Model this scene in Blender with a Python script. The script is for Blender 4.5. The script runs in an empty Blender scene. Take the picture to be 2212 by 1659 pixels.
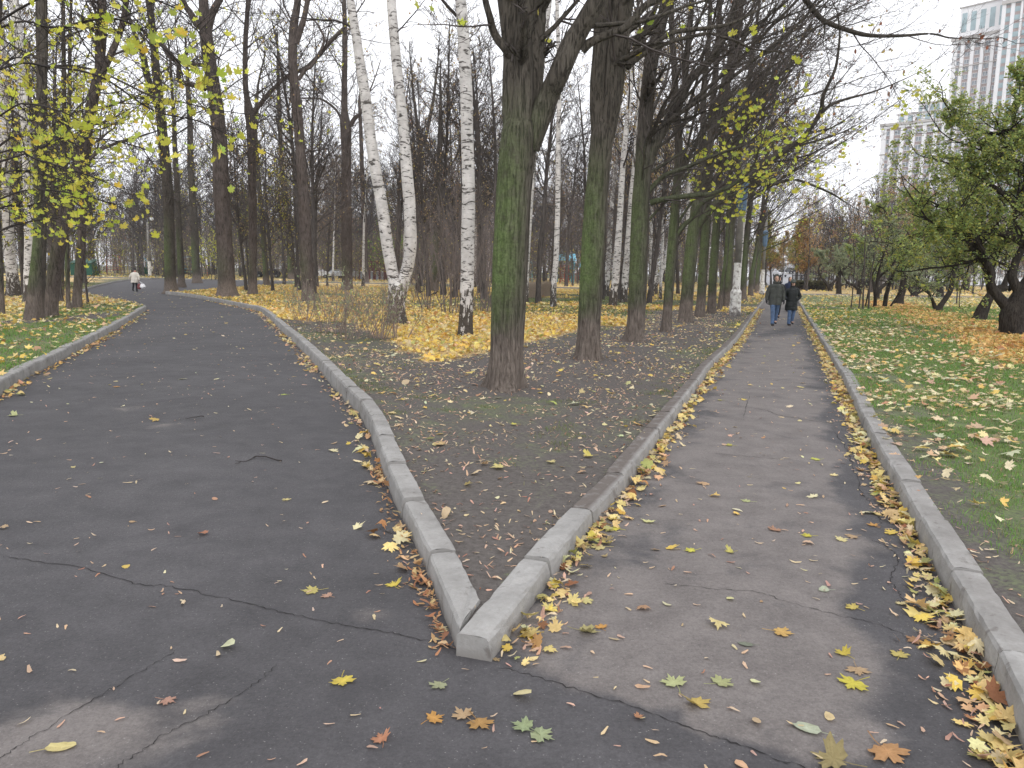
import bpy, bmesh, math, random
import numpy as np
from mathutils import Vector, Matrix, Quaternion
from mathutils.geometry import delaunay_2d_cdt

scn = bpy.context.scene
COL = scn.collection
R_ = math.radians

# ---------------------------------------------------------------- camera
CAM_H, FPX, PITCH, ROLL = 1.75, 770.0, R_(8.33), R_(0.98)
cf = Vector((0, math.cos(PITCH), -math.sin(PITCH)))
cu0 = Vector((0, math.sin(PITCH), math.cos(PITCH)))
cr0 = Vector((1, 0, 0))
CR = cr0*math.cos(ROLL) + cu0*math.sin(ROLL)
CU = cr0*(-math.sin(ROLL)) + cu0*math.cos(ROLL)
cam_d = bpy.data.cameras.new('camera')
cam = bpy.data.objects.new('camera', cam_d)
COL.objects.link(cam)
cam_d.sensor_width = 36.0
cam_d.lens = 36.0*FPX/1024.0
cam_d.clip_start = 0.05
cam_d.clip_end = 6000
mw = Matrix.Identity(4)
for i in range(3):
    mw[i][0] = CR[i]; mw[i][1] = CU[i]; mw[i][2] = -cf[i]
mw[2][3] = CAM_H
cam.matrix_world = mw
scn.camera = cam

# ---------------------------------------------------------------- world, sun, exposure
SUN_EL, SUN_AZ = R_(38), R_(160)
world = bpy.data.worlds.new("World")
scn.world = world
world.use_nodes = True
wn = world.node_tree
wn.nodes.clear()
w_out = wn.nodes.new('ShaderNodeOutputWorld')
w_bg = wn.nodes.new('ShaderNodeBackground')
w_sky = wn.nodes.new('ShaderNodeTexSky')
w_sky.sky_type = 'NISHITA'
w_sky.sun_disc = False
w_sky.sun_elevation = SUN_EL
w_sky.sun_rotation = SUN_AZ
w_sky.air_density = 1.0
w_sky.dust_density = 4.0
w_hs = wn.nodes.new('ShaderNodeHueSaturation')
w_hs.inputs['Saturation'].default_value = 0.10
w_tc = wn.nodes.new('ShaderNodeTexCoord')
w_nz = wn.nodes.new('ShaderNodeTexNoise')
w_nz.inputs['Scale'].default_value = 2.2
w_nz.inputs['Detail'].default_value = 5
w_rm = wn.nodes.new('ShaderNodeMapRange')
w_rm.inputs['From Min'].default_value = 0.3
w_rm.inputs['From Max'].default_value = 0.7
w_rm.inputs['To Min'].default_value = 10.2
w_rm.inputs['To Max'].default_value = 11.6
w_cl = wn.nodes.new('ShaderNodeCombineColor')
w_mx = wn.nodes.new('ShaderNodeMix')
w_mx.data_type = 'RGBA'
w_mx.inputs['Factor'].default_value = 0.82
wn.links.new(w_sky.outputs[0], w_hs.inputs['Color'])
wn.links.new(w_tc.outputs['Generated'], w_nz.inputs['Vector'])
wn.links.new(w_nz.outputs['Fac'], w_rm.inputs['Value'])
for c in range(3):
    m_ = wn.nodes.new('ShaderNodeMath'); m_.operation = 'MULTIPLY'
    m_.inputs[1].default_value = (0.975, 0.985, 1.03)[c]
    wn.links.new(w_rm.outputs[0], m_.inputs[0])
    wn.links.new(m_.outputs[0], w_cl.inputs[c])
wn.links.new(w_hs.outputs[0], w_mx.inputs['A'])
wn.links.new(w_cl.outputs[0], w_mx.inputs['B'])
wn.links.new(w_mx.outputs['Result'], w_bg.inputs['Color'])
w_bg.inputs['Strength'].default_value = 0.125
wn.links.new(w_bg.outputs[0], w_out.inputs[0])

sun_d = bpy.data.lights.new('sun', 'SUN')
sun_d.energy = 0.7
sun_d.angle = R_(25)
sun_d.color = (1.0, 0.97, 0.93)
sun = bpy.data.objects.new('sun', sun_d)
COL.objects.link(sun)
sd = Vector((math.sin(SUN_AZ)*math.cos(SUN_EL), math.cos(SUN_AZ)*math.cos(SUN_EL), math.sin(SUN_EL)))
sun.rotation_euler = (-sd).to_track_quat('-Z', 'Y').to_euler()

scn.view_settings.view_transform = 'Standard'
scn.view_settings.look = 'None'
scn.view_settings.exposure = 0.38
scn.view_settings.gamma = 1.0
scn.view_settings.use_curve_mapping = False
scn.cycles.max_bounces = 5
scn.cycles.diffuse_bounces = 3
scn.cycles.glossy_bounces = 2
scn.cycles.transmission_bounces = 3
scn.cycles.use_adaptive_sampling = True
scn.cycles.adaptive_threshold = 0.02

# ---------------------------------------------------------------- survey helpers
PS = 1024.0/2212.0        # photo read at 2212 px width
def ray(u, v):
    dx = (u*PS-512.0)/FPX; dy = (384.0-v*PS)/FPX
    return cf + CR*dx + CU*dy
def G(u, v, z=0.0):
    """ground point surveyed at photo position u,v"""
    d = ray(u, v)
    t = (z-CAM_H)/d.z
    return Vector((d.x*t, d.y*t, z))
def AT(u, v, y):
    """point of a thing that stands at distance y"""
    d = ray(u, v)
    t = y/d.y
    return Vector((d.x*t, y, CAM_H+d.z*t))
def mpp(y):
    return y/FPX*PS       # metres per photo pixel at distance y (approx.)

# ---------------------------------------------------------------- scene-object helpers
def tag(o, label=None, cat=None, group=None, kind=None):
    if label: o['label'] = label
    if cat: o['category'] = cat
    if group: o['group'] = group
    if kind: o['kind'] = kind
    return o
def thing(name, loc, label, cat, group=None, rz=0.0):
    o = bpy.data.objects.new(name, None)
    COL.objects.link(o)
    o.empty_display_size = 0.2
    o.location = loc
    o.rotation_euler = (0, 0, rz)
    return tag(o, label, cat, group)
def link(name, me, parent=None, loc=None):
    o = bpy.data.objects.new(name, me)
    COL.objects.link(o)
    if parent is not None: o.parent = parent
    if loc is not None: o.location = loc
    return o
def copy_tree(o, parent=None):
    c = o.copy()
    COL.objects.link(c)
    c.parent = parent
    for ch in list(o.children):
        copy_tree(ch, c)
    return c

def mesh_np(name, V, faces, mats, mat_ids=None, smooth=True, attrs=None):
    """faces: list of int arrays (each n x k, k fixed per array); mat_ids: one array/int per faces entry"""
    me = bpy.data.meshes.new(name)
    V = np.asarray(V, dtype=np.float32)
    me.vertices.add(len(V))
    me.vertices.foreach_set('co', V.ravel())
    faces = [np.asarray(f, dtype=np.int32) for f in faces if len(f)]
    nl = sum(f.size for f in faces); nf = sum(len(f) for f in faces)
    me.loops.add(nl); me.polygons.add(nf)
    if nf:
        me.loops.foreach_set('vertex_index', np.concatenate([f.ravel() for f in faces]))
        st = []; off = 0
        for f in faces:
            k = f.shape[1]
            st.append(off+np.arange(len(f), dtype=np.int32)*k); off += f.size
        me.polygons.foreach_set('loop_start', np.concatenate(st).astype(np.int32))
        if mat_ids is not None:
            mi = [np.full(len(f), m, dtype=np.int32) if np.isscalar(m) else np.asarray(m, dtype=np.int32) for f, m in zip(faces, mat_ids)]
            me.polygons.foreach_set('material_index', np.concatenate(mi))
        me.polygons.foreach_set('use_smooth', np.full(nf, smooth, dtype=bool))
    for m in (mats if isinstance(mats, (list, tuple)) else [mats]):
        me.materials.append(m)
    if attrs:
        for an, (typ, arr) in attrs.items():
            a = me.attributes.new(an, typ, 'POINT')
            if typ == 'FLOAT': a.data.foreach_set('value', np.asarray(arr, dtype=np.float32).ravel())
            else: a.data.foreach_set('color', np.asarray(arr, dtype=np.float32).ravel())
    me.update(calc_edges=True)
    me.validate()
    return me

# value noise for placing patches
_nr = np.random.RandomState(7)
_NT = _nr.rand(256, 256)
def vnoise(x, y, s=1.0, ox=0.0):
    x = np.asarray(x, dtype=float)/s+ox*7.13+1000; y = np.asarray(y, dtype=float)/s+ox*3.7+1000
    xi = np.floor(x).astype(int); yi = np.floor(y).astype(int)
    fx = x-xi; fy = y-yi
    fx = fx*fx*(3-2*fx); fy = fy*fy*(3-2*fy)
    a = _NT[xi % 256, yi % 256]; b = _NT[(xi+1) % 256, yi % 256]
    c = _NT[xi % 256, (yi+1) % 256]; d = _NT[(xi+1) % 256, (yi+1) % 256]
    return (a*(1-fx)+b*fx)*(1-fy)+(c*(1-fx)+d*fx)*fy
def fbm(x, y, s=1.0, ox=0.0):
    return (vnoise(x, y, s, ox)+0.5*vnoise(x, y, s/2.1, ox+1)+0.25*vnoise(x, y, s/4.3, ox+2))/1.75
def smooth01(x, a, b):
    t = np.clip((np.asarray(x, dtype=float)-a)/(b-a), 0, 1)
    return t*t*(3-2*t)

# ---------------------------------------------------------------- materials
def nmat(name):
    m = bpy.data.materials.new(name)
    m.use_nodes = True
    nt = m.node_tree
    nt.nodes.clear()
    out = nt.nodes.new('ShaderNodeOutputMaterial')
    bs = nt.nodes.new('ShaderNodeBsdfPrincipled')
    nt.links.new(bs.outputs[0], out.inputs['Surface'])
    return m, nt, bs
class NB:
    """tiny node builder"""
    def __init__(s, nt): s.nt = nt
    def node(s, t, **k):
        n = s.nt.nodes.new(t)
        for a, b in k.items(): setattr(n, a, b)
        return n
    def l(s, a, b): s.nt.links.new(a, b)
    def coord(s, kind='Object', scale=(1, 1, 1)):
        tc = s.node('ShaderNodeTexCoord'); mp = s.node('ShaderNodeMapping')
        mp.inputs['Scale'].default_value = scale
        s.l(tc.outputs[kind], mp.inputs['Vector'])
        return mp.outputs[0]
    def noise(s, vec, scale, detail=4, rough=0.55, dist=0.0):
        n = s.node('ShaderNodeTexNoise')
        n.inputs['Scale'].default_value = scale; n.inputs['Detail'].default_value = detail
        n.inputs['Roughness'].default_value = rough; n.inputs['Distortion'].default_value = dist
        s.l(vec, n.inputs['Vector'])
        return n.outputs['Fac']
    def voro(s, vec, scale, feature='F1', rnd=1.0):
        n = s.node('ShaderNodeTexVoronoi'); n.feature = feature
        n.inputs['Scale'].default_value = scale
        n.inputs['Randomness'].default_value = rnd
        s.l(vec, n.inputs['Vector'])
        return n
    def ramp(s, fac, stops, interp='LINEAR'):
        n = s.node('ShaderNodeValToRGB'); n.color_ramp.interpolation = interp
        e = n.color_ramp.elements
        while len(e) < len(stops): e.new(0.5)
        for i, (p, c) in enumerate(stops):
            e[i].position = p
            e[i].color = (c, c, c, 1) if isinstance(c, (int, float)) else (*c, 1)
        s.l(fac, n.inputs['Fac'])
        return n.outputs['Color']
    def rng(s, v, a, b, c=0.0, d=1.0, smooth=False):
        n = s.node('ShaderNodeMapRange')
        if smooth: n.interpolation_type = 'SMOOTHSTEP'
        n.inputs['From Min'].default_value = a; n.inputs['From Max'].default_value = b
        n.inputs['To Min'].default_value = c; n.inputs['To Max'].default_value = d
        s.l(v, n.inputs['Value'])
        return n.outputs[0]
    def math(s, op, a, b=None, clamp=False):
        n = s.node('ShaderNodeMath', operation=op, use_clamp=clamp)
        for i, q in enumerate((a, b)):
            if q is None: continue
            if isinstance(q, (int, float)): n.inputs[i].default_value = q
            else: s.l(q, n.inputs[i])
        return n.outputs[0]
    def mix(s, fac, a, b, mode='MIX'):
        n = s.node('ShaderNodeMix', data_type='RGBA', blend_type=mode)
        for nm, q in (('Factor', fac), ('A', a), ('B', b)):
            sock = [i for i in n.inputs if i.name == nm and (nm != 'Factor' or i.type == 'VALUE') and (nm == 'Factor' or i.type == 'RGBA')][0]
            if isinstance(q, (int, float)): sock.default_value = q if nm == 'Factor' else (q, q, q, 1)
            elif isinstance(q, tuple): sock.default_value = (*q, 1)
            else: s.l(q, sock)
        return [o for o in n.outputs if o.type == 'RGBA'][0]
    def bump(s, h, strength, dist, bs):
        n = s.node('ShaderNodeBump')
        n.inputs['Strength'].default_value = strength; n.inputs['Distance'].default_value = dist
        s.l(h, n.inputs['Height'])
        s.l(n.outputs[0], bs.inputs['Normal'])
    def attr(s, name, out='Fac'):
        n = s.node('ShaderNodeAttribute', attribute_name=name)
        return n.outputs[out]
    def sep(s, vec):
        n = s.node('ShaderNodeSeparateXYZ'); s.l(vec, n.inputs[0]); return n.outputs

def simple(name, col, rough=0.7, metal=0.0, var=0.12, nscale=6.0, bump=0.0, spec=0.3):
    m, nt, bs = nmat(name)
    b = NB(nt)
    co = b.coord('Object')
    n = b.noise(co, nscale, 4)
    lo = tuple(max(0, c*(1-var)) for c in col); hi = tuple(min(1, c*(1+var)) for c in col)
    b.l(b.ramp(n, [(0.3, lo), (0.7, hi)]), bs.inputs['Base Color'])
    bs.inputs['Roughness'].default_value = rough
    bs.inputs['Metallic'].default_value = metal
    bs.inputs['Specular IOR Level'].default_value = spec
    if bump: b.bump(b.noise(co, nscale*4, 3), bump, 0.01, bs)
    return m

def make_asphalt():
    m, nt, bs = nmat('worn_asphalt')
    b = NB(nt)
    co = b.coord('Object')
    big = b.noise(co, 0.55, 4, 0.6)
    mid = b.noise(co, 3.5, 5, 0.65)
    fine = b.noise(co, 90, 3, 0.8)
    stone = b.voro(co, 62).outputs['Distance']
    dark = b.ramp(b.math('ADD', b.math('MULTIPLY', big, 0.5), b.math('MULTIPLY', mid, 0.5)), [(0.32, (0.052, 0.050, 0.053)), (0.66, (0.106, 0.101, 0.105))])
    pale = b.ramp(mid, [(0.3, (0.148, 0.132, 0.125)), (0.7, (0.222, 0.200, 0.188))])
    w = b.attr('wear')
    edge = b.noise(co, 2.2, 6, 0.62, 0.4)
    pm = b.math('SUBTRACT', b.math('ADD', w, b.math('MULTIPLY', b.math('SUBTRACT', edge, 0.5), 1.5)), 0.5)
    pm = b.rng(pm, -0.22, 0.30, 0, 1, True)
    c = b.mix(pm, dark, pale)
    # aggregate and light chips
    sp = b.rng(stone, 0.0, 0.25, 1.0, 0.0)
    chips = b.math('MULTIPLY', sp, b.rng(b.noise(co, 41, 2), 0.50, 0.62))
    c = b.mix(b.math('MULTIPLY', chips, 0.75), c, (0.42, 0.40, 0.38))
    c = b.mix(b.rng(fine, 0.35, 0.75, 0.0, 0.6), c, b.mix(1.0, c, (0.50, 0.50, 0.52), 'MULTIPLY'))
    g2 = b.noise(co, 38, 3, 0.85)
    c = b.mix(b.rng(g2, 0.42, 0.62, 0.0, 0.55), c, b.mix(1.0, c, (0.62, 0.61, 0.62), 'MULTIPLY'))
    # dark damp stains
    st = b.rng(b.noise(co, 1.3, 5, 0.6, 0.8), 0.56, 0.70, 0, 0.42, True)
    c = b.mix(st, c, (0.045, 0.043, 0.047))
    # chalky scuffs
    sc = b.rng(b.noise(b.coord('Object', (1.0, 2.2, 1)), 1.9, 6, 0.7), 0.685, 0.75, 0, 0.5, True)
    c = b.mix(sc, c, (0.22, 0.205, 0.20))
    b.l(c, bs.inputs['Base Color'])
    bs.inputs['Roughness'].default_value = 0.82
    bs.inputs['Specular IOR Level'].default_value = 0.35
    h = b.math('ADD', b.math('MULTIPLY', stone, 0.6), b.math('ADD', fine, b.math('MULTIPLY', mid, 1.5)))
    b.bump(h, 0.55, 0.006, bs)
    return m
M_ASPH = make_asphalt()
M_CRACK = simple('crack_dirt', (0.022, 0.02, 0.02), 0.95, var=0.3, nscale=30)

def make_kerb():
    m, nt, bs = nmat('kerb_concrete')
    b = NB(nt)
    co = b.coord('Object')
    n1 = b.noise(co, 3.0, 6, 0.65); n2 = b.noise(co, 40, 4, 0.7)
    c = b.ramp(n1, [(0.25, (0.185, 0.180, 0.172)), (0.5, (0.290, 0.284, 0.273)), (0.75, (0.385, 0.378, 0.366))])
    c = b.mix(b.rng(n2, 0.35, 0.8, 0, 0.45), c, (0.20, 0.185, 0.17))
    blot = b.rng(b.noise(co, 7, 5, 0.6, 0.5), 0.58, 0.68, 0, 0.65, True)
    c = b.mix(blot, c, (0.12, 0.105, 0.095))
    pos = b.sep(b.coord('Object'))
    low = b.rng(pos[2], 0.0, 0.05, 0.75, 0.0)
    c = b.mix(b.math('MULTIPLY', low, b.rng(n1, 0.3, 0.6)), c, (0.13, 0.11, 0.095))
    so = b.attr('soil')
    c = b.mix(b.math('MULTIPLY', so, b.rng(b.noise(co, 9, 5, 0.65), 0.20, 0.48), True), c, (0.125, 0.108, 0.098))
    b.l(c, bs.inputs['Base Color'])
    bs.inputs['Roughness'].default_value = 0.9
    bs.inputs['Specular IOR Level'].default_value = 0.2
    b.bump(b.math('ADD', n2, b.math('MULTIPLY', n1, 2)), 0.5, 0.008, bs)
    return m
M_KERB = make_kerb()

def make_lawn(name, soilA, soilB, grassA, grassB):
    m, nt, bs = nmat(name)
    b = NB(nt)
    co = b.coord('Object')
    n1 = b.noise(co, 2.4, 6, 0.65); n2 = b.noise(co, 26, 4, 0.7); n3 = b.noise(co, 0.7, 4)
    soil = b.ramp(n2, [(0.3, soilA), (0.7, soilB)])
    grass = b.ramp(b.math('ADD', b.math('MULTIPLY', n2, 0.6), b.math('MULTIPLY', n3, 0.4)), [(0.3, grassA), (0.7, grassB)])
    g = b.math('ADD', b.attr('grass'), b.math('MULTIPLY', b.math('SUBTRACT', b.math('ADD', b.math('MULTIPLY', n1, 0.5), b.math('MULTIPLY', n2, 0.5)), 0.5), 2.6))
    g = b.rng(g, 0.22, 0.95, 0, 1, False)
    c = b.mix(g, soil, grass)
    # crumbled leaf litter worked into the surface
    yv = b.voro(co, 13); lc = b.ramp(b.sep(yv.outputs['Color'])[0], [(0.0, (0.34, 0.21, 0.09)), (0.4, (0.55, 0.39, 0.16)), (0.75, (0.66, 0.53, 0.29)), (1.0, (0.46, 0.30, 0.18))])
    lit = b.math('ADD', b.attr('litter'), b.math('MULTIPLY', b.math('SUBTRACT', b.noise(co, 9, 4, 0.75), 0.5), 1.5))
    lit = b.rng(lit, 0.45, 0.62, 0, 1, True)
    c = b.mix(lit, c, lc)
    b.l(c, bs.inputs['Base Color'])
    bs.inputs['Roughness'].default_value = 0.95
    bs.inputs['Specular IOR Level'].default_value = 0.12
    b.bump(b.math('ADD', n2, n1), 0.7, 0.03, bs)
    return m
M_LAWN = make_lawn('park_soil_and_grass', (0.078, 0.070, 0.065), (0.138, 0.124, 0.116), (0.105, 0.150, 0.050), (0.180, 0.235, 0.088))

def make_bark(name, lo, hi, moss=0.0, vscale=1.0, palebase=True, mossH=4.2):
    m, nt, bs = nmat(name)
    b = NB(nt)
    co = b.coord('Object', (1, 1, 0.16))
    co1 = b.coord('Object')
    ridge = b.noise(co, 30*vscale, 6, 0.75, 0.3)
    v = b.noise(b.coord('Object', (1, 1, 0.10)), 34*vscale, 3, 0.6, 0.8)
    cr = b.rng(v, 0.36, 0.50)
    big = b.noise(co1, 2.2, 5, 0.6)
    c = b.ramp(b.math('MULTIPLY', b.math('ADD', ridge, big), 0.5), [(0.32, lo), (0.64, hi)])
    c = b.mix(b.math('MULTIPLY', b.math('SUBTRACT', 1.0, cr), 0.75), c, tuple(x*0.42 for x in lo))
    z = b.sep(co1)[2]
    geo = b.node('ShaderNodeNewGeometry')
    nx = b.sep(geo.outputs['Normal'])
    if palebase:
        pb = b.math('MULTIPLY', b.rng(b.math('ADD', z, b.math('MULTIPLY', big, 0.9)), 1.5, 1.0), 0.7)
        c = b.mix(pb, c, b.mix(b.rng(ridge, 0.35, 0.65), (0.105, 0.083, 0.070), (0.275, 0.230, 0.200)))
    if moss > 0:
        side = b.rng(b.math('ADD', b.math('MULTIPLY', nx[0], -0.75), b.math('MULTIPLY', nx[1], -0.35)), -0.45, 0.7)
        zz = b.math('MULTIPLY', b.rng(b.math('ADD', z, b.math('MULTIPLY', big, 1.3)), 1.35, 2.2), b.rng(z, mossH, mossH*0.55))
        mk = b.math('MULTIPLY', b.math('MULTIPLY', side, zz), b.rng(b.noise(co1, 5.0, 6, 0.7), 0.22, 0.52), True)
        mc = b.ramp(b.noise(co1, 30, 3), [(0.3, (0.078, 0.112, 0.042)), (0.7, (0.175, 0.230, 0.092))])
        c = b.mix(b.math('MULTIPLY', mk, moss, True), c, mc)
        # lichen dust
        ld = b.rng(b.noise(co1, 16, 4, 0.8), 0.6, 0.75, 0, 0.35)
        c = b.mix(b.math('MULTIPLY', ld, b.rng(z, 1.5, 3.0)), c, (0.20, 0.22, 0.16))
    b.l(c, bs.inputs['Base Color'])
    bs.inputs['Roughness'].default_value = 0.95
    bs.inputs['Specular IOR Level'].default_value = 0.12
    b.bump(b.math('ADD', b.math('MULTIPLY', cr, 0.8), ridge), 0.9, 0.03, bs)
    return m
M_BARK_A = make_bark('bark_mossy_maple', (0.058, 0.051, 0.042), (0.125, 0.110, 0.092), moss=1.0)
M_BARK_B = make_bark('bark_dark_maple', (0.050, 0.044, 0.038), (0.110, 0.097, 0.084), moss=0.7, mossH=5)
M_BARK_C = make_bark('bark_brown_linden', (0.060, 0.049, 0.045), (0.150, 0.124, 0.112), moss=0.25, mossH=3)
M_BARK_D = make_bark('bark_far_wood', (0.064, 0.056, 0.052), (0.140, 0.124, 0.116), palebase=False)
M_BARK_E = make_bark('bark_apple', (0.030, 0.025, 0.022), (0.068, 0.058, 0.050), palebase=False)
M_TWIG = simple('twig_bark', (0.075, 0.063, 0.058), 0.9, var=0.3, nscale=3)
M_TWIG_R = simple('twig_bark_reddish', (0.150, 0.126, 0.118), 0.9, var=0.3, nscale=3)
M_TWIG_D = simple('twig_bark_dark', (0.036, 0.030, 0.028), 0.9, var=0.3, nscale=3)

def make_birch(name, roughH):
    m, nt, bs = nmat(name)
    b = NB(nt)
    co1 = b.coord('Object')
    cz = b.coord('Object', (1, 1, 3.2))
    n1 = b.noise(co1, 4, 5, 0.6)
    c = b.ramp(n1, [(0.3, (0.42, 0.40, 0.385)), (0.7, (0.66, 0.635, 0.61))])
    # dark branch scars (chevrons) and fine lenticels
    mk = b.rng(b.noise(cz, 3.4, 4, 0.6, 1.2), 0.55, 0.60, 0, 1)
    c = b.mix(b.math('MULTIPLY', mk, 0.93), c, (0.050, 0.043, 0.038))
    ln = b.rng(b.noise(b.coord('Object', (1, 1, 7)), 9, 4, 0.75), 0.60, 0.66, 0, 0.6)
    c = b.mix(ln, c, (0.13, 0.115, 0.105))
    z = b.sep(co1)[2]
    rug = b.noise(b.coord('Object', (1, 1, 0.35)), 11, 5, 0.7, 0.6)
    lowm = b.rng(b.math('ADD', z, b.math('MULTIPLY', n1, 1.5)), roughH*0.25+0.75, roughH+0.75, 0.44, 0.0)
    thr = b.math('GREATER_THAN', b.math('ADD', lowm, rug), 0.86)
    c = b.mix(thr, c, b.ramp(rug, [(0.3, (0.030, 0.026, 0.022)), (0.7, (0.095, 0.082, 0.070))]))
    b.l(c, bs.inputs['Base Color'])
    bs.inputs['Roughness'].default_value = 0.75
    bs.inputs['Specular IOR Level'].default_value = 0.2
    b.bump(b.math('SUBTRACT', rug, b.math('MULTIPLY', mk, 0.4)), 0.5, 0.02, bs)
    return m
M_BIRCH = make_birch('bark_birch', 2.6)

def make_leafmat(name, trans=0.35):
    m = bpy.data.materials.new(name); m.use_nodes = True
    nt = m.node_tree; nt.nodes.clear(); b = NB(nt)
    out = b.node('ShaderNodeOutputMaterial')
    at = b.node('ShaderNodeAttribute', attribute_name='col')
    n = b.noise(b.coord('Object'), 55, 3, 0.6)
    c = b.mix(b.rng(n, 0.35, 0.7, 0.0, 0.35), at.outputs['Color'], b.mix(1.0, at.outputs['Color'], (0.62, 0.52, 0.42), 'MULTIPLY'))
    sp = b.rng(b.noise(b.coord('Object'), 160, 2, 0.7), 0.62, 0.72, 0, 0.5)
    c = b.mix(sp, c, b.mix(1.0, c, (0.40, 0.28, 0.20), 'MULTIPLY'))
    bs = b.node('ShaderNodeBsdfPrincipled')
    bs.inputs['Roughness'].default_value = 0.65
    bs.inputs['Specular IOR Level'].default_value = 0.25
    b.l(c, bs.inputs['Base Color'])
    tr = b.node('ShaderNodeBsdfTranslucent'); b.l(c, tr.inputs['Color'])
    mx = b.node('ShaderNodeMixShader'); mx.inputs[0].default_value = trans
    b.l(bs.outputs[0], mx.inputs[1]); b.l(tr.outputs[0], mx.inputs[2]); b.l(mx.outputs[0], out.inputs['Surface'])
    return m
M_LEAF = make_leafmat('leaf_tissue', 0.25)
M_LEAF_TREE = make_leafmat('leaf_on_branch', 0.45)
# ================================================================ tubes
class Tubes:
    """collects branches (points, radii, sides) and turns them all into one mesh"""
    def __init__(s): s.items = []
    def add(s, pts, rad, k=5, mat=0):
        s.items.append((pts, rad, k, mat))
    def arrays(s):
        groups = {}
        for it in s.items:
            groups.setdefault((len(it[0]), it[2], it[3]), []).append(it)
        Vs, Fs, Ms = [], [], []
        off = 0
        for (n, k, mat), its in groups.items():
            P = np.array([[tuple(p) for p in it[0]] for it in its], dtype=float)      # b n 3
            Rr = np.array([it[1] for it in its], dtype=float)                          # b n
            T = np.zeros_like(P)
            T[:, 1:-1] = P[:, 2:]-P[:, :-2]; T[:, 0] = P[:, 1]-P[:, 0]; T[:, -1] = P[:, -1]-P[:, -2]
            T /= np.linalg.norm(T, axis=2, keepdims=True)+1e-9
            D = P[:, -1]-P[:, 0]
            ref = np.where((np.abs(D[:, 2:3]) > 0.7*np.linalg.norm(D, axis=1, keepdims=True)), np.array([[1.0, 0, 0]]), np.array([[0, 0, 1.0]]))[:, None, :]
            N = np.cross(T, ref); N /= np.linalg.norm(N, axis=2, keepdims=True)+1e-9
            B = np.cross(T, N)
            a = np.arange(k)*2*math.pi/k
            V = P[:, :, None, :]+Rr[:, :, None, None]*(np.cos(a)[None, None, :, None]*N[:, :, None, :]+np.sin(a)[None, None, :, None]*B[:, :, None, :])
            Vs.append(V.reshape(-1, 3))
            b_ = np.arange(len(its))[:, None, None]*n*k
            i = np.arange(n-1)[None, :, None]*k
            j = np.arange(k)[None, None, :]; j2 = (j+1) % k
            F = np.stack([b_+i+j, b_+i+j2, b_+i+k+j2, b_+i+k+j], axis=-1).reshape(-1, 4)+off
            Fs.append(F); Ms.append(np.full(len(F), mat))
            off += len(its)*n*k
        if not Vs: return np.zeros((0, 3)), np.zeros((0, 4), dtype=int), np.zeros(0, dtype=int)
        return np.concatenate(Vs), np.concatenate(Fs), np.concatenate(Ms)

def catmull(pts, per):
    """pts: list of tuples of floats (any dimension) -> denser list"""
    P = [np.array(p, dtype=float) for p in pts]
    P = [2*P[0]-P[1]]+P+[2*P[-1]-P[-2]]
    out = []
    for i in range(1, len(P)-2):
        for s in range(per):
            t = s/per
            out.append(0.5*((2*P[i])+(-P[i-1]+P[i+1])*t+(2*P[i-1]-5*P[i]+4*P[i+1]-P[i+2])*t*t+(-P[i-1]+3*P[i]-3*P[i+1]+P[i+2])*t**3))
    out.append(P[-2])
    return out

# ================================================================ leaves
def _maple():
    h = [(0, 1.0), (0.10, 0.70), (0.24, 0.74), (0.17, 0.45), (0.52, 0.66), (0.55, 0.52), (0.74, 0.46), (0.46, 0.22), (0.62, 0.04), (0.40, -0.02), (0.20, -0.16), (0.03, -0.06)]
    pts = h+[(-x, y) for x, y in reversed(h[1:])]
    V = [(0, 0.22)]+pts
    return np.array([(x, y-0.3, 0) for x, y in V])*0.72
def _maple_lo():
    h = [(0, 1.0), (0.2, 0.45), (0.68, 0.52), (0.42, 0.12), (0.45, -0.05), (0.0, -0.1)]
    pts = h+[(-x, y) for x, y in reversed(h[1:-1])]
    return np.array([(x, y-0.3, 0) for x, y in [(0, 0.22)]+pts])*0.72
def _oval():
    pts = [(0.34*math.sin(t)*(1-0.15*math.cos(t)), 0.5*math.cos(t)) for t in np.linspace(0, 2*math.pi, 9)[:-1]]
    return np.array([(0, 0, 0)]+[(x, y, 0) for x, y in pts])
def _sliver():
    pts = [(0, 0.5), (0.17, 0.28), (0.15, -0.02), (0.07, -0.5), (-0.05, -0.46), (-0.09, -0.05), (-0.14, 0.3)]
    return np.array([(0.02, 0.1, 0)]+[(x+0.16*(y*y), y, 0) for x, y in pts])
LEAF_T = {'maple': _maple(), 'maple_lo': _maple_lo(), 'oval': _oval(), 'sliver': _sliver()}

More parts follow.
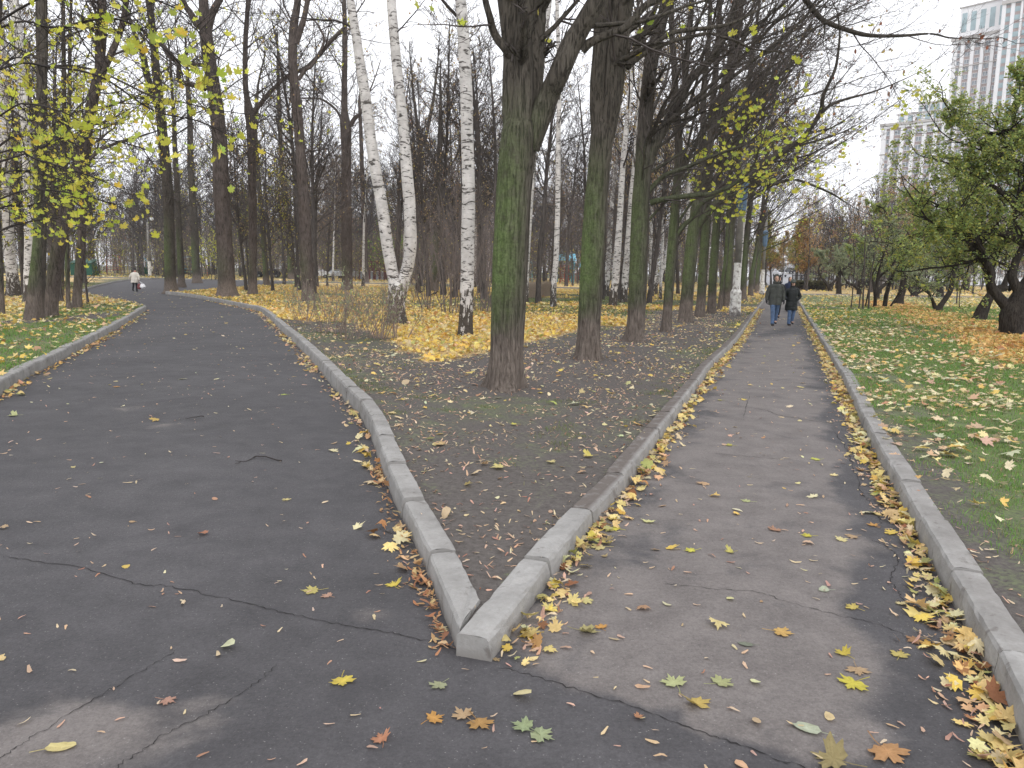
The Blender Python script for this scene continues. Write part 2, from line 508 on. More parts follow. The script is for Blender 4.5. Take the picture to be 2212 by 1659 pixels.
def leaf_mass(rs, P, size, cols, tmpl='maple', tilt=0.25, curl=0.35, hang=False, normals=None):
    """P: n x 3 positions; returns V, F(tri), C for n leaves"""
    T = LEAF_T[tmpl]; k = len(T); n = len(P)
    size = np.broadcast_to(size, (n,))
    L = np.repeat(T[None], n, axis=0)*size[:, None, None]
    L[:, :, 0] *= rs.uniform(0.74, 1.14, (n, 1)); L[:, :, 0] += L[:, :, 1]*rs.normal(0, 0.16, (n, 1))
    L[:, 1:, :2] *= 1+rs.normal(0, 0.075, (n, k-1, 1))
    cx = rs.normal(0, curl, n)/np.maximum(size, 1e-4); cy = rs.normal(0.3*curl, curl, n)/np.maximum(size, 1e-4)
    L[:, :, 2] += cx[:, None]*L[:, :, 0]**2+cy[:, None]*L[:, :, 1]**2
    if hang:
        L[:, :, 1] = -np.abs(size[:, None]*0.02)+L[:, :, 1]-size[:, None]*0.45
    yaw = rs.uniform(0, 2*math.pi, n)
    if hang:
        pit = rs.normal(R_(62), R_(24), n)
        rol = rs.normal(0, R_(28), n)
    else:
        pit = rs.normal(0, tilt, n); rol = rs.normal(0, tilt, n)
    x, y, z = L[:, :, 0].copy(), L[:, :, 1].copy(), L[:, :, 2].copy()
    c, s = np.cos(rol)[:, None], np.sin(rol)[:, None]
    x, z = x*c+z*s, -x*s+z*c
    c, s = np.cos(pit)[:, None], np.sin(pit)[:, None]
    y, z = y*c-z*s, y*s+z*c
    c, s = np.cos(yaw)[:, None], np.sin(yaw)[:, None]
    x, y = x*c-y*s, x*s+y*c
    if not hang:
        z = z-z.min(axis=1, keepdims=True)*0.85
    V = np.stack([x, y, z], axis=-1)+P[:, None, :]
    j = np.arange(1, k); j2 = np.roll(j, -1)
    F0 = np.stack([np.zeros(k-1, dtype=int), j, j2], axis=-1)
    if (T[1:, 0]*np.roll(T[1:, 1], -1)-np.roll(T[1:, 0], -1)*T[1:, 1]).sum() < 0: F0 = F0[:, ::-1]
    F = (F0[None]+(np.arange(n)*k)[:, None, None]).reshape(-1, 3)
    C = np.repeat(np.concatenate([cols, np.ones((n, 1))], axis=1)[:, None], k, axis=1)
    sh = 1+rs.uniform(-0.14, 0.10, (n, k, 1)); C[:, :, :3] = np.clip(C[:, :, :3]*sh, 0, 1)
    return V.reshape(-1, 3), F, C.reshape(-1, 4)

def palette(rs, n, pal):
    w = np.array([p[0] for p in pal], dtype=float); w /= w.sum()
    c = np.array([p[1] for p in pal])
    i = rs.choice(len(pal), n, p=w)
    out = c[i]*(1+rs.normal(0, 0.12, (n, 1)))*(1+rs.normal(0, 0.05, (n, 3)))
    return np.clip(out, 0.01, 0.9)
PAL_YELLOW = [(6, (0.80, 0.57, 0.14)), (5, (0.80, 0.63, 0.24)), (3, (0.78, 0.67, 0.40)), (1, (0.60, 0.36, 0.12)), (2, (0.56, 0.40, 0.22)), (1, (0.48, 0.48, 0.16))]
PAL_LAWN = [(4, (0.70, 0.60, 0.32)), (4, (0.74, 0.66, 0.43)), (2, (0.68, 0.49, 0.16)), (2, (0.62, 0.42, 0.27)), (1, (0.48, 0.28, 0.17)), (1, (0.55, 0.56, 0.38))]
PAL_SLIV = [(5, (0.62, 0.43, 0.30)), (3, (0.68, 0.52, 0.34)), (2, (0.52, 0.32, 0.23)), (2, (0.66, 0.55, 0.38)), (1, (0.42, 0.22, 0.15))]
PAL_GUT = [(5, (0.72, 0.56, 0.25)), (3, (0.70, 0.50, 0.12)), (3, (0.62, 0.41, 0.23)), (1, (0.44, 0.23, 0.10)), (4, (0.68, 0.61, 0.36)), (1, (0.42, 0.42, 0.15)), (1, (0.28, 0.13, 0.06))]
PAL_RUST = [(4, (0.62, 0.36, 0.13)), (4, (0.70, 0.46, 0.16)), (2, (0.46, 0.25, 0.12)), (4, (0.72, 0.55, 0.24))]

# ================================================================ plan of the park
def offs(line, d):
    """offset an open plan line sideways (positive = to its left)"""
    out = []
    for i, p in enumerate(line):
        a = line[max(0, i-1)]; b = line[min(len(line)-1, i+1)]
        t = Vector((b[0]-a[0], b[1]-a[1])).normalized()
        out.append(Vector((p[0]-t.y*d, p[1]+t.x*d, 0)))
    return out
def smoothline(uv, per=5, z=0.0):
    return [Vector(p) for p in catmull([tuple(G(u, v, z)) for u, v in uv], per)]

KL = smoothline([(990, 1413), (957, 1336), (904, 1191), (879, 1143), (845, 1073), (809, 973), (784, 909), (737, 858), (710, 825), (673, 782), (635, 742), (603, 712), (578, 687), (553, 672), (500, 661), (450, 650), (400, 641), (357, 636)])
KR = smoothline([(1066, 1432), (1097, 1376), (1147, 1316), (1197, 1246), (1247, 1183), (1304, 1113), (1354, 1056), (1404, 983), (1440, 936), (1474, 889), (1516, 830), (1531, 805), (1563, 772), (1596, 735), (1626, 688), (1645, 660), (1655, 646)])
# straighten the far end of the right path by its own first 20 m
KRR = smoothline([(2290, 1790), (2211, 1626), (2141, 1456), (2094, 1373), (2021, 1239), (1984, 1163), (1921, 1046), (1874, 953), (1844, 880), (1821, 830), (1804, 798), (1781, 757), (1766, 730), (1741, 687), (1727, 660), (1722, 650)])
KLL = smoothline([(-330, 1040), (-160, 930), (0, 857), (42, 827), (120, 787), (225, 729), (277, 698), (317, 671)])
KLB = smoothline([(317, 667), (297, 660), (255, 652), (215, 643), (186, 637), (184, 630), (200, 622), (237, 613), (262, 608), (285, 605)])

XA = G(300, 603.0); XB = G(1230, 624); XC = G(1648, 637); XD = G(1735, 640); XE = G(2212, 648)
kdir = (XE-XB).normalized()
def cross(x, back=0.0):
    """near edge of the cross path at sideways position x"""
    pts = [Vector((-160, XA.y+6, 0)), XA, XB, XC, XE, Vector((130, XE.y-6, 0))]
    for a, b in zip(pts, pts[1:]):
        if x <= b.x: break
    t = (x-a.x)/(b.x-a.x)
    return Vector((x, a.y+(b.y-a.y)*t+back, 0))
KW = 0.17      # kerb width
KH = 0.11      # kerb height
LZ = 0.09      # height of the planted ground

def ext_to_cross(line, n=6):
    a, b = line[-6], line[-1]
    d = (b-a).normalized()
    p = b.copy(); out = []
    y1 = cross(b.x).y
    for i in range(1, n+1):
        out.append(b+d*((y1-b.y)/d.y)*i/n)
    return out if y1 > b.y+1 else []
KR = KR+ext_to_cross(KR)
KRR = KRR+ext_to_cross(KRR)

def pip(poly, X, Y):
    X = np.asarray(X); Y = np.asarray(Y)
    ins = np.zeros(X.shape, dtype=bool)
    n = len(poly)
    for i in range(n):
        x1, y1 = poly[i][0], poly[i][1]; x2, y2 = poly[(i+1) % n][0], poly[(i+1) % n][1]
        if y1 == y2: continue
        c = ((y1 > Y) != (y2 > Y)) & (X < (x2-x1)*(Y-y1)/(y2-y1)+x1)
        ins ^= c
    return ins
def dist_line(line, X, Y):
    X = np.asarray(X, dtype=float); Y = np.asarray(Y, dtype=float)
    best = np.full(X.shape, 1e9)
    for a, b in zip(line, line[1:]):
        dx, dy = b[0]-a[0], b[1]-a[1]
        L2 = dx*dx+dy*dy+1e-12
        t = np.clip(((X-a[0])*dx+(Y-a[1])*dy)/L2, 0, 1)
        best = np.minimum(best, np.hypot(X-a[0]-t*dx, Y-a[1]-t*dy))
    return best

mid = KW*0.5
eL = offs(KL, -mid)      # KL runs away from us along the wedge's left side: the wedge is to its right
eR = offs(KR, mid)
RRo = offs(KRR, -mid)
LLo = offs(KLL, mid)
LBo = offs(KLB, mid)
xs_w = np.linspace(eL[-1].x-3, eR[-1].x, 12)
POLY_W = list(eL)+[cross(eL[-1].x-4)]+[cross(x) for x in np.linspace(eL[-1].x+2, eR[-1].x-1, 10)]+list(reversed(eR))
POLY_R = list(RRo)+[cross(x) for x in np.linspace(RRo[-1].x+1, 95, 8)]+[Vector((95, -1, 0)), Vector((RRo[0].x+0.3, -1, 0))]
POLY_L = list(LLo)+list(LBo)+[cross(x) for x in np.linspace(LBo[-1].x-2, -120, 8)]+[Vector((-120, LLo[0].y, 0))]

ROW = [G(1090, 838), G(1269, 775), G(1372, 737), G(1479, 695), G(1570, 664)]   # the allee of trees

def masks(X, Y):
    """grass and leaf-litter amounts over the plan"""
    X = np.asarray(X, dtype=float); Y = np.asarray(Y, dtype=float)
    n = fbm(X, Y, 2.3); n2 = fbm(X, Y, 0.8, 3)
    inW = pip(POLY_W, X, Y); inR = pip(POLY_R, X, Y); inL = pip(POLY_L, X, Y)
    g = np.full(X.shape, 0.40); lt = np.full(X.shape, 0.30)
    # wedge: bare soil at the tip and along the trees, patchy grass, leaf carpet by the birches
    dR = dist_line(KR, X, Y); dL = dist_line(KL, X, Y); dRow = dist_line(ROW, X, Y)
    soil = smooth01(dRow, 2.6, 0.4)
    gw = 0.20+0.26*smooth01(Y, 7, 11)*smooth01(n, 0.4, 0.6)-0.5*soil*smooth01(Y, 9, 11)-0.25*smooth01(Y, 7.5, 4)
    gw = gw+0.25*smooth01(Y, 24, 32)*smooth01(dR, 2, 6)
    car = smooth01(dRow, 1.4, 2.4)*smooth01(dR, 3.6, 5.0)*smooth01(Y, 13.3+0.6*(n*4-2), 14.6+0.6*(n*4-2))
    lw = 0.10+0.80*car*smooth01(Y, 60, 30)+0.35*car*smooth01(n2, 0.35, 0.6)
    lw = lw*(0.25+0.75*smooth01(dL+(n-0.5)*1.5, 1.0, 2.6))
    lw = lw-0.35*smooth01(dist_line([G(700, 700), G(620, 690), G(760, 765)], X, Y), 3, 1)
    lw = np.where(Y > 24, 0.42+0.55*smooth01(fbm(X, Y, 5, 5), 0.36, 0.60), lw)
    lw = lw-0.4*smooth01(dRow, 3.5, 1.5)*smooth01(Y, 20, 30)
    lw = lw-0.45*smooth01(dist_line([G(1160, 640), G(1220, 650), G(1420, 645)], X, Y), 9, 3)*smooth01(Y, 30, 36)
    lw = lw*(1-0.15*smooth01(n2, 0.52, 0.66)*smooth01(Y, 15, 18))
    g = np.where(inW, gw, g); lt = np.where(inW, lw, lt)
    # right lawn: green with scattered leaves, worn strip by the kerb, rusty band under the apple trees
    dRR = dist_line(KRR, X, Y)
    band = dist_line([G(1900, 655), G(1985, 680), G(2080, 705), G(2150, 730), G(2260, 790)], X, Y)
    gr = 0.76-0.42*smooth01(dRR, 0.75, 0.25)*smooth01(Y, 12, 5)-0.12*smooth01(dRR, 1.6, 0.8)-0.16*smooth01(Y, 4.2, 3.0)-0.5*smooth01(dist_line([G(1690, 665), G(1800, 669), G(1850, 670)], X, Y), 1.3, 0.4)
    lr = 0.12+0.75*smooth01(band, 2.0, 0.6)+0.30*smooth01(n, 0.45, 0.7)
    g = np.where(inR, gr, g); lt = np.where(inR, lr, lt)
    dLL = dist_line(KLL, X, Y)
    gl = 0.62-0.6*smooth01(dist_line([G(40, 703), G(150, 700), G(280, 678)], X, Y), 1.0, 0.4)
    ll = 0.22+0.65*smooth01(dLL, 2.2, 5.0)*smooth01(n, 0.30, 0.55)+0.2*smooth01(n2, 0.5, 0.7)
    g = np.where(inL, gl, g); lt = np.where(inL, ll, lt)
    return g, lt

MOUNDS = [(G(1090, 838), 0.85, 0.05), (G(1269, 775), 0.8, 0.045), (G(1372, 737), 0.8, 0.05), (G(1479, 695), 0.8, 0.05)]
def lawn_z(X, Y):
    X = np.asarray(X, dtype=float); Y = np.asarray(Y, dtype=float)
    dk = np.minimum(np.minimum(dist_line(KR, X, Y), dist_line(KL, X, Y)), np.minimum(dist_line(KRR, X, Y), dist_line(KLL, X, Y)))
    f = smooth01(dk, 0.15, 0.7)
    z = LZ+f*((fbm(X, Y, 1.7, 9)-0.5)*0.07+(fbm(X, Y, 0.45, 4)-0.5)*0.022)
    z = z+0.055*smooth01(dist_line(KL, X, Y), 1.6, 0.1)*smooth01(Y, 4.5, 8)*(Y < 60)*pip(POLY_W, X, Y)
    z = z+0.075*smooth01(dist_line(KLL, X, Y), 1.8, 0.1)*pip(POLY_L, X, Y)+0.035*smooth01(dist_line(KRR, X, Y), 1.2, 0.1)*pip(POLY_R, X, Y)
    z = z+0.022*smooth01(dist_line(KR, X, Y), 0.7, 0.05)*smooth01(Y, 4.3, 6.5)*(Y < 60)*pip(POLY_W, X, Y)
    for c, r, h in MOUNDS:
        d = np.hypot(X-c.x, Y-c.y)
        z = z+h*np.exp(-(d/r)**2*1.6)
    return z

def lawn_sheet(name, poly, seed, ymax):
    rs = np.random.RandomState(seed)
    P2 = [Vector((p.x, p.y)) for p in poly]
    n = len(P2)
    pts = []
    x0, x1 = min(p.x for p in P2), max(p.x for p in P2)
    for (ya, yb, st) in ((-1, 6.5, 0.13), (6.5, 13, 0.22), (13, 26, 0.5), (26, 60, 1.5), (60, 120, 5)):
        lim = yb*0.75+3
        gx = np.arange(max(x0, -lim), min(x1, lim), st); gy = np.arange(ya, yb, st)
        if len(gx) == 0: continue
        XX, YY = np.meshgrid(gx, gy)
        XX = (XX+rs.uniform(-.3, .3, XX.shape)*st).ravel(); YY = (YY+rs.uniform(-.3, .3, YY.shape)*st).ravel()
        ok = pip(P2, XX, YY)
        XX, YY = XX[ok], YY[ok]
        if len(XX):
            d = dist_line(P2+[P2[0]], XX, YY)
            k = d > st*0.35
            pts += [Vector((a, b)) for a, b in zip(XX[k], YY[k])]
    vs, es, fs, _, _, _ = delaunay_2d_cdt(P2+pts, [(i, (i+1) % n) for i in range(n)], [], 1, 1e-4)
    V = np.array([(v.x, v.y) for v in vs])
    F = np.array([f for f in fs if len(f) == 3], dtype=int)
    c = V[F].mean(axis=1)
    F = F[pip(P2, c[:, 0], c[:, 1])]
    a = V[F[:, 1]]-V[F[:, 0]]; b = V[F[:, 2]]-V[F[:, 0]]
    fl = (a[:, 0]*b[:, 1]-a[:, 1]*b[:, 0]) < 0
    F[fl] = F[fl][:, ::-1]
    g, lt = masks(V[:, 0], V[:, 1])
    Z = lawn_z(V[:, 0], V[:, 1])
    me = mesh_np(name, np.column_stack([V, Z]), [F], M_LAWN, attrs={'grass': ('FLOAT', g), 'litter': ('FLOAT', lt)})
    return tag(link(name, me), kind='structure')

ob = lawn_sheet('lawn', POLY_W, 1, 120)
ob = lawn_sheet('lawn', POLY_R, 2, 120)
ob = lawn_sheet('lawn', POLY_L, 3, 120)

# the wide ground, out to the horizon, and the wooded ground beyond the cross path
me = mesh_np('ground', [(-900, -60, -0.03), (900, -60, -0.03), (900, 1100, -0.03), (-900, 1100, -0.03)], [[(0, 1, 2, 3)]], M_LAWN, attrs={'grass': ('FLOAT', [0.45]*4), 'litter': ('FLOAT', [0.35]*4)})
tag(link('ground', me), kind='structure')
PW = 3.2
for sgn in (0, 1):
    gapA, gapB = 16.5+(KR[-1].x-16.5), KRR[-1].x
    xs = np.linspace(-150, KR[-1].x-0.1, 24) if sgn == 0 else np.linspace(KRR[-1].x+0.1, 150, 20)
    va = [cross(x, PW) for x in xs]
    V = []
    dp = (KR[-1]-KR[-7]).normalized() if sgn == 0 else (KRR[-1]-KRR[-7]).normalized()
    for j, yy in enumerate((0, 8, 25, 60, 120)):
        for i, p in enumerate(va):
            xx = p.x
            if (sgn == 0 and i == len(va)-1) or (sgn == 1 and i == 0): xx = p.x+dp.x/dp.y*yy
            V.append((xx, p.y+yy, LZ+0.003*math.sin(i*3+j)))
    nx = len(va)
    F = [(j*nx+i, j*nx+i+1, (j+1)*nx+i+1, (j+1)*nx+i) for j in range(4) for i in range(nx-1)]
    rs = np.random.RandomState(5)
    me = mesh_np('lawn', V, [F], M_LAWN, attrs={'grass': ('FLOAT', rs.uniform(0.3, 0.7, len(V))), 'litter': ('FLOAT', rs.uniform(0.3, 0.75, len(V)))})
    tag(link('lawn', me), kind='structure')

# ---- asphalt: one sheet under all the paths, with crack ribbons
def path_sheet():
    rs = np.random.RandomState(11)
    poly = [Vector((-70, -3)), Vector((60, -3)), Vector((85, 130)), Vector((-130, 130))]
    pts = []
    for (ya, yb, st) in ((-2.5, 9, 0.16), (9, 22, 0.35), (22, 120, 3)):
        lim = yb*0.72+3
        XX, YY = np.meshgrid(np.arange(-lim, lim, st), np.arange(ya, yb, st))
        XX = (XX+rs.uniform(-.25, .25, XX.shape)*st).ravel(); YY = (YY+rs.uniform(-.25, .25, YY.shape)*st).ravel()
        hid = pip(POLY_W, XX, YY) | pip(POLY_R, XX, YY) | pip(POLY_L, XX, YY)
        k = ~hid & pip(poly, XX, YY)
        pts += [Vector((a, b)) for a, b in zip(XX[k], YY[k])]
    vs, es, fs, _, _, _ = delaunay_2d_cdt(poly+pts, [(0, 1), (1, 2), (2, 3), (3, 0)], [], 1, 1e-4)
    V = np.array([(v.x, v.y) for v in vs]); F = np.array([f for f in fs if len(f) == 3], dtype=int)
    a = V[F[:, 1]]-V[F[:, 0]]; b = V[F[:, 2]]-V[F[:, 0]]
    fl = (a[:, 0]*b[:, 1]-a[:, 1]*b[:, 0]) < 0
    F[fl] = F[fl][:, ::-1]
    X, Y = V[:, 0], V[:, 1]
    right = pip([p for p in [G(1075, 1442), G(1250, 1492), G(1380, 1532), G(1500, 1576), G(1700, 1646), G(1760, 1668)]]+[KRR[5]]+list(KRR)[6:]+list(reversed(KR)), X, Y)
    dR = dist_line(KRR, X, Y); dl = dist_line(KR, X, Y)
    w = np.where(right, 1.0, 0.02)
    wob = (fbm(X, Y, 1.1, 2)-0.5)*0.9
    w = w-0.85*smooth01(dR+wob*0.40, 0.56, 0.28)*right
    w = w-0.40*smooth01(dl+wob*1.1, 0.5, 0.15)*right*(0.35+0.65*smooth01(Y, 3.5, 5))
    w = w-0.10*smooth01(Y, 14, 24)*right-0.18*right*smooth01(fbm(X, Y*2.4, 1.5, 8), 0.50, 0.66)
    for (u, v, r, a_) in ((60, 1600, 0.26, 0.62), (200, 1575, 0.15, 0.55), (330, 1600, 0.22, 0.6), (470, 1530, 0.08, 0.6), (30, 1650, 0.3, 0.62), (790, 1330, 0.10, 0.55), (290, 880, 0.35, 0.45), (350, 920, 0.3, 0.45), (1320, 1130, 0.2, .5)):
        c = G(u, v)
        w = w+a_*np.exp(-(((X-c.x)**2+(Y-c.y)**2)/r**2))
    Z = (fbm(X, Y, 1.6, 6)-0.5)*0.012*smooth01(np.minimum(dR, np.minimum(dl, dist_line(KL, X, Y))), 0.0, 0.5)
    mats = [M_ASPH, M_CRACK]
    Vv = [np.column_stack([X, Y, Z])]; Fq = []; off = len(X)
    cracks = [
        ([(0, 1201), (60, 1210), (200, 1233), (290, 1262), (370, 1268), (470, 1290), (560, 1310), (640, 1330), (740, 1350), (830, 1365), (900, 1380), (1000, 1408)], 0.011),
        ([(1075, 1440), (1150, 1460), (1250, 1490), (1380, 1530), (1500, 1575), (1600, 1610), (1700, 1645), (1780, 1672)], 0.011),
        ([(-60, 1690), (0, 1640), (60, 1600), (140, 1550), (240, 1490), (330, 1435), (390, 1400)], 0.008),
        ([(230, 1680), (262, 1650), (310, 1620), (350, 1590), (430, 1550), (500, 1512), (560, 1470), (600, 1435)], 0.008),
        ([(1490, 976), (1600, 985), (1720, 995), (1830, 1005)], 0.012),
        ([(1540, 872), (1595, 877), (1650, 885), (1680, 896), (1730, 905), (1780, 913), (1815, 918)], 0.016),
        ([(1620, 850), (1612, 880), (1606, 905)], 0.010),
        ([(1430, 1262), (1474, 1265), (1570, 1275), (1640, 1280), (1700, 1300), (1800, 1327), (1900, 1350), (1960, 1375)], 0.008),
        ([(1795, 925), (1822, 960), (1840, 1000), (1860, 1060), (1880, 1085), (1895, 1110), (1907, 1135)], 0.012),
        ([(1880, 1165), (1912, 1180), (1938, 1205), (1926, 1240), (1930, 1265), (1950, 1290), (1975, 1325), (1990, 1350)], 0.011),
        ([(1535, 825), (1600, 832), (1700, 828), (1770, 840)], 0.010),
    ]
    r2 = random.Random(3)
    for uv, wd in cracks:
        L = catmull([tuple(G(u, v)) for u, v in uv], 9)
        n = len(L); A = []
        for i, p in enumerate(L):
            a_ = L[max(0, i-1)]; b_ = L[min(n-1, i+1)]
            t = (b_-a_)/(np.linalg.norm(b_-a_)+1e-9); nn = np.array([-t[1], t[0], 0])
            e = min(1.0, min(i, n-1-i)/4.0+0.08)
            ww = wd*e*r2.uniform(0.15, 1.0)*0.36
            c = p+nn*r2.uniform(-1, 1)*0.012
            zz = (fbm(c[0], c[1], 1.6, 6)-0.5)*0.012+0.003
            A += [(c[0]+nn[0]*ww, c[1]+nn[1]*ww, zz), (c[0]-nn[0]*ww, c[1]-nn[1]*ww, zz)]
        Vv.append(np.array(A))
        Fq += [(off+2*i, off+2*i+1, off+2*i+3, off+2*i+2) for i in range(n-1)]
        off += len(A)
    VV = np.concatenate(Vv)
    me = mesh_np('path', VV, [F, np.array(Fq)], mats, [0, 1], smooth=True, attrs={'wear': ('FLOAT', np.concatenate([w, np.zeros(len(VV)-len(w))]))})
    tag(link('path', me), kind='structure')
path_sheet()

# ---- kerbs: rows of one-metre concrete blocks
def kerb_run(line, side, seed, soil=0.0, start_gap=0.0, far=80.0, cross_kerb=False, z_drop=0.0, soil_from=0.0, skew=0.0, hts=((0, 0.13),)):
    """side: +1 = planted side is to the left of the line"""
    rnd = random.Random(seed); rs = np.random.RandomState(seed)
    pts = [np.array((p.x, p.y)) for p in line]
    seg = [np.linalg.norm(b-a) for a, b in zip(pts, pts[1:])]
    cum = np.concatenate([[0], np.cumsum(seg)])
    def at(s):
        i = min(len(seg)-1, max(0, int(np.searchsorted(cum, s)-1)))
        t = (s-cum[i])/seg[i]
        return pts[i]*(1-t)+pts[i+1]*t, (pts[i+1]-pts[i])/seg[i]
    V, F, S = [], [], []
    s = start_gap
    prof = [(-0.002, -0.10), (0.0, 0.0), (0.004, KH*0.55), (0.010, KH-0.016), (0.022, KH-0.003), (0.06, KH+0.001), (0.11, KH), (KW-0.010, KH-0.002), (KW, KH-0.012), (KW+0.002, 0.0), (KW, -0.10)]
    while s < cum[-1]-0.05:
        L = min(1.0, cum[-1]-s)
        gap = rnd.uniform(0.009, 0.022) if rnd.random() > 0.3 else 0.034
        hk = float(np.interp(s+0.5, [h_[0] for h_ in hts], [h_[1] for h_ in hts]))/KH
        dz = rnd.uniform(-0.007, 0.007); dn = rnd.uniform(-0.007, 0.007); tw = rnd.uniform(-0.008, 0.008)
        y = pts[0][1]
        near = at(s)[0][1] < 13
        n = 13 if near else 4
        base = len(V)
        a, _ = at(s+gap*0.5); b, _ = at(s+L-gap*0.5)
        t = (b-a)/np.linalg.norm(b-a); nrm = np.array([-t[1], t[0]])*side
        m = len(prof)
        for i in range(n):
            f = i/(n-1)
            c = a*(1-f)+b*f
            endc = 0.006 if i in (0, n-1) else 0.0
            for j, (pd, pz) in enumerate(prof):
                j1, j2 = (rs.normal(0, 0.0016, 2) if near else (0, 0))
                if near and 2 < j < 9 and rnd.random() < 0.09: j2 -= rnd.uniform(0.002, 0.013)
                dd = pd+dn+tw*(f-0.5)+j1
                zz = (pz*hk if pz > 0 else pz)+dz+j2-(endc if pz > 0.02 else 0)-z_drop
                if endc and j in (2, 3, 4): dd += 0.005
                sk = skew*max(0, dd)*(1-f) if s <= start_gap+1e-6 else 0.0
                V.append((c[0]+nrm[0]*dd+t[0]*sk, c[1]+nrm[1]*dd+t[1]*sk, zz))
                S.append(soil*(1.0 if j >= 5 else 0.15)*(1.0 if s > soil_from else 0.0))
        for i in range(n-1):
            for j in range(m-1):
                q = (base+i*m+j, base+i*m+j+1, base+(i+1)*m+j+1, base+(i+1)*m+j)
                F.append(q if side < 0 else q[::-1])
        # end caps as quad strips
        for e, i in ((0, 0), (1, n-1)):
            for j in range(m//2):
                q = (base+i*m+j, base+i*m+m-1-j, base+i*m+m-2-j, base+i*m+j+1)
                if len(set(q)) < 4: continue
                F.append(q if (e == 0) == (side > 0) else q[::-1])
        s += L
    me = mesh_np('kerb', V, [F], M_KERB, smooth=False, attrs={'soil': ('FLOAT', S)})
    return tag(link('kerb', me), kind='structure')
kerb_run(KL, -1, 21, soil=0.1, skew=1.75, hts=((0, .115), (1.5, .135), (3.5, .180), (7, .215), (40, .20)))
kerb_run(KR, 1, 22, soil=1.0, soil_from=1.0, hts=((0, .12), (3, .14), (10, .15)))
kerb_run(KRR, -1, 23, soil=0.25, hts=((0, .15), (60, .15)))
kerb_run(KLL, 1, 24, soil=0.1, hts=((0, .19), (60, .19)))
kerb_run(KLB, 1, 25, soil=0.6)
kerb_run([cross(x) for x in np.linspace(-100, KLB[-1].x-0.5, 20)], 1*-1, 26, soil=0.5)
kerb_run([cross(x, PW) for x in np.linspace(-100, KR[-1].x-0.5, 30)], 1, 27, soil=0.5)
kerb_run([cross(x, 0) for x in np.linspace(KL[-1].x-4, KR[-1].x, 20)], -1, 28, soil=0.5)
kerb_run([cross(x, 0) for x in np.linspace(KRR[-1].x, 90, 20)], -1, 29, soil=0.5)
kerb_run([cross(x, PW) for x in np.linspace(KRR[-1].x+0.2, 90, 20)], 1, 30, soil=0.5)
kerb_run([G(-60, 634), G(10, 635.5), G(90, 636), G(178, 637)], 1, 31, soil=1.0)
# ================================================================ trees
def rot_about(v, ax, a):
    return Quaternion(ax, a) @ v
def perp(v, rnd):
    w = Vector((rnd.gauss(0, 1), rnd.gauss(0, 1), rnd.gauss(0, 1)))
    w = w-v*w.dot(v)
    return w.normalized() if w.length > 1e-6 else Vector((1, 0, 0))

def grow(T, tips, p, d, L, r, lev, maxlev, rnd, st, k):
    """one branch and, recursively, what it carries"""
    n = st['seg'][lev]
    step = L/n
    pts = [tuple(p)]; rad = [r]
    d = d.normalized(); p = Vector(p)
    end = st['end'][lev]
    wig = st['wig'][lev]; up = st['up'][lev]
    dirs = [d.copy()]
    for i in range(n):
        d = (d+Vector((rnd.gauss(0, wig), rnd.gauss(0, wig), rnd.gauss(0, wig)+up/n*1.0))).normalized()
        p = p+d*step
        pts.append(tuple(p)); dirs.append(d.copy())
        rad.append(max(st['rmin'], r*(1-(1-end)*(i+1)/n)))
    T.add(pts, rad, k if lev == 0 else (4 if (lev == 1 and r > 0.03) else 3), 0 if r > st['thick'] else 1)
    if lev >= maxlev:
        for q in range(1, n+1): tips.append(pts[q])
        return
    nc = st['kids'][lev]
    nc = nc if isinstance(nc, int) else rnd.randint(*nc)
    for c in range(nc):
        t = st['t0'][lev]+(1-st['t0'][lev])*(c+rnd.random())/nc
        fi = t*n; i = min(n-1, int(fi)); f = fi-i
        q = Vector(pts[i]).lerp(Vector(pts[i+1]), f)
        dd = dirs[i]
        ang = R_(rnd.gauss(st['ang'][lev], 9))
        nd = rot_about(dd, perp(dd, rnd), ang)
        b = st.get('bias')
        if b: nd = (nd+Vector(b)*rnd.uniform(0.1, 0.5)).normalized()
        grow(T, tips, q, nd, L*st['ratio'][lev]*rnd.uniform(0.55, 1.15)*(1.15-0.5*t), rad[i]*st['rr'][lev], lev+1, maxlev, rnd, st, k)

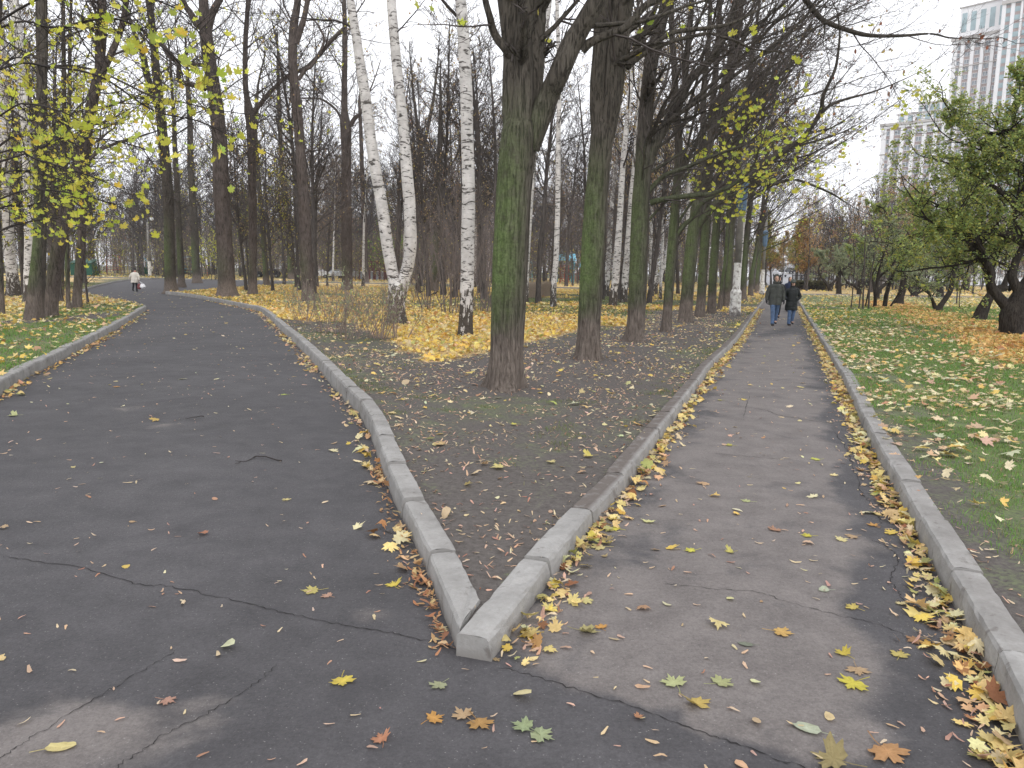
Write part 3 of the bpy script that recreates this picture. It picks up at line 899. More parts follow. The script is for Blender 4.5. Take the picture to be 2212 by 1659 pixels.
STY = dict(
    maple=dict(seg=[6, 6, 5, 4], end=[0.35, 0.3, 0.3, 0.4], wig=[0.07, 0.12, 0.15, 0.18], up=[0.30, 0.35, 0.30, 0.2], kids=[7, 6, 5, 0], t0=[0.2, 0.15, 0.1, 0], ang=[48, 46, 45, 40],
               ratio=[0.55, 0.5, 0.5, 0.5], rr=[0.55, 0.55, 0.6, 0.6], rmin=0.0032, thick=0.03),
    birch=dict(seg=[5, 6, 6, 5], end=[0.3, 0.3, 0.4, 0.5], wig=[0.06, 0.10, 0.12, 0.12], up=[0.25, -0.1, -0.8, -0.9], kids=[6, 6, 4, 0], t0=[0.2, 0.2, 0.2, 0], ang=[45, 40, 40, 40],
               ratio=[0.55, 0.6, 0.6, 0.5], rr=[0.45, 0.5, 0.6, 0.6], rmin=0.0028, thick=0.05),
    apple=dict(seg=[6, 6, 5, 4], end=[0.4, 0.35, 0.35, 0.4], wig=[0.20, 0.24, 0.24, 0.2], up=[0.15, 0.15, 0.1, 0.0], kids=[7, 7, 5, 0], t0=[0.15, 0.1, 0.1, 0], ang=[55, 55, 55, 40],
               ratio=[0.62, 0.55, 0.5, 0.5], rr=[0.6, 0.6, 0.6, 0.6], rmin=0.004, thick=0.02),
    wood=dict(seg=[7, 6, 5, 4], end=[0.3, 0.3, 0.3, 0.4], wig=[0.05, 0.10, 0.14, 0.15], up=[0.2, 0.5, 0.45, 0.3], kids=[8, 6, 5, 0], t0=[0.1, 0.12, 0.1, 0], ang=[42, 40, 38, 40],
              ratio=[0.5, 0.5, 0.55, 0.5], rr=[0.5, 0.55, 0.6, 0.6], rmin=0.0055, thick=0.03),
)

def stem_tube(T, pts, rad, k, seed, rough=0.03, flare=0.0, mat=0, fluted=0):
    """a traced trunk or limb with bark relief; pts dense"""
    T.raw = getattr(T, 'raw', [])
    T.raw.append((pts, rad, k, seed, rough, flare, mat, fluted))

def raw_arrays(raw, off):
    Vs, Fs, Ms = [], [], []
    for pts, rad, k, seed, rough, flare, mat, fl in raw:
        P = np.array([tuple(p) for p in pts]); R = np.array(rad); n = len(P)
        Tn = np.gradient(P, axis=0); Tn /= np.linalg.norm(Tn, axis=1, keepdims=True)+1e-9
        ref = np.array([1.0, 0, 0]); N = np.cross(Tn, ref); N /= np.linalg.norm(N, axis=1, keepdims=True); B = np.cross(Tn, N)
        a = np.arange(k)*2*math.pi/k
        ll = np.concatenate([[0], np.cumsum(np.linalg.norm(np.diff(P, axis=0), axis=1))])
        A2, L2 = np.meshgrid(a, ll)
        Rm = R[:, None]*np.ones((1, k))
        per = 2*math.pi
        def cyc(s_a, s_l, o):
            # noise that closes round the trunk
            x = np.cos(A2)*s_a; y = np.sin(A2)*s_a
            return vnoise(x*1.0+L2*0.13*s_l, y*1.0+L2*s_l, 1.0, o+seed*1.7)-0.5
        if rough > 0:
            Rm = Rm*(1+rough*2.2*cyc(1.2, 0.9, 1)+rough*1.6*cyc(5, 1.4, 2)+rough*0.8*cyc(9, 5, 3))
        if flare > 0:
            h = ll
            fl_ = np.exp(-h/0.22)[:, None]
            lob = 0.55+0.45*np.cos(A2*3+seed)+0.30*np.cos(A2*5+seed*2.3)+0.15*np.cos(A2*8+seed)
            Rm = Rm*(1+flare*1.35*fl_*np.clip(lob, 0, 2))
            Rm = Rm*(1+0.05*np.exp(-h/0.9)[:, None]*np.cos(A2*5+seed))
        V = P[:, None, :]+Rm[:, :, None]*(np.cos(A2)[:, :, None]*N[:, None, :]+np.sin(A2)[:, :, None]*B[:, None, :])
        Vs.append(V.reshape(-1, 3))
        i = np.arange(n-1)[:, None]*k; j = np.arange(k)[None]; j2 = (j+1) % k
        Fs.append(np.stack([i+j, i+j2, i+k+j2, i+k+j], -1).reshape(-1, 4)+off)
        Ms.append(np.full((n-1)*k, mat)); off += n*k
    return Vs, Fs, Ms

def finish_tree(root, trunkT, crownT, tips, mats, leafspec, rs, base):
    """turn collected branches into the children trunk and crown (with its leaves)"""
    V, F, M = trunkT.arrays()
    Vs, Fs, Ms = raw_arrays(getattr(trunkT, 'raw', []), len(V))
    V = np.concatenate([V]+Vs); F = np.concatenate([F]+Fs); M = np.concatenate([M]+Ms)
    b = np.array(tuple(base))
    link('trunk', mesh_np('trunk', V-b, [F], mats, [M]), root)
    V, F, M = crownT.arrays()
    fcs = [F]; mids = [np.minimum(M, 1)]
    C = np.ones((len(V), 4))*0.2
    if leafspec and tips:
        tp = np.array(tips)
        for (cnt, size, sv, pal, tm, filt, *fl) in leafspec:
            cand = tp
            if filt is not None:
                cand = tp[filt(tp)]
            if len(cand) == 0: continue
            idx = rs.randint(0, len(cand), cnt)
            P = cand[idx]+rs.normal(0, size*0.6, (cnt, 3))
            sz = size*np.exp(rs.normal(0, sv, cnt))
            lv, lf, lc = leaf_mass(rs, P, sz, palette(rs, cnt, pal), tm, curl=0.25, hang=not fl, tilt=0.55)
            V2 = len(V)
            V = np.concatenate([V, lv]); C = np.concatenate([C, lc])
            fcs.append(lf+V2); mids.append(2)
    if len(V):
        link('crown', mesh_np('crown', V-b, fcs, mats+[M_LEAF_TREE], mids, attrs={'col': ('FLOAT_COLOR', C)}), root)

def traced_tree(name, base, stems, label, cat='tree', sty='maple', bark=None, twig=None, seed=1, k=16, group=None, density=1.0, zmin=3.2, maxlev=3, L1=(1.6, 3.4), leaf=None,
                flare=0.5, rough=0.03, dy=None, bias=None, extra_up=True, lead=True, tune=None, arcs=0):
    """base: photo spot of the foot; stems: lists of (u, v, width) read off the photo"""
    rnd = random.Random(seed); rs = np.random.RandomState(seed)
    g = G(base[0], base[1], LZ)
    y0 = g.y
    root = thing(name, (g.x, g.y, g.z), label, cat, group)
    TT, CT, tips = Tubes(), Tubes(), []
    st = dict(STY[sty])
    if bias: st['bias'] = bias
    if tune: st.update(tune)
    m = mpp(y0)
    for si, stem in enumerate(stems):
        L = []
        ddy = rnd.uniform(-0.12, 0.12) if dy is None else dy[si % len(dy)]
        z_at = None
        for i, (u, v, w) in enumerate(stem):
            P = AT(u, v, y0)
            if z_at is None: z_at = P.z
            yy = y0 + (0 if si == 0 else ddy*(P.z-z_at)) + (0 if i == 0 or si == 0 else rnd.uniform(-.04, .04))
            P = AT(u, v, yy)
            L.append((P.x, P.y, P.z, w*mpp(yy)*0.5))
        if si == 0:
            # start a little below the soil
            L[0] = (L[0][0], L[0][1], LZ-0.06, L[0][3])
        if len(L) < 2: continue
        seglen = sum((Vector(a[:3])-Vector(b[:3])).length for a, b in zip(L, L[1:]))
        per = max(3, int(seglen/(len(L)-1)/(0.07 if k >= 24 else (0.16 if k >= 12 else 0.4))))
        D = catmull(L, per)
        pts = [d[:3] for d in D]; rad = [max(0.004, d[3]) for d in D]
        big = stem[0][2]*m > 0.12
        stem_tube(TT, pts, rad, k if big else max(6, k//2), seed+si, rough if big else rough*0.5, flare if si == 0 else 0.0)
        # go on growing past the top of what the photo shows
        tip = Vector(pts[-1]); td = (Vector(pts[-1])-Vector(pts[-4])).normalized()
        if lead:
            grow(CT, tips, tip, td, rnd.uniform(*L1)*1.1, rad[-1]*0.95, 1 if rad[-1] < 0.05 else 0, maxlev, rnd, st, 5)
        # side branches along the stem
        acc = 0.0
        tot = seglen
        spacing = 0.55/density
        nxt = rnd.uniform(0.2, spacing)
        for i in range(1, len(pts)):
            a, b = Vector(pts[i-1]), Vector(pts[i])
            acc += (b-a).length
            if acc > nxt:
                nxt += spacing*rnd.uniform(0.6, 1.4)
                if b.z < zmin: continue
                d = (b-a).normalized()
                nd = rot_about(d, perp(d, rnd), R_(rnd.uniform(38, 70)))
                if bias: nd = (nd+Vector(bias)*rnd.uniform(0, 0.6)).normalized()
                r = min(rad[i]*0.42, 0.045)*rnd.uniform(0.5, 1.0)
                grow(CT, tips, b+nd*rad[i]*0.5, nd, rnd.uniform(*L1)*(0.5+min(0.5, r*14)), max(0.008, r), 1, maxlev, rnd, st, 5)
    if arcs:
        L = [(*tuple(AT(u, v, y0)), w*m*0.5) for u, v, w in stems[0]]
        sa = dict(st); sa.update(dict(seg=[9, 6, 5, 4], kids=[10, 5, 4, 0], up=[0.16, 0.35, 0.25, 0.2], wig=[0.075, 0.11, 0.14, 0.16], t0=[0.25, .15, .1, 0], ratio=[0.36, 0.5, 0.5, .5], ang=[34, 40, 42, 40], rr=[0.5, .55, .6, .6], end=[0.25, .3, .3, .4]))
        sa.pop('bias', None)
        for q in range(arcs):
            z = rnd.uniform(3.0, 9.5)
            k2 = max(1, min(len(L)-1, next((i for i, p in enumerate(L) if p[2] > z), len(L)-1)))
            a, b = L[k2-1], L[k2]; t = min(1, max(0, (z-a[2])/(b[2]-a[2]+1e-6)))
            p = Vector(a[:3]).lerp(Vector(b[:3]), t)
            el = R_(rnd.uniform(22, 62)); az = R_(rnd.gauss(-12, 34))
            d = Vector((math.cos(az)*math.cos(el), math.sin(az)*math.cos(el), math.sin(el)))
            grow(CT, tips, p, d, rnd.uniform(4.5, 8.5), rnd.uniform(0.030, 0.060), 0, maxlev, rnd, sa, 6)
    finish_tree(root, TT, CT, tips, [bark or M_BARK_A, twig or M_TWIG], leaf, rs, (g.x, g.y, g.z))
    return root

Ymin = lambda a: (lambda t: t[:, 2] < a)
# greenish-yellow maple leaves that still hang on the low branches
PAL_HANG = [(5, (0.60, 0.64, 0.09)), (4, (0.68, 0.66, 0.12)), (1, (0.72, 0.56, 0.08)), (2, (0.45, 0.55, 0.11))]
PAL_TAN = [(4, (0.42, 0.30, 0.17)), (3, (0.48, 0.37, 0.15)), (2, (0.34, 0.22, 0.15)), (1, (0.54, 0.46, 0.14))]
PAL_RED = [(3, (0.30, 0.12, 0.07)), (2, (0.24, 0.11, 0.08)), (1, (0.42, 0.20, 0.07))]
PAL_GREEN = [(5, (0.34, 0.43, 0.15)), (4, (0.42, 0.49, 0.17)), (2, (0.54, 0.56, 0.15)), (2, (0.26, 0.36, 0.15)), (1, (0.64, 0.60, 0.14))]
PAL_GREYG = [(5, (0.34, 0.40, 0.26)), (3, (0.40, 0.45, 0.29)), (2, (0.45, 0.46, 0.24))]

def stem(*a): return list(a)

# ---------------- the allee beside the right path
GA = 'trees of the allee beside the straight path'
traced_tree('maple_tree', (1090, 838), [
    [(1090, 840, 74), (1092, 800, 73), (1096, 720, 73), (1101, 600, 75), (1106, 500, 75), (1112, 400, 76), (1118, 330, 78), (1123, 290, 76), (1126, 262, 66)],
    [(1122, 300, 62), (1114, 240, 56), (1112, 180, 52), (1113, 120, 50), (1107, 50, 50), (1101, -10, 50), (1090, -120, 44), (1070, -300, 34), (1060, -420, 24)],
    [(1134, 300, 54), (1146, 230, 48), (1150, 150, 47), (1153, 60, 48), (1155, 0, 47), (1166, -150, 40), (1185, -330, 30), (1190, -450, 20)],
    [(1142, 320, 48), (1162, 268, 45), (1185, 208, 43), (1208, 158, 42), (1232, 100, 42), (1256, 58, 38), (1278, 20, 36), (1300, -20, 33), (1350, -110, 26), (1400, -230, 18)],
    [(1256, 108, 22), (1275, 92, 18), (1300, 80, 17), (1330, 69, 16), (1350, 60, 15), (1372, 38, 14), (1395, 12, 14), (1420, 0, 12), (1470, -40, 9), (1540, -60, 6)],
    [(1106, 122, 22), (1092, 104, 19), (1076, 86, 17), (1064, 62, 16), (1058, 36, 14), (1048, -2, 13), (1042, -60, 9), (1050, -140, 6)],
], 'thick mossy maple nearest the kerb corner, forked into three limbs above a pale foot', bark=M_BARK_A, seed=3, k=44, group=GA, density=0.8, zmin=4.6, leaf=[(60, 0.13, 0.15, PAL_HANG, 'maple', None)], flare=0.5, rough=0.035, dy=[0, 0.1, 0.25, -0.12, -0.15, -0.2])
traced_tree('maple_tree', (1269, 775), [
    [(1269, 777, 50), (1271, 740, 49), (1273, 690, 50), (1278, 600, 51), (1284, 500, 50), (1290, 410, 48), (1297, 330, 48), (1303, 285, 50), (1306, 262, 42)],
    [(1299, 300, 38), (1293, 240, 35), (1292, 180, 33), (1296, 110, 31), (1300, 50, 33), (1303, 0, 34), (1307, -110, 28), (1315, -260, 20)],
    [(1310, 295, 36), (1322, 235, 35), (1331, 170, 36), (1339, 100, 34), (1349, 30, 30), (1356, -30, 28), (1368, -140, 22), (1392, -300, 14)],
    [(1354, 146, 16), (1366, 124, 14), (1380, 96, 13), (1394, 62, 12), (1410, 30, 11), (1421, 2, 9), (1440, -60, 7)],
    [(1355, 142, 14), (1381, 115, 12), (1418, 92, 10), (1445, 74, 9), (1468, 67, 9), (1531, 60, 8), (1581, 50, 6), (1618, 32, 5), (1660, 10, 3)],
    [(1356, 146, 13), (1374, 128, 12), (1406, 107, 10), (1440, 94, 9), (1468, 85, 8), (1531, 72, 7), (1560, 80, 6), (1581, 85, 6), (1631, 107, 4), (1690, 112, 3)],
], 'second mossy maple of the path row with a split trunk and pale root flare', bark=M_BARK_A, seed=5, k=36, group=GA, density=0.9, zmin=5.2, leaf=[(90, 0.15, 0.15, PAL_HANG, 'maple', None), (500, 0.05, 0.2, PAL_TAN, 'oval', lambda t: t[:, 2] > 7)], flare=0.5, rough=0.035, bias=(0.5, -0.1, 0.1))
BIASR = (1.3, -0.25, 0.30)
traced_tree('maple_tree', (1372, 737), [
    [(1372, 739, 40), (1374, 700, 38), (1378, 600, 39), (1382, 500, 38), (1385, 420, 37), (1390, 350, 35), (1391, 300, 32)],
    [(1391, 320, 30), (1393, 260, 30), (1398, 200, 28), (1406, 140, 27), (1415, 95, 26), (1428, 50, 24), (1437, 5, 22), (1446, -120, 18), (1455, -270, 12)],
    [(1398, 360, 24), (1411, 322, 22), (1431, 282, 21), (1447, 255, 20), (1461, 232, 20), (1474, 205, 19), (1491, 172, 18), (1526, 138, 17), (1551, 100, 15), (1568, 62, 14), (1590, 0, 12), (1610, -80, 8)],
    [(1473, 214, 14), (1480, 170, 13), (1484, 120, 12), (1490, 60, 12), (1494, 0, 10), (1500, -80, 8)],
    [(1404, 438, 14), (1425, 432, 12), (1456, 427, 11), (1496, 422, 11), (1530, 420, 10), (1556, 412, 9), (1590, 395, 7), (1625, 360, 5), (1640, 320, 3)],
    [(1402, 412, 13), (1411, 402, 11), (1425, 388, 10), (1443, 375, 9), (1481, 362, 8), (1526, 342, 7), (1568, 327, 6), (1613, 310, 5), (1650, 280, 3)],
    [(1446, -60, 16), (1500, -110, 16), (1560, -125, 15), (1640, -90, 14), (1700, -50, 13), (1741, 0, 12), (1760, 25, 11), (1784, 47, 10), (1840, 68, 9), (1884, 77, 8), (1950, 77, 6), (2010, 73, 4), (2050, 82, 3)],
], 'third dark maple of the path row, its leafy low branch reaching over the path', bark=M_BARK_B, seed=8, k=28, group=GA, density=1.0, arcs=8, zmin=2.8, leaf=[(300, 0.135, 0.15, PAL_HANG, 'maple', lambda t: (t[:, 2] < 6.2) & (t[:, 0] > 5.0)), (40, 0.09, 0.15, PAL_RED, 'oval', lambda t: (t[:, 2] > 7.0) & (t[:, 0] > 8)), (25, 0.13, 0.15, PAL_HANG, 'maple', None)], flare=0.4, rough=0.035, bias=BIASR, dy=[0, 0.1, -0.05, 0.1, -0.5, -0.2, -0.1])
traced_tree('maple_tree', (1438, 717), [
    [(1438, 719, 21), (1441, 680, 20), (1447, 600, 21), (1455, 500, 21), (1461, 420, 18), (1466, 350, 17), (1465, 280, 16), (1460, 220, 14), (1457, 150, 13), (1452, 80, 12), (1450, 0, 11), (1450, -120, 8)],
    [(1458, 510, 14), (1478, 486, 10), (1496, 470, 9), (1511, 445, 9), (1530, 430, 8), (1556, 415, 7), (1585, 396, 6), (1620, 385, 4), (1670, 370, 3)],
], 'slender maple between the third and fourth thick trunks of the path row', bark=M_BARK_B, seed=9, k=18, group=GA, density=1.0, arcs=8, zmin=3.0, leaf=[(190, 0.15, 0.15, PAL_HANG, 'maple', lambda t: t[:, 2] < 5.8)], flare=0.4, bias=BIASR)
traced_tree('maple_tree', (1479, 695), [
    [(1479, 697, 30), (1482, 660, 28), (1488, 600, 27), (1496, 520, 27), (1505, 450, 24), (1515, 380, 20), (1535, 300, 18), (1560, 200, 16), (1588, 90, 13), (1602, 0, 12), (1615, -110, 9)],
    [(1500, 500, 17), (1520, 470, 16), (1550, 437, 16), (1600, 392, 15), (1630, 372, 14), (1659, 348, 13), (1705, 318, 12), (1734, 298, 11), (1757, 268, 10), (1774, 238, 9), (1777, 212, 8), (1788, 185, 7), (1804, 150, 6), (1811, 110, 5), (1814, 70, 4), (1810, 30, 3)],
    [(1776, 240, 7), (1800, 224, 6), (1834, 212, 5), (1870, 203, 4), (1909, 190, 3), (1960, 168, 2)],
    [(1508, 440, 15), (1512, 380, 14), (1518, 300, 13), (1520, 200, 12), (1530, 100, 10), (1535, 0, 8)],
    [(1610, 388, 8), (1660, 400, 7), (1710, 388, 6), (1750, 398, 5), (1800, 420, 4), (1830, 440, 2)],
], 'fourth thick mossy maple of the path row, sending a long limb arching over the path', bark=M_BARK_B, seed=12, k=22, group=GA, density=0.9, arcs=12, L1=(2.0, 3.8), zmin=3.0, leaf=[(170, 0.14, 0.15, PAL_HANG, 'maple', lambda t: (t[:, 2] < 7.6) & (t[:, 0] < 17)), (200, 0.12, 0.15, PAL_RED, 'oval', lambda t: t[:, 0] > 17)], flare=0.35, bias=BIASR, dy=[0, -0.3, 0.1, 0.3, -.1])
row_more = [
    ((1511, 685), [(1511, 687, 22), (1515, 640, 20), (1520, 560, 20), (1526, 480, 19), (1531, 400, 16), (1534, 300, 15), (1542, 200, 13), (1550, 100, 11), (1556, 0, 9)], 'fifth thick trunk of the path row, brownish with a hollow at its foot'),
    ((1537, 677), [(1537, 679, 20), (1540, 600, 18), (1547, 500, 17), (1553, 400, 15), (1560, 300, 13), (1570, 200, 12), (1580, 100, 10), (1590, 0, 8)], 'sixth thick trunk of the path row, just left of the near lamp post'),
    ((1554, 671), [(1554, 673, 11), (1560, 620, 10), (1568, 560, 9), (1572, 500, 9), (1578, 400, 7), (1585, 300, 5)], 'pale slim trunk squeezed between two thick ones left of the near lamp post'),
    ((1571, 663), [(1571, 665, 19), (1574, 600, 16), (1580, 500, 15), (1590, 400, 13), (1602, 300, 12), (1614, 200, 10), (1630, 80, 8)], 'dark trunk of the path row right behind the near lamp post'),
    ((1604, 649), [(1604, 651, 16), (1607, 600, 13), (1613, 520, 12), (1622, 430, 10), (1636, 330, 8), (1650, 240, 6)], 'first trunk of the path row to the right of the near lamp post'),
    ((1621, 640), [(1621, 642, 12), (1624, 600, 11), (1634, 540, 9), (1645, 470, 8), (1652, 400, 6)], 'second trunk of the path row to the right of the near lamp post'),
    ((1634, 632), [(1634, 634, 10), (1637, 600, 9), (1642, 540, 7), (1650, 470, 6), (1660, 410, 4)], 'farthest trunk of the path row before the cross path'),
]
for i, (b, s, lb) in enumerate(row_more):
    y = G(*b).y
    traced_tree('maple_tree', b, [s], lb, bark=M_BARK_B, seed=20+i, k=12, group=GA, density=0.6, arcs=10 if i != 2 else 2, zmin=3.2, L1=(2.4, 4.6), bias=BIASR, flare=0.35,
                leaf=[(90, 0.15, 0.15, PAL_HANG, 'maple_lo', lambda t: t[:, 2] < 7.5), (160, 0.12, 0.2, PAL_TAN, 'oval', None), (60, 0.14, 0.15, PAL_RED, 'oval', None)], tune=dict(rmin=0.006))

# ---------------- birches
GB = 'birches on the leaf-covered ground'
LFB = [(900, 0.045, 0.2, PAL_TAN, 'oval', None)]
traced_tree('birch_tree', (857, 702), [
    [(857, 704, 42), (857, 680, 38), (856, 650, 38), (858, 625, 40), (850, 600, 26), (842, 560, 25), (835, 520, 25), (826, 450, 25), (815, 390, 24), (802, 310, 23), (791, 220, 22), (777, 130, 20), (765, 50, 18), (757, 0, 17), (742, -120, 13), (735, -240, 8)],
    [(864, 632, 30), (874, 600, 27), (884, 560, 26), (887, 520, 26), (886, 480, 25), (884, 430, 25), (878, 360, 24), (872, 280, 22), (863, 200, 21), (855, 120, 20), (849, 50, 20), (845, 0, 19), (838, -120, 14), (835, -260, 8)],
], 'forked birch behind the bare bushes, a grey stem leaning left and a white one', sty='birch', bark=M_BIRCH, twig=M_TWIG_D, seed=31, k=22, group=GB, density=0.55, zmin=8.0, leaf=LFB, flare=0.5, rough=0.03)
traced_tree('birch_tree', (1005, 725), [
    [(1005, 727, 31), (1006, 700, 30), (1008, 640, 29), (1010, 580, 28), (1011, 500, 28), (1012, 420, 27), (1011, 350, 26), (1009, 290, 25), (1007, 200, 25), (1003, 120, 24), (1000, 60, 23), (996, 10, 22), (990, -30, 20), (975, -120, 15), (970, -240, 9)],
], 'single white birch with a black rough foot left of the thick mossy maple', sty='birch', bark=M_BIRCH, twig=M_TWIG_D, seed=33, k=22, group=GB, density=0.6, zmin=7.0, leaf=LFB, flare=0.25, rough=0.04)
traced_tree('birch_tree', (1195, 665), [
    [(1195, 667, 14), (1196, 620, 13), (1201, 560, 12), (1204, 480, 11), (1205, 400, 11), (1206, 300, 10), (1208, 200, 9), (1206, 100, 8), (1203, 0, 7), (1200, -100, 5)],
], 'thin birch right of the thick mossy maple, standing before the blue-roofed climbing frame', sty='birch', bark=M_BIRCH, twig=M_TWIG_D, seed=35, k=12, group=GB, density=0.6, zmin=7.0, leaf=LFB, flare=0.2)
traced_tree('birch_tree', (1130, 655), [
    [(1130, 657, 22), (1135, 560, 19), (1142, 450, 18), (1150, 350, 17), (1158, 250, 16), (1165, 180, 15), (1173, 110, 14), (1180, 50, 13), (1186, 0, 12), (1196, -120, 8)],
], 'white birch half hidden behind the thick mossy maple, leaning out to its right', sty='birch', bark=M_BIRCH, twig=M_TWIG_D, seed=36, k=14, group=GB, density=0.6, zmin=8.0, leaf=LFB, flare=0.2)
for i, (b, s, lb) in enumerate([
    ((1324, 663), [(1324, 665, 19), (1326, 630, 17), (1330, 600, 16), (1334, 540, 15), (1338, 480, 13), (1343, 400, 12), (1348, 330, 11), (1356, 250, 10), (1364, 170, 9), (1374, 90, 8), (1384, 0, 7)], 'white birch with a black foot just right of the second mossy maple'),
    ((1347, 654), [(1347, 656, 17), (1349, 620, 15), (1354, 560, 14), (1359, 500, 13), (1364, 430, 12), (1370, 360, 10), (1376, 280, 9), (1384, 200, 8), (1392, 100, 7), (1400, 0, 6)], 'white birch just left of the third maple, leaning right'),
    ((1310, 640), [(1310, 642, 12), (1313, 590, 11), (1317, 520, 11), (1321, 450, 10), (1328, 380, 9), (1334, 300, 8), (1340, 220, 7)], 'slim birch close behind the second mossy maple'),
]):
    traced_tree('birch_tree', b, [s], lb, sty='birch', bark=M_BIRCH, twig=M_TWIG_D, seed=40+i, k=12, group=GB, density=0.8, zmin=6.0, leaf=[(3200, 0.06, 0.2, PAL_TAN, 'oval', None)], flare=0.3)
traced_tree('birch_tree', (1405, 642), [
    [(1405, 644, 15), (1407, 625, 13), (1408, 600, 9), (1406, 540, 8), (1407, 480, 8), (1411, 420, 7), (1413, 340, 6), (1416, 250, 5)],
    [(1409, 622, 9), (1416, 590, 8), (1418, 540, 8), (1424, 480, 7), (1429, 440, 7), (1432, 380, 5)],
    [(1410, 628, 9), (1420, 610, 8), (1432, 580, 8), (1440, 550, 7), (1447, 510, 6), (1455, 460, 5), (1462, 400, 4)],
], 'far birch with three white stems fanning out right of the third maple', sty='birch', bark=M_BIRCH, twig=M_TWIG_D, seed=47, k=10, group=GB, density=0.8, zmin=6.0, leaf=[(2600, 0.06, 0.2, PAL_TAN, 'oval', None)], flare=0.2)

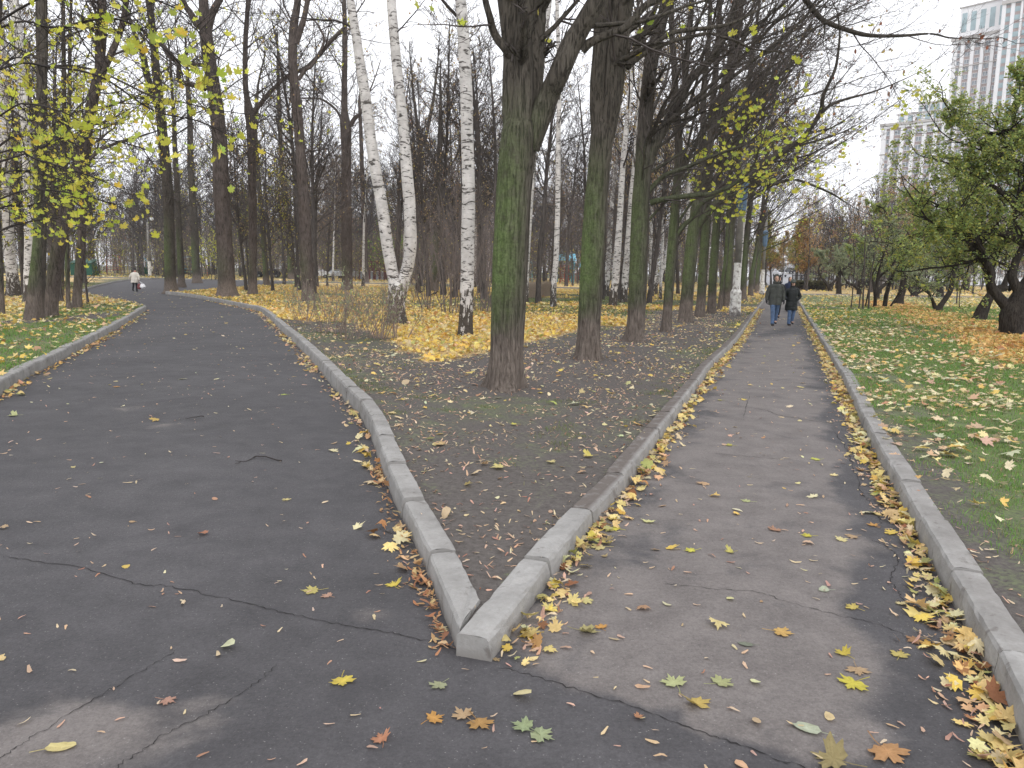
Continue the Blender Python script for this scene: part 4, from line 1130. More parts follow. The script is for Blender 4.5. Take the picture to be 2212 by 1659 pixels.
# ---------------- lindens and oaks left of the birches
GL = 'dark trunks between the curving path and the birches'
LFY = [(500, 0.09, 0.2, PAL_TAN, 'oval', None), (200, 0.13, 0.2, PAL_HANG, 'maple_lo', lambda t: t[:, 2] < 14)]
left = [
    ('linden_tree', (369, 632), [
        [(369, 634, 30), (368, 600, 24), (366, 520, 22), (363, 420, 22), (354, 320, 21), (347, 250, 19), (338, 160, 17), (332, 90, 15), (324, 20, 14), (312, -60, 11), (300, -180, 7)],
        [(346, 240, 15), (330, 205, 15), (318, 165, 14), (307, 112, 12), (295, 85, 9), (280, 40, 7), (262, -10, 5)],
    ], 'dark trunk with a high left fork at the end of the inner kerb', M_BARK_B, 14),
    ('linden_tree', (491, 642), [
        [(491, 644, 44), (490, 610, 37), (487, 560, 33), (483, 480, 33), (478, 410, 33), (474, 300, 30), (466, 220, 28), (455, 150, 26), (447, 90, 26), (442, 40, 22), (438, -20, 18), (430, -130, 12)],
        [(447, 80, 18), (436, 60, 15), (425, 52, 14), (412, 28, 12), (398, 8, 11), (382, -40, 8)],
        [(450, 60, 16), (458, 30, 15), (468, 10, 14), (478, -10, 13), (500, -80, 8)],
        [(444, 192, 11), (420, 184, 11), (390, 176, 10), (386, 160, 10), (385, 138, 9), (370, 118, 7), (345, 90, 6), (320, 75, 4)],
        [(452, 142, 9), (430, 140, 8), (400, 136, 7), (370, 128, 6), (350, 100, 5), (333, 86, 4)],
    ], 'broad brown trunk with flaring roots and a jagged left branch beyond the kerb', M_BARK_C, 20),
    ('linden_tree', (546, 637), [
        [(546, 639, 20), (546, 590, 17), (546, 500, 17), (545, 400, 17), (543, 320, 17), (541, 262, 19), (538, 240, 20), (534, 215, 13), (530, 180, 11), (530, 100, 10), (534, 30, 9), (538, -40, 7)],
        [(546, 246, 9), (562, 225, 9), (578, 205, 9), (600, 183, 8), (628, 160, 8), (660, 147, 8), (690, 118, 8), (712, 92, 8), (735, 68, 7), (748, 55, 4)],
    ], 'straight trunk with a swollen knot from which a long branch crosses to the right', M_BARK_C, 14),
    ('linden_tree', (667, 651), [
        [(667, 653, 28), (664, 620, 26), (661, 540, 25), (658, 460, 24), (653, 390, 22), (648, 310, 20), (642, 240, 20), (636, 180, 19), (632, 120, 18), (634, 60, 17), (642, 10, 14), (650, -80, 10)],
        [(640, 95, 12), (650, 60, 12), (657, 38, 11), (664, 5, 10), (676, -40, 7)],
        [(645, 172, 8), (660, 150, 8), (675, 140, 6), (700, 90, 5), (690, 60, 4), (680, 45, 3)],
    ], 'tall bare trunk directly behind the left end of the bare bushes', M_BARK_C, 18),
    ('linden_tree', (750, 629), [
        [(750, 631, 24), (750, 590, 23), (749, 500, 23), (748, 420, 22), (748, 340, 21), (747, 285, 23), (745, 262, 21), (744, 235, 14), (744, 180, 12), (745, 120, 11), (745, 60, 10), (743, -10, 8)],
        [(757, 272, 10), (766, 256, 9), (778, 246, 7), (785, 232, 5)],
        [(740, 262, 6), (728, 240, 5), (712, 225, 5), (690, 213, 4), (660, 212, 3)],
    ], 'pale brown trunk that narrows sharply at a burr, left of the forked birch', M_BARK_C, 16),
    ('linden_tree', (630, 603), [[(630, 605, 14), (627, 560, 12), (622, 500, 11), (614, 420, 10), (608, 350, 10), (605, 280, 9), (602, 200, 8), (600, 120, 6)]], 'thin dark trunk close to the left of the tall bare trunk', M_BARK_B, 10),
    ('linden_tree', (576, 617), [[(576, 619, 14), (573, 570, 11), (568, 500, 11), (562, 430, 10), (556, 350, 9), (552, 280, 8), (556, 200, 6)]], 'thin dark trunk just right of the trunk with the swollen knot', M_BARK_B, 10),
    ('linden_tree', (426, 610), [[(426, 612, 18), (423, 570, 16), (420, 500, 16), (416, 430, 15), (412, 350, 13), (410, 260, 11), (405, 180, 9)]], 'dark trunk midway between the kerb-end trunk and the broad rooted one', M_BARK_B, 10),
    ('linden_tree', (392, 619), [[(392, 621, 15), (390, 560, 13), (386, 480, 12), (382, 400, 11), (378, 320, 10), (375, 240, 8)]], 'slimmer trunk close behind the one at the inner kerb end', M_BARK_B, 10),
    ('linden_tree', (792, 611), [[(792, 613, 11), (790, 560, 10), (787, 480, 10), (783, 400, 9), (780, 300, 8), (776, 220, 6)]], 'thin far trunk just left of the forked birch', M_BARK_C, 10),
    ('linden_tree', (938, 630), [[(938, 632, 20), (940, 600, 17), (943, 540, 16), (946, 470, 15), (948, 400, 13), (950, 320, 11), (952, 240, 8)]], 'dark trunk between the forked birch and the single birch', M_BARK_B, 12),
    ('linden_tree', (881, 613), [[(883, 615, 15), (884, 580, 13), (888, 500, 12), (895, 420, 11), (905, 340, 10), (907, 320, 9), (900, 260, 7), (890, 180, 5)], [(903, 330, 8), (918, 300, 8), (930, 250, 7), (938, 200, 6), (945, 140, 4)]], 'dark forked tree seen just right of the forked birch, spreading in a V', M_BARK_B, 10),
]
for i, (nm, b, ss, lb, bk, kk) in enumerate(left):
    traced_tree(nm, b, ss, lb, bark=bk, twig=M_TWIG_D if i % 2 else M_TWIG, seed=60+i, k=kk, group=GL, density=1.25 if i < 5 else 0.9, zmin=5.0, L1=(2.2, 5.2), flare=0.45, leaf=LFY if i in (1, 3, 7) else [(120, 0.09, 0.2, PAL_TAN, 'oval', None)], tune=dict(rmin=0.006), maxlev=3)

# ---------------- clump on the left lawn
GC = 'trunks crowded on the left lawn'
clump = [
    ('linden_tree', (72, 691), [
        [(72, 693, 36), (77, 640, 33), (82, 580, 30), (85, 530, 27), (86, 450, 24), (87, 380, 23), (88, 300, 22), (90, 200, 20), (91, 120, 21), (90, 50, 22), (90, -40, 20), (90, -160, 14)],
        [(94, 150, 6), (105, 147, 5), (125, 142, 5), (150, 142, 4), (180, 146, 4), (215, 154, 4), (270, 180, 4), (330, 208, 4), (400, 222, 3)],
        [(92, 140, 5), (75, 122, 5), (55, 113, 4), (30, 100, 3)],
    ], 'darkest straight trunk of the left clump, nearest the left kerb', M_BARK_B, 20),
    ('linden_tree', (108, 684), [
        [(108, 686, 28), (113, 620, 28), (122, 560, 28), (135, 490, 27), (150, 430, 26), (165, 375, 24), (178, 320, 23), (192, 260, 22), (204, 200, 21), (213, 160, 20)],
        [(214, 165, 16), (214, 120, 16), (216, 60, 15), (221, 0, 15), (228, -100, 11)],
        [(215, 170, 15), (228, 142, 14), (243, 110, 13), (256, 78, 12), (266, 45, 11), (272, 10, 10), (285, -60, 8)],
        [(172, 372, 8), (190, 350, 7), (215, 325, 7), (250, 310, 6), (300, 295, 4)],
    ], 'leaning trunk of the left clump that forks into a Y', M_BARK_C, 20),
    ('linden_tree', (148, 668), [[(148, 670, 9), (146, 600, 9), (144, 520, 8), (141, 420, 8), (139, 300, 8), (138, 180, 9), (137, 80, 8), (136, -20, 7)]], 'thinnest stem of the left clump', M_BARK_B, 10),
    ('linden_tree', (165, 666), [[(165, 668, 21), (168, 620, 18), (173, 560, 18), (178, 480, 16), (184, 400, 14), (192, 300, 12), (205, 200, 10), (214, 120, 8)]], 'straight grey trunk at the right edge of the left clump', M_BARK_C, 14),
    ('linden_tree', (3, 682), [[(3, 684, 15), (1, 600, 12), (-4, 500, 11), (-8, 380, 10), (-8, 240, 9), (-4, 100, 8)]], 'dark trunk at the very left edge of the picture', M_BARK_B, 12),
    ('linden_tree', (132, 640), [[(132, 642, 13), (133, 580, 11), (136, 500, 10), (140, 400, 9), (146, 300, 8), (150, 200, 8), (151, 60, 7)]], 'thin trunk seen between the darkest and the grey trunk of the left clump', M_BARK_B, 10),
    ('birch_tree', (30, 641), [[(30, 643, 30), (27, 600, 24), (21, 550, 21), (17, 480, 20), (14, 400, 19), (12, 300, 18), (8, 200, 17), (2, 80, 15), (-6, -40, 12)]], 'grey birch leaning left at the left edge of the picture', None, 14),
    ('birch_tree', (62, 655), [[(62, 657, 22), (62, 600, 20), (63, 500, 19), (61, 400, 19), (58, 330, 18), (52, 240, 18), (44, 140, 18), (37, 60, 18), (30, -10, 17), (22, -120, 12)]], 'grey-white birch close behind the darkest trunk of the left clump', None, 14),
]
for i, (nm, b, ss, lb, bk, kk) in enumerate(clump):
    birch = bk is None
    traced_tree(nm, b, ss, lb, sty='birch' if birch else 'maple', bark=M_BIRCH if birch else bk, twig=M_TWIG_D, seed=90+i, k=kk, group=GC, density=0.9, zmin=4.5, L1=(1.7, 4.0), flare=0.35,
                leaf=[(260, 0.15, 0.2, PAL_HANG, 'maple_lo', lambda t: t[:, 2] < 9), (100, 0.07, 0.2, PAL_TAN, 'oval', None)], tune=dict(rmin=0.005))
# ---------------- young maple whose leafy branches hang in from the left
def branch_tree(name, loc, label, branches, seed, leaves, group=None, h=7.0, r=0.09, bark=None, zoff=None, side_len=(0.5, 1.2), fill=1.0):
    rnd = random.Random(seed); rs = np.random.RandomState(seed)
    root = thing(name, loc, label, 'tree', group)
    TT, CT, tips = Tubes(), Tubes(), []
    b = Vector(loc)
    tr = catmull([(b.x, b.y, b.z-0.05, r*1.25), (b.x+0.05, b.y, b.z+1.2, r), (b.x+0.15, b.y+0.1, b.z+h*0.45, r*0.8), (b.x+0.1, b.y+0.15, b.z+h*0.75, r*0.5), (b.x+0.2, b.y, b.z+h, r*0.2)], 8)
    stem_tube(TT, [t[:3] for t in tr], [t[3] for t in tr], 14, seed, 0.03, 0.4)
    st = dict(STY['maple']); st.update(dict(up=[0.05, 0.0, -0.05, -0.1], kids=[5, 4, 3, 0], ratio=[0.5, 0.5, 0.5, 0.5], rmin=0.0022, thick=0.02))
    for (P0, *rest) in branches:
        pts = catmull([(*p, max(0.004, w)) for p, w in [P0]+rest], 6)
        CT.add([tuple(p[:3]) for p in pts], [p[3] for p in pts], 5, 1)
        n = len(pts)
        for i in range(int(n*0.25), n):
            for q in range(2 if rnd.random() < fill else 1):
                d = Vector(pts[min(i+1, n-1)][:3])-Vector(pts[max(0, i-1)][:3]); d.normalize()
                nd = rot_about(d, perp(d, rnd), R_(rnd.uniform(35, 65)))
                grow(CT, tips, Vector(pts[i][:3]), nd, rnd.uniform(*side_len), pts[i][3]*0.5, 2, 3, rnd, st, 4)
    finish_tree(root, TT, CT, tips, [bark or M_BARK_C, M_TWIG_D], leaves, rs, loc)
    return root
def BR(y, *uvw):
    """a branch seen at distance y"""
    out = []
    for i, (u, v, w) in enumerate(uvw):
        yy = y+0.25*math.sin(i*1.7+u*0.01)
        out.append((tuple(AT(u, v, yy)), w*mpp(yy)*0.5))
    return out
root_y = 9.5
pb = AT(-260, 760, root_y)
bl = []
trunk_at = lambda z: ((pb.x+0.12, root_y+0.1, z), 0.03)
for y, line in ((9.2, [(0, 60, 5), (120, 60, 5), (230, 40, 4), (300, 60, 4), (360, 110, 3), (400, 150, 2)]),
                (8.6, [(40, 20, 5), (180, -20, 5), (300, -10, 4), (400, 30, 3), (440, 90, 3), (478, 130, 2)]),
                (9.8, [(0, 150, 5), (110, 145, 5), (215, 165, 4), (300, 220, 4), (350, 245, 3), (430, 262, 3), (490, 290, 2)]),
                (10.2, [(0, 330, 4), (80, 345, 4), (170, 372, 3), (230, 395, 2), (280, 420, 2)]),
                (9.0, [(0, 250, 4), (60, 225, 4), (130, 240, 3), (170, 260, 2)]),
                (11.5, [(0, 430, 4), (80, 410, 4), (170, 420, 3), (240, 440, 3), (280, 455, 2)]),
                (8.2, [(-40, 190, 4), (20, 130, 4), (60, 125, 3)]),
                (12.0, [(60, 330, 4), (130, 300, 4), (220, 300, 3), (300, 318, 3), (330, 330, 2)])):
    rest = BR(y, *line)
    z0 = max(1.8, rest[0][0][2]-0.9)
    bl.append([trunk_at(z0)]+rest)
branch_tree('maple_tree', (pb.x, root_y, LZ), 'young maple beyond the left edge whose low branches hang in with yellow-green leaves', bl, 201,
            [(380, 0.115, 0.22, PAL_HANG, 'maple', None)], h=7.5, side_len=(0.35, 0.8), fill=0.5)
# bare sapling whose twigs reach in at the top left, dotted leaves farther back
pb2 = AT(-60, 700, 18.0)
bl = []
for y, line in ((17, [(0, 380, 5), (60, 370, 4), (120, 385, 3), (180, 400, 3)]), (18, [(20, 300, 5), (80, 290, 4), (140, 300, 4), (190, 330, 2)]), (19, [(0, 450, 5), (60, 445, 4), (120, 430, 3), (170, 440, 2)]), (17.5, [(0, 500, 4), (60, 480, 4), (130, 470, 3)]), (18.5, [(0, 230, 4), (60, 260, 4), (110, 250, 3), (150, 280, 2)])):
    rest = BR(y, *line)
    bl.append([((pb2.x+0.1, 18.1, max(1.8, rest[0][0][2]-0.8)), 0.03)]+rest)
branch_tree('maple_tree', (pb2.x, 18.0, LZ), 'leafy maple sapling at the left edge of the left clump', bl, 203, [(480, 0.125, 0.22, PAL_HANG, 'maple_lo', None)], h=6.5, side_len=(0.5, 1.2), fill=0.8)

# ---------------- old crab-apples on the right lawn
GAP = 'old crab-apple trees on the right lawn'
LA = lambda n, pal, s=0.062: [(n, s, 0.25, pal, 'oval', None, 1)]
apples = [
    ((2196, 722), [
        [(2196, 726, 66), (2192, 700, 58), (2188, 680, 52), (2196, 660, 44), (2206, 640, 38), (2230, 600, 30), (2260, 540, 24), (2290, 460, 16)],
        [(2186, 680, 26), (2172, 660, 23), (2150, 632, 20), (2140, 610, 18), (2142, 590, 17), (2128, 565, 16), (2105, 540, 14), (2085, 518, 12), (2062, 505, 10), (2035, 492, 7), (2000, 500, 4)],
        [(2206, 650, 22), (2198, 625, 20), (2186, 600, 18), (2190, 580, 16), (2196, 560, 15), (2212, 530, 14), (2225, 500, 12)],
        [(2240, 560, 22), (2212, 525, 20), (2190, 513, 18), (2150, 500, 15), (2120, 508, 12), (2080, 512, 9), (2050, 498, 6)],
        [(2180, 508, 12), (2184, 485, 11), (2192, 462, 10), (2205, 440, 9), (2212, 410, 8), (2218, 350, 6)],
        [(2240, 400, 20), (2212, 290, 16), (2190, 288, 14), (2170, 284, 12), (2150, 290, 9), (2110, 280, 6), (2080, 270, 4)],
        [(2230, 460, 18), (2235, 400, 18), (2248, 340, 16), (2250, 290, 14), (2240, 250, 8)],
        [(2232, 480, 12), (2190, 440, 10), (2150, 405, 8), (2110, 380, 6), (2070, 365, 4)],
        [(2142, 590, 12), (2110, 520, 10), (2060, 460, 8), (2020, 440, 4)],
        [(2236, 380, 10), (2200, 350, 9), (2160, 335, 7), (2120, 325, 4)],
    ], 'biggest gnarled crab-apple with a thick black foot at the right edge', 5200, PAL_GREEN, dict(), 0.052),
    ((2114, 689), [
        [(2114, 691, 24), (2122, 670, 24), (2136, 645, 20), (2148, 630, 18), (2165, 622, 17), (2190, 622, 15), (2212, 620, 13), (2240, 610, 9)],
        [(2140, 645, 12), (2135, 610, 12), (2128, 580, 11), (2118, 545, 9), (2100, 500, 8), (2090, 450, 6)],
        [(2165, 622, 10), (2180, 590, 9), (2200, 560, 7), (2215, 530, 5)],
    ], 'leaning crab-apple trunk just left of the biggest gnarled one', 2600, PAL_GREEN, dict(), 0.055),
    ((2027, 671), [
        [(2025, 673, 15), (2032, 660, 11), (2046, 640, 10), (2054, 625, 10), (2059, 600, 9), (2066, 570, 8), (2072, 550, 7), (2060, 520, 5), (2040, 490, 4)],
        [(2024, 668, 10), (2019, 662, 9), (2017, 655, 8)],
    ], 'thin crooked crab-apple rising from a dark stub on the rusty leaves', 900, PAL_GREYG, dict(), 0.055),
    ((1940, 657), [
        [(1941, 659, 17), (1945, 640, 15), (1951, 620, 15), (1954, 600, 14), (1962, 575, 11), (1975, 545, 8), (1990, 510, 6)],
        [(1953, 600, 9), (1948, 570, 8), (1935, 540, 7), (1925, 500, 5)],
    ], 'dark leaning crab-apple at the far end of the rusty band', 2000, PAL_GREEN, dict(), 0.06),
    ((1911, 664), [
        [(1911, 666, 9), (1914, 640, 9), (1918, 625, 8), (1925, 605, 6), (1935, 580, 4)],
        [(1922, 664, 4), (1945, 630, 4), (1965, 610, 3), (1978, 595, 2)],
    ], 'slim curved crab-apple with a straight shoot leaning right', 300, PAL_GREEN, dict(), 0.06),
    ((1890, 664), [
        [(1890, 667, 7), (1891, 640, 7), (1894, 615, 7), (1898, 590, 6), (1906, 560, 4)],
        [(1868, 668, 3), (1874, 640, 3), (1882, 600, 3), (1896, 570, 2)],
        [(1894, 610, 5), (1902, 596, 5), (1915, 585, 4)],
    ], 'straight pale young stem between the saplings and the curved crab-apple', 500, PAL_GREYG, dict(), 0.06),
    ((1812, 635), [
        [(1812, 637, 11), (1812, 620, 10), (1812, 605, 10), (1815, 590, 7), (1830, 575, 5), (1845, 560, 4)],
        [(1812, 604, 6), (1806, 590, 5), (1795, 575, 4), (1780, 560, 3)],
    ], 'short trunk of the crab-apple nearest the straight path', 1500, PAL_GREYG, dict(), 0.07),
    ((1793, 629), [
        [(1793, 631, 8), (1790, 620, 7), (1782, 608, 6), (1774, 598, 5), (1768, 585, 4), (1775, 560, 3)],
        [(1793, 620, 6), (1802, 608, 5), (1812, 598, 4), (1820, 585, 3)],
    ], 'low black crab-apple with a V of limbs beside the clipped far hedge', 1400, PAL_GREYG, dict(), 0.07),
    ((1856, 636), [
        [(1856, 638, 10), (1856, 622, 9), (1858, 608, 8), (1862, 595, 7), (1870, 570, 5)],
        [(1854, 625, 6), (1844, 616, 6), (1834, 613, 5), (1828, 606, 4), (1822, 598, 3)],
        [(1857, 618, 6), (1870, 612, 5), (1885, 605, 4), (1895, 590, 3)],
    ], 'black crab-apple spreading wide low limbs to both sides', 1700, PAL_GREYG, dict(), 0.07),
    ((1893, 646), [
        [(1893, 648, 11), (1896, 632, 10), (1903, 622, 8), (1912, 614, 7), (1925, 600, 5)],
        [(1890, 640, 6), (1888, 620, 6), (1886, 600, 5), (1880, 570, 3)],
    ], 'stooping crab-apple between the wide-limbed one and the curved slim one', 1500, PAL_GREEN, dict(), 0.07),
    ((1975, 640), [
        [(1975, 642, 14), (1974, 625, 13), (1978, 610, 11), (1984, 590, 9), (1990, 560, 6)],
        [(1972, 636, 7), (1962, 620, 6), (1955, 600, 4)],
        [(1978, 636, 6), (1990, 620, 5), (2000, 606, 4), (2012, 590, 3)],
        [(1981, 634, 5), (1998, 626, 4), (2016, 618, 3)],
    ], 'bushy many-stemmed crab-apple left of the tilted thin one', 1600, PAL_GREYG, dict(), 0.07),
    ((2030, 641), [
        [(2031, 643, 15), (2030, 625, 14), (2028, 608, 12), (2025, 590, 9), (2020, 560, 6)],
        [(2032, 620, 7), (2045, 605, 6), (2060, 590, 5), (2075, 570, 3)],
    ], 'thick-footed crab-apple behind the tilted thin one', 1500, PAL_GREEN, dict(), 0.07),
    ((2085, 628), [
        [(2085, 630, 12), (2087, 610, 11), (2092, 590, 9), (2105, 560, 7)],
        [(2085, 610, 6), (2072, 590, 5), (2060, 570, 3)],
    ], 'far crab-apple beyond the cross path, in line with the leaning trunk', 1500, PAL_GREYG, dict(), 0.09),
]
for i, (b, ss, lb, nl, pal, tn, lsz) in enumerate(apples):
    tune = dict(rmin=0.006 if i > 3 else 0.004)
    traced_tree('apple_tree', b, ss, lb, sty='apple', bark=M_BARK_E, twig=M_TWIG_D, seed=300+i, k=18 if i < 3 else 10, group=GAP, density=2.1 if i == 0 else 1.5, zmin=1.9 if i < 4 else 1.5, L1=(1.2, 2.7) if i == 0 else ((0.7, 1.5) if i in (6, 7) else (1.1, 2.4)), flare=0.35, rough=0.07,
                leaf=LA(int(nl*(11.0 if i == 0 else 7.5)), pal, lsz*1.25), tune=tune, dy=None, bias=(-0.25, -0.1, 0.25) if i < 2 else None)

# saplings on the right lawn
GS = 'thin saplings on the right lawn'
for i, (b, s, lb) in enumerate([
    ((1838, 667), [(1838, 668, 2.5), (1841, 640, 2.5), (1844, 600, 2), (1846, 560, 2), (1844, 520, 1.5), (1848, 470, 1)], 'leftmost thin sapling of the bare group on the right lawn'),
    ((1855, 668), [(1855, 669, 3), (1858, 640, 3), (1862, 600, 2.5), (1868, 560, 2), (1880, 520, 1.5)], 'second thin sapling from the left on the right lawn'),
    ((1864, 669), [(1864, 670, 4), (1865, 630, 3.5), (1867, 590, 3), (1868, 540, 2.5), (1870, 480, 1.5)], 'third and stoutest sapling of the bare group on the right lawn'),
    ((1876, 669), [(1876, 670, 4), (1878, 630, 4), (1882, 590, 3), (1890, 550, 2), (1900, 500, 1.5)], 'sapling at the right end of the bare group on the right lawn'),
    ((2066, 658), [(2066, 659, 3), (2068, 630, 2.5), (2070, 600, 2), (2072, 560, 1.5), (2070, 500, 1)], 'lone sapling between the tilted thin crab-apple and the leaning one'),
]):
    traced_tree('sapling', b, [s], lb, sty='apple', bark=M_TWIG, twig=M_TWIG_D, seed=340+i, k=6, group=GS, density=1.6, zmin=1.0, L1=(0.5, 1.0), flare=0.0, leaf=LA(90, PAL_GREYG, 0.06), maxlev=3)

# ================================================================ the wood behind: kinds of bare trees, copied
def wood_tree(seed, h, r, style, leafn, pal, t0=0.35, lean=0.03, low=False, leafs=0.09, bark=None, twig=None, nb=26):
    rnd = random.Random(seed); rs = np.random.RandomState(seed)
    TT, CT, tips = Tubes(), Tubes(), []
    st = dict(STY[style]); st['kids'] = [6, 6, 5, 0]; st['rmin'] = 0.009
    n = 12; pts = []; rad = []
    x = y = 0.0; dx = rnd.gauss(0, lean); dy = rnd.gauss(0, lean)
    for i in range(n+1):
        f = i/n
        pts.append((x, y, h*f*0.86-0.05)); rad.append(r*(1-0.82*f))
        dx += rnd.gauss(0, 0.02); dy += rnd.gauss(0, 0.02)
        x += dx*h/n; y += dy*h/n
    D = catmull([(*p, q) for p, q in zip(pts, rad)], 2)
    stem_tube(TT, [d[:3] for d in D], [max(d[3], .01) for d in D], 8, seed, 0.05, 0.35)
    for j in range(nb):
        t = t0+(1-t0)*(j+rnd.random())/nb
        i = min(n-1, int(t*n)); f = t*n-i
        p = Vector(pts[i]).lerp(Vector(pts[i+1]), f)
        a = rnd.uniform(0, 2*math.pi)
        el = R_(rnd.uniform(25, 65))
        d = Vector((math.cos(a)*math.cos(el), math.sin(a)*math.cos(el), math.sin(el)))
        L = h*0.20*(1.25-0.8*t)*rnd.uniform(0.6, 1.3)
        grow(CT, tips, p, d, L, max(0.014, r*(1-0.8*t)*0.42), 1, 3, rnd, st, 4)
    ls = [(leafn, leafs if leafn < 5000 else 0.15, 0.2, pal, 'oval', None, *((1,) if leafn >= 5000 else ()))] if leafn else None
    return TT, CT, tips, rs, ls, bark or M_BARK_D, twig or M_TWIG
protos = []
specs = [
    (401, 17, 0.17, 'wood', 0, PAL_TAN, 0.40, M_BARK_D, M_TWIG),
    (402, 14, 0.12, 'wood', 200, PAL_TAN, 0.30, M_BARK_D, M_TWIG_R),
    (403, 19, 0.22, 'wood', 0, PAL_TAN, 0.35, M_BARK_D, M_TWIG),
    (404, 10, 0.07, 'wood', 120, PAL_TAN, 0.15, M_BARK_D, M_TWIG_R),
    (405, 16, 0.15, 'wood', 900, PAL_TAN, 0.25, M_BARK_D, M_TWIG),
    (406, 12, 0.10, 'wood', 900, [(3, (0.42, 0.40, 0.07)), (2, (0.50, 0.38, 0.07)), (1, (0.25, 0.28, 0.07))], 0.15, M_BARK_D, M_TWIG),
    (407, 18, 0.13, 'birch', 900, PAL_TAN, 0.35, M_BIRCH, M_TWIG_D),
    (408, 8, 0.05, 'wood', 500, [(3, (0.16, 0.19, 0.06)), (2, (0.24, 0.26, 0.07)), (1, (0.40, 0.36, 0.07))], 0.08, M_BARK_D, M_TWIG),
    (409, 13, 0.11, 'wood', 1500, PAL_RUST, 0.2, M_BARK_D, M_TWIG_R),
    (410, 7, 0.035, 'wood', 60, PAL_TAN, 0.05, M_BARK_D, M_TWIG_R),
    (411, 11, 0.16, 'apple', 9000, [(4, (0.26, 0.30, 0.06)), (3, (0.40, 0.38, 0.07)), (2, (0.55, 0.36, 0.08)), (1, (0.16, 0.22, 0.05))], 0.28, M_BARK_D, M_TWIG),
    (412, 11, 0.15, 'apple', 8000, [(4, (0.50, 0.28, 0.10)), (3, (0.56, 0.38, 0.12)), (2, (0.36, 0.18, 0.09)), (1, (0.38, 0.36, 0.09))], 0.25, M_BARK_D, M_TWIG_R),
]
WN = ['tall_tree', 'bare_tree', 'tall_tree', 'young_tree', 'leafy_tree', 'yellow_tree', 'birch_tree', 'green_tree', 'rusty_tree', 'young_tree', 'olive_tree', 'orange_tree']
for s, h, r, sty, nl, pal, t0, bk, tw in specs:
    protos.append((wood_tree(s, h, r, sty, nl, pal, t0=t0, bark=bk, twig=tw, nb=34 if h > 9 else 24), bk, tw))
proto_obj = {}
WL = {
    'tall_tree': 'tall bare grey trunk', 'bare_tree': 'bare brownish tree', 'young_tree': 'thin young bare tree', 'leafy_tree': 'tree with sparse tan leaves',
    'yellow_tree': 'yellow-leaved small tree', 'birch_tree': 'slim white-barked birch', 'green_tree': 'low green-leaved tree', 'rusty_tree': 'rust-brown leaved tree', 'olive_tree': 'full-crowned olive-green tree', 'orange_tree': 'full-crowned orange-brown tree',
}
ZONES = [(-60, 'beyond the left clump of trunks'), (220, 'behind the walker in the pale coat'), (350, 'behind the end of the inner kerb'), (510, 'behind the trunk with the swollen knot'), (640, 'behind the bare bushes'),
         (780, 'behind the forked birch'), (900, 'behind the row of thin shrubs'), (1020, 'behind the thickest mossy maple'), (1170, 'around the blue-roofed climbing frame'), (1290, 'behind the second mossy maple'),
         (1420, 'behind the middle of the path row'), (1600, 'behind the end of the path row'), (1700, 'beyond the end of the straight path'), (1850, 'below the lower tower'), (2000, 'below the taller tower'), (2120, 'behind the biggest crab-apple')]
def place_wood(kind, x, y, s, rz):
    z = LZ-0.02
    d = Vector((x, y, 1.5))-Vector((0, 0, CAM_H))
    dx = d.dot(CR)/d.dot(cf); u = (dx*FPX+512)/PS
    zone = [t for a, t in ZONES if u >= a]
    zone = zone[-1] if zone else ZONES[0][1]
    nm = WN[kind]
    far = 'distant ' if y > 75 else ''
    lb = f"{far}{WL[nm]} {zone}"
    if kind not in proto_obj:
        (TT, CT, tips, rs, ls, bk, tw), _, _ = protos[kind]
        o = thing(nm, (x, y, z), lb, 'tree', lb)
        finish_tree(o, TT, CT, tips, [bk, tw], ls, rs, (0, 0, 0))
        proto_obj[kind] = o
    else:
        o = copy_tree(proto_obj[kind])
    o.location = (x, y, z); o.rotation_euler = (0, 0, rz); o.scale = (s, s, s)
    o['label'] = lb; o['category'] = 'tree'; o['group'] = lb
    return o

def U(u, y):
    """sideways position of photo column u at distance y, at eye height"""
    d = ray(u, 586+(u-1106)*0.0171)
    return d.x*y/d.y
rw = random.Random(77)
NMULT = 2.0
placed = []
def try_place(kind, u, y, s, mind=1.6):
    x = U(u, y)
    if y < 90 and (1196 < u < 1266 or 1130 < u < 1156 or 312 < u < 346 or 236 < u < 322): return
    if any((x-a)**2+(y-b)**2 < mind*mind for a, b in placed): return
    P2x, P2y = np.array([x]), np.array([y])
    for ln in (KL, KR, KRR, KLB, KLL):
        if dist_line(ln, P2x, P2y)[0] < 1.6: return
    c = cross(x)
    if c.y-1.0 < y < c.y+PW+1.2: return
    if y < c.y and not (pip(POLY_W, P2x, P2y)[0] or pip(POLY_R, P2x, P2y)[0] or pip(POLY_L, P2x, P2y)[0]): return
    placed.append((x, y))
    place_wood(kind, x, y, s, rw.uniform(0, 6.28))
# mid distance, between and behind the traced trunks
for u0, u1, n, ya, yb, kinds in (
    (-40, 300, 16, 32, 75, (0, 1, 2, 5, 5, 7, 4)), (300, 640, 16, 52, 92, (0, 1, 2, 4, 4, 5, 7)), (640, 1010, 18, 40, 95, (0, 1, 1, 3, 4, 9, 6, 0)),
    (1020, 1300, 14, 40, 80, (0, 1, 3, 4, 6, 9)), (1300, 1640, 16, 40, 66, (0, 1, 4, 6, 3, 4))):
    for i in range(int(n*2.1)):
        try_place(rw.choice(kinds), rw.uniform(u0, u1), rw.uniform(ya, yb), rw.uniform(0.8, 1.2), 1.7)
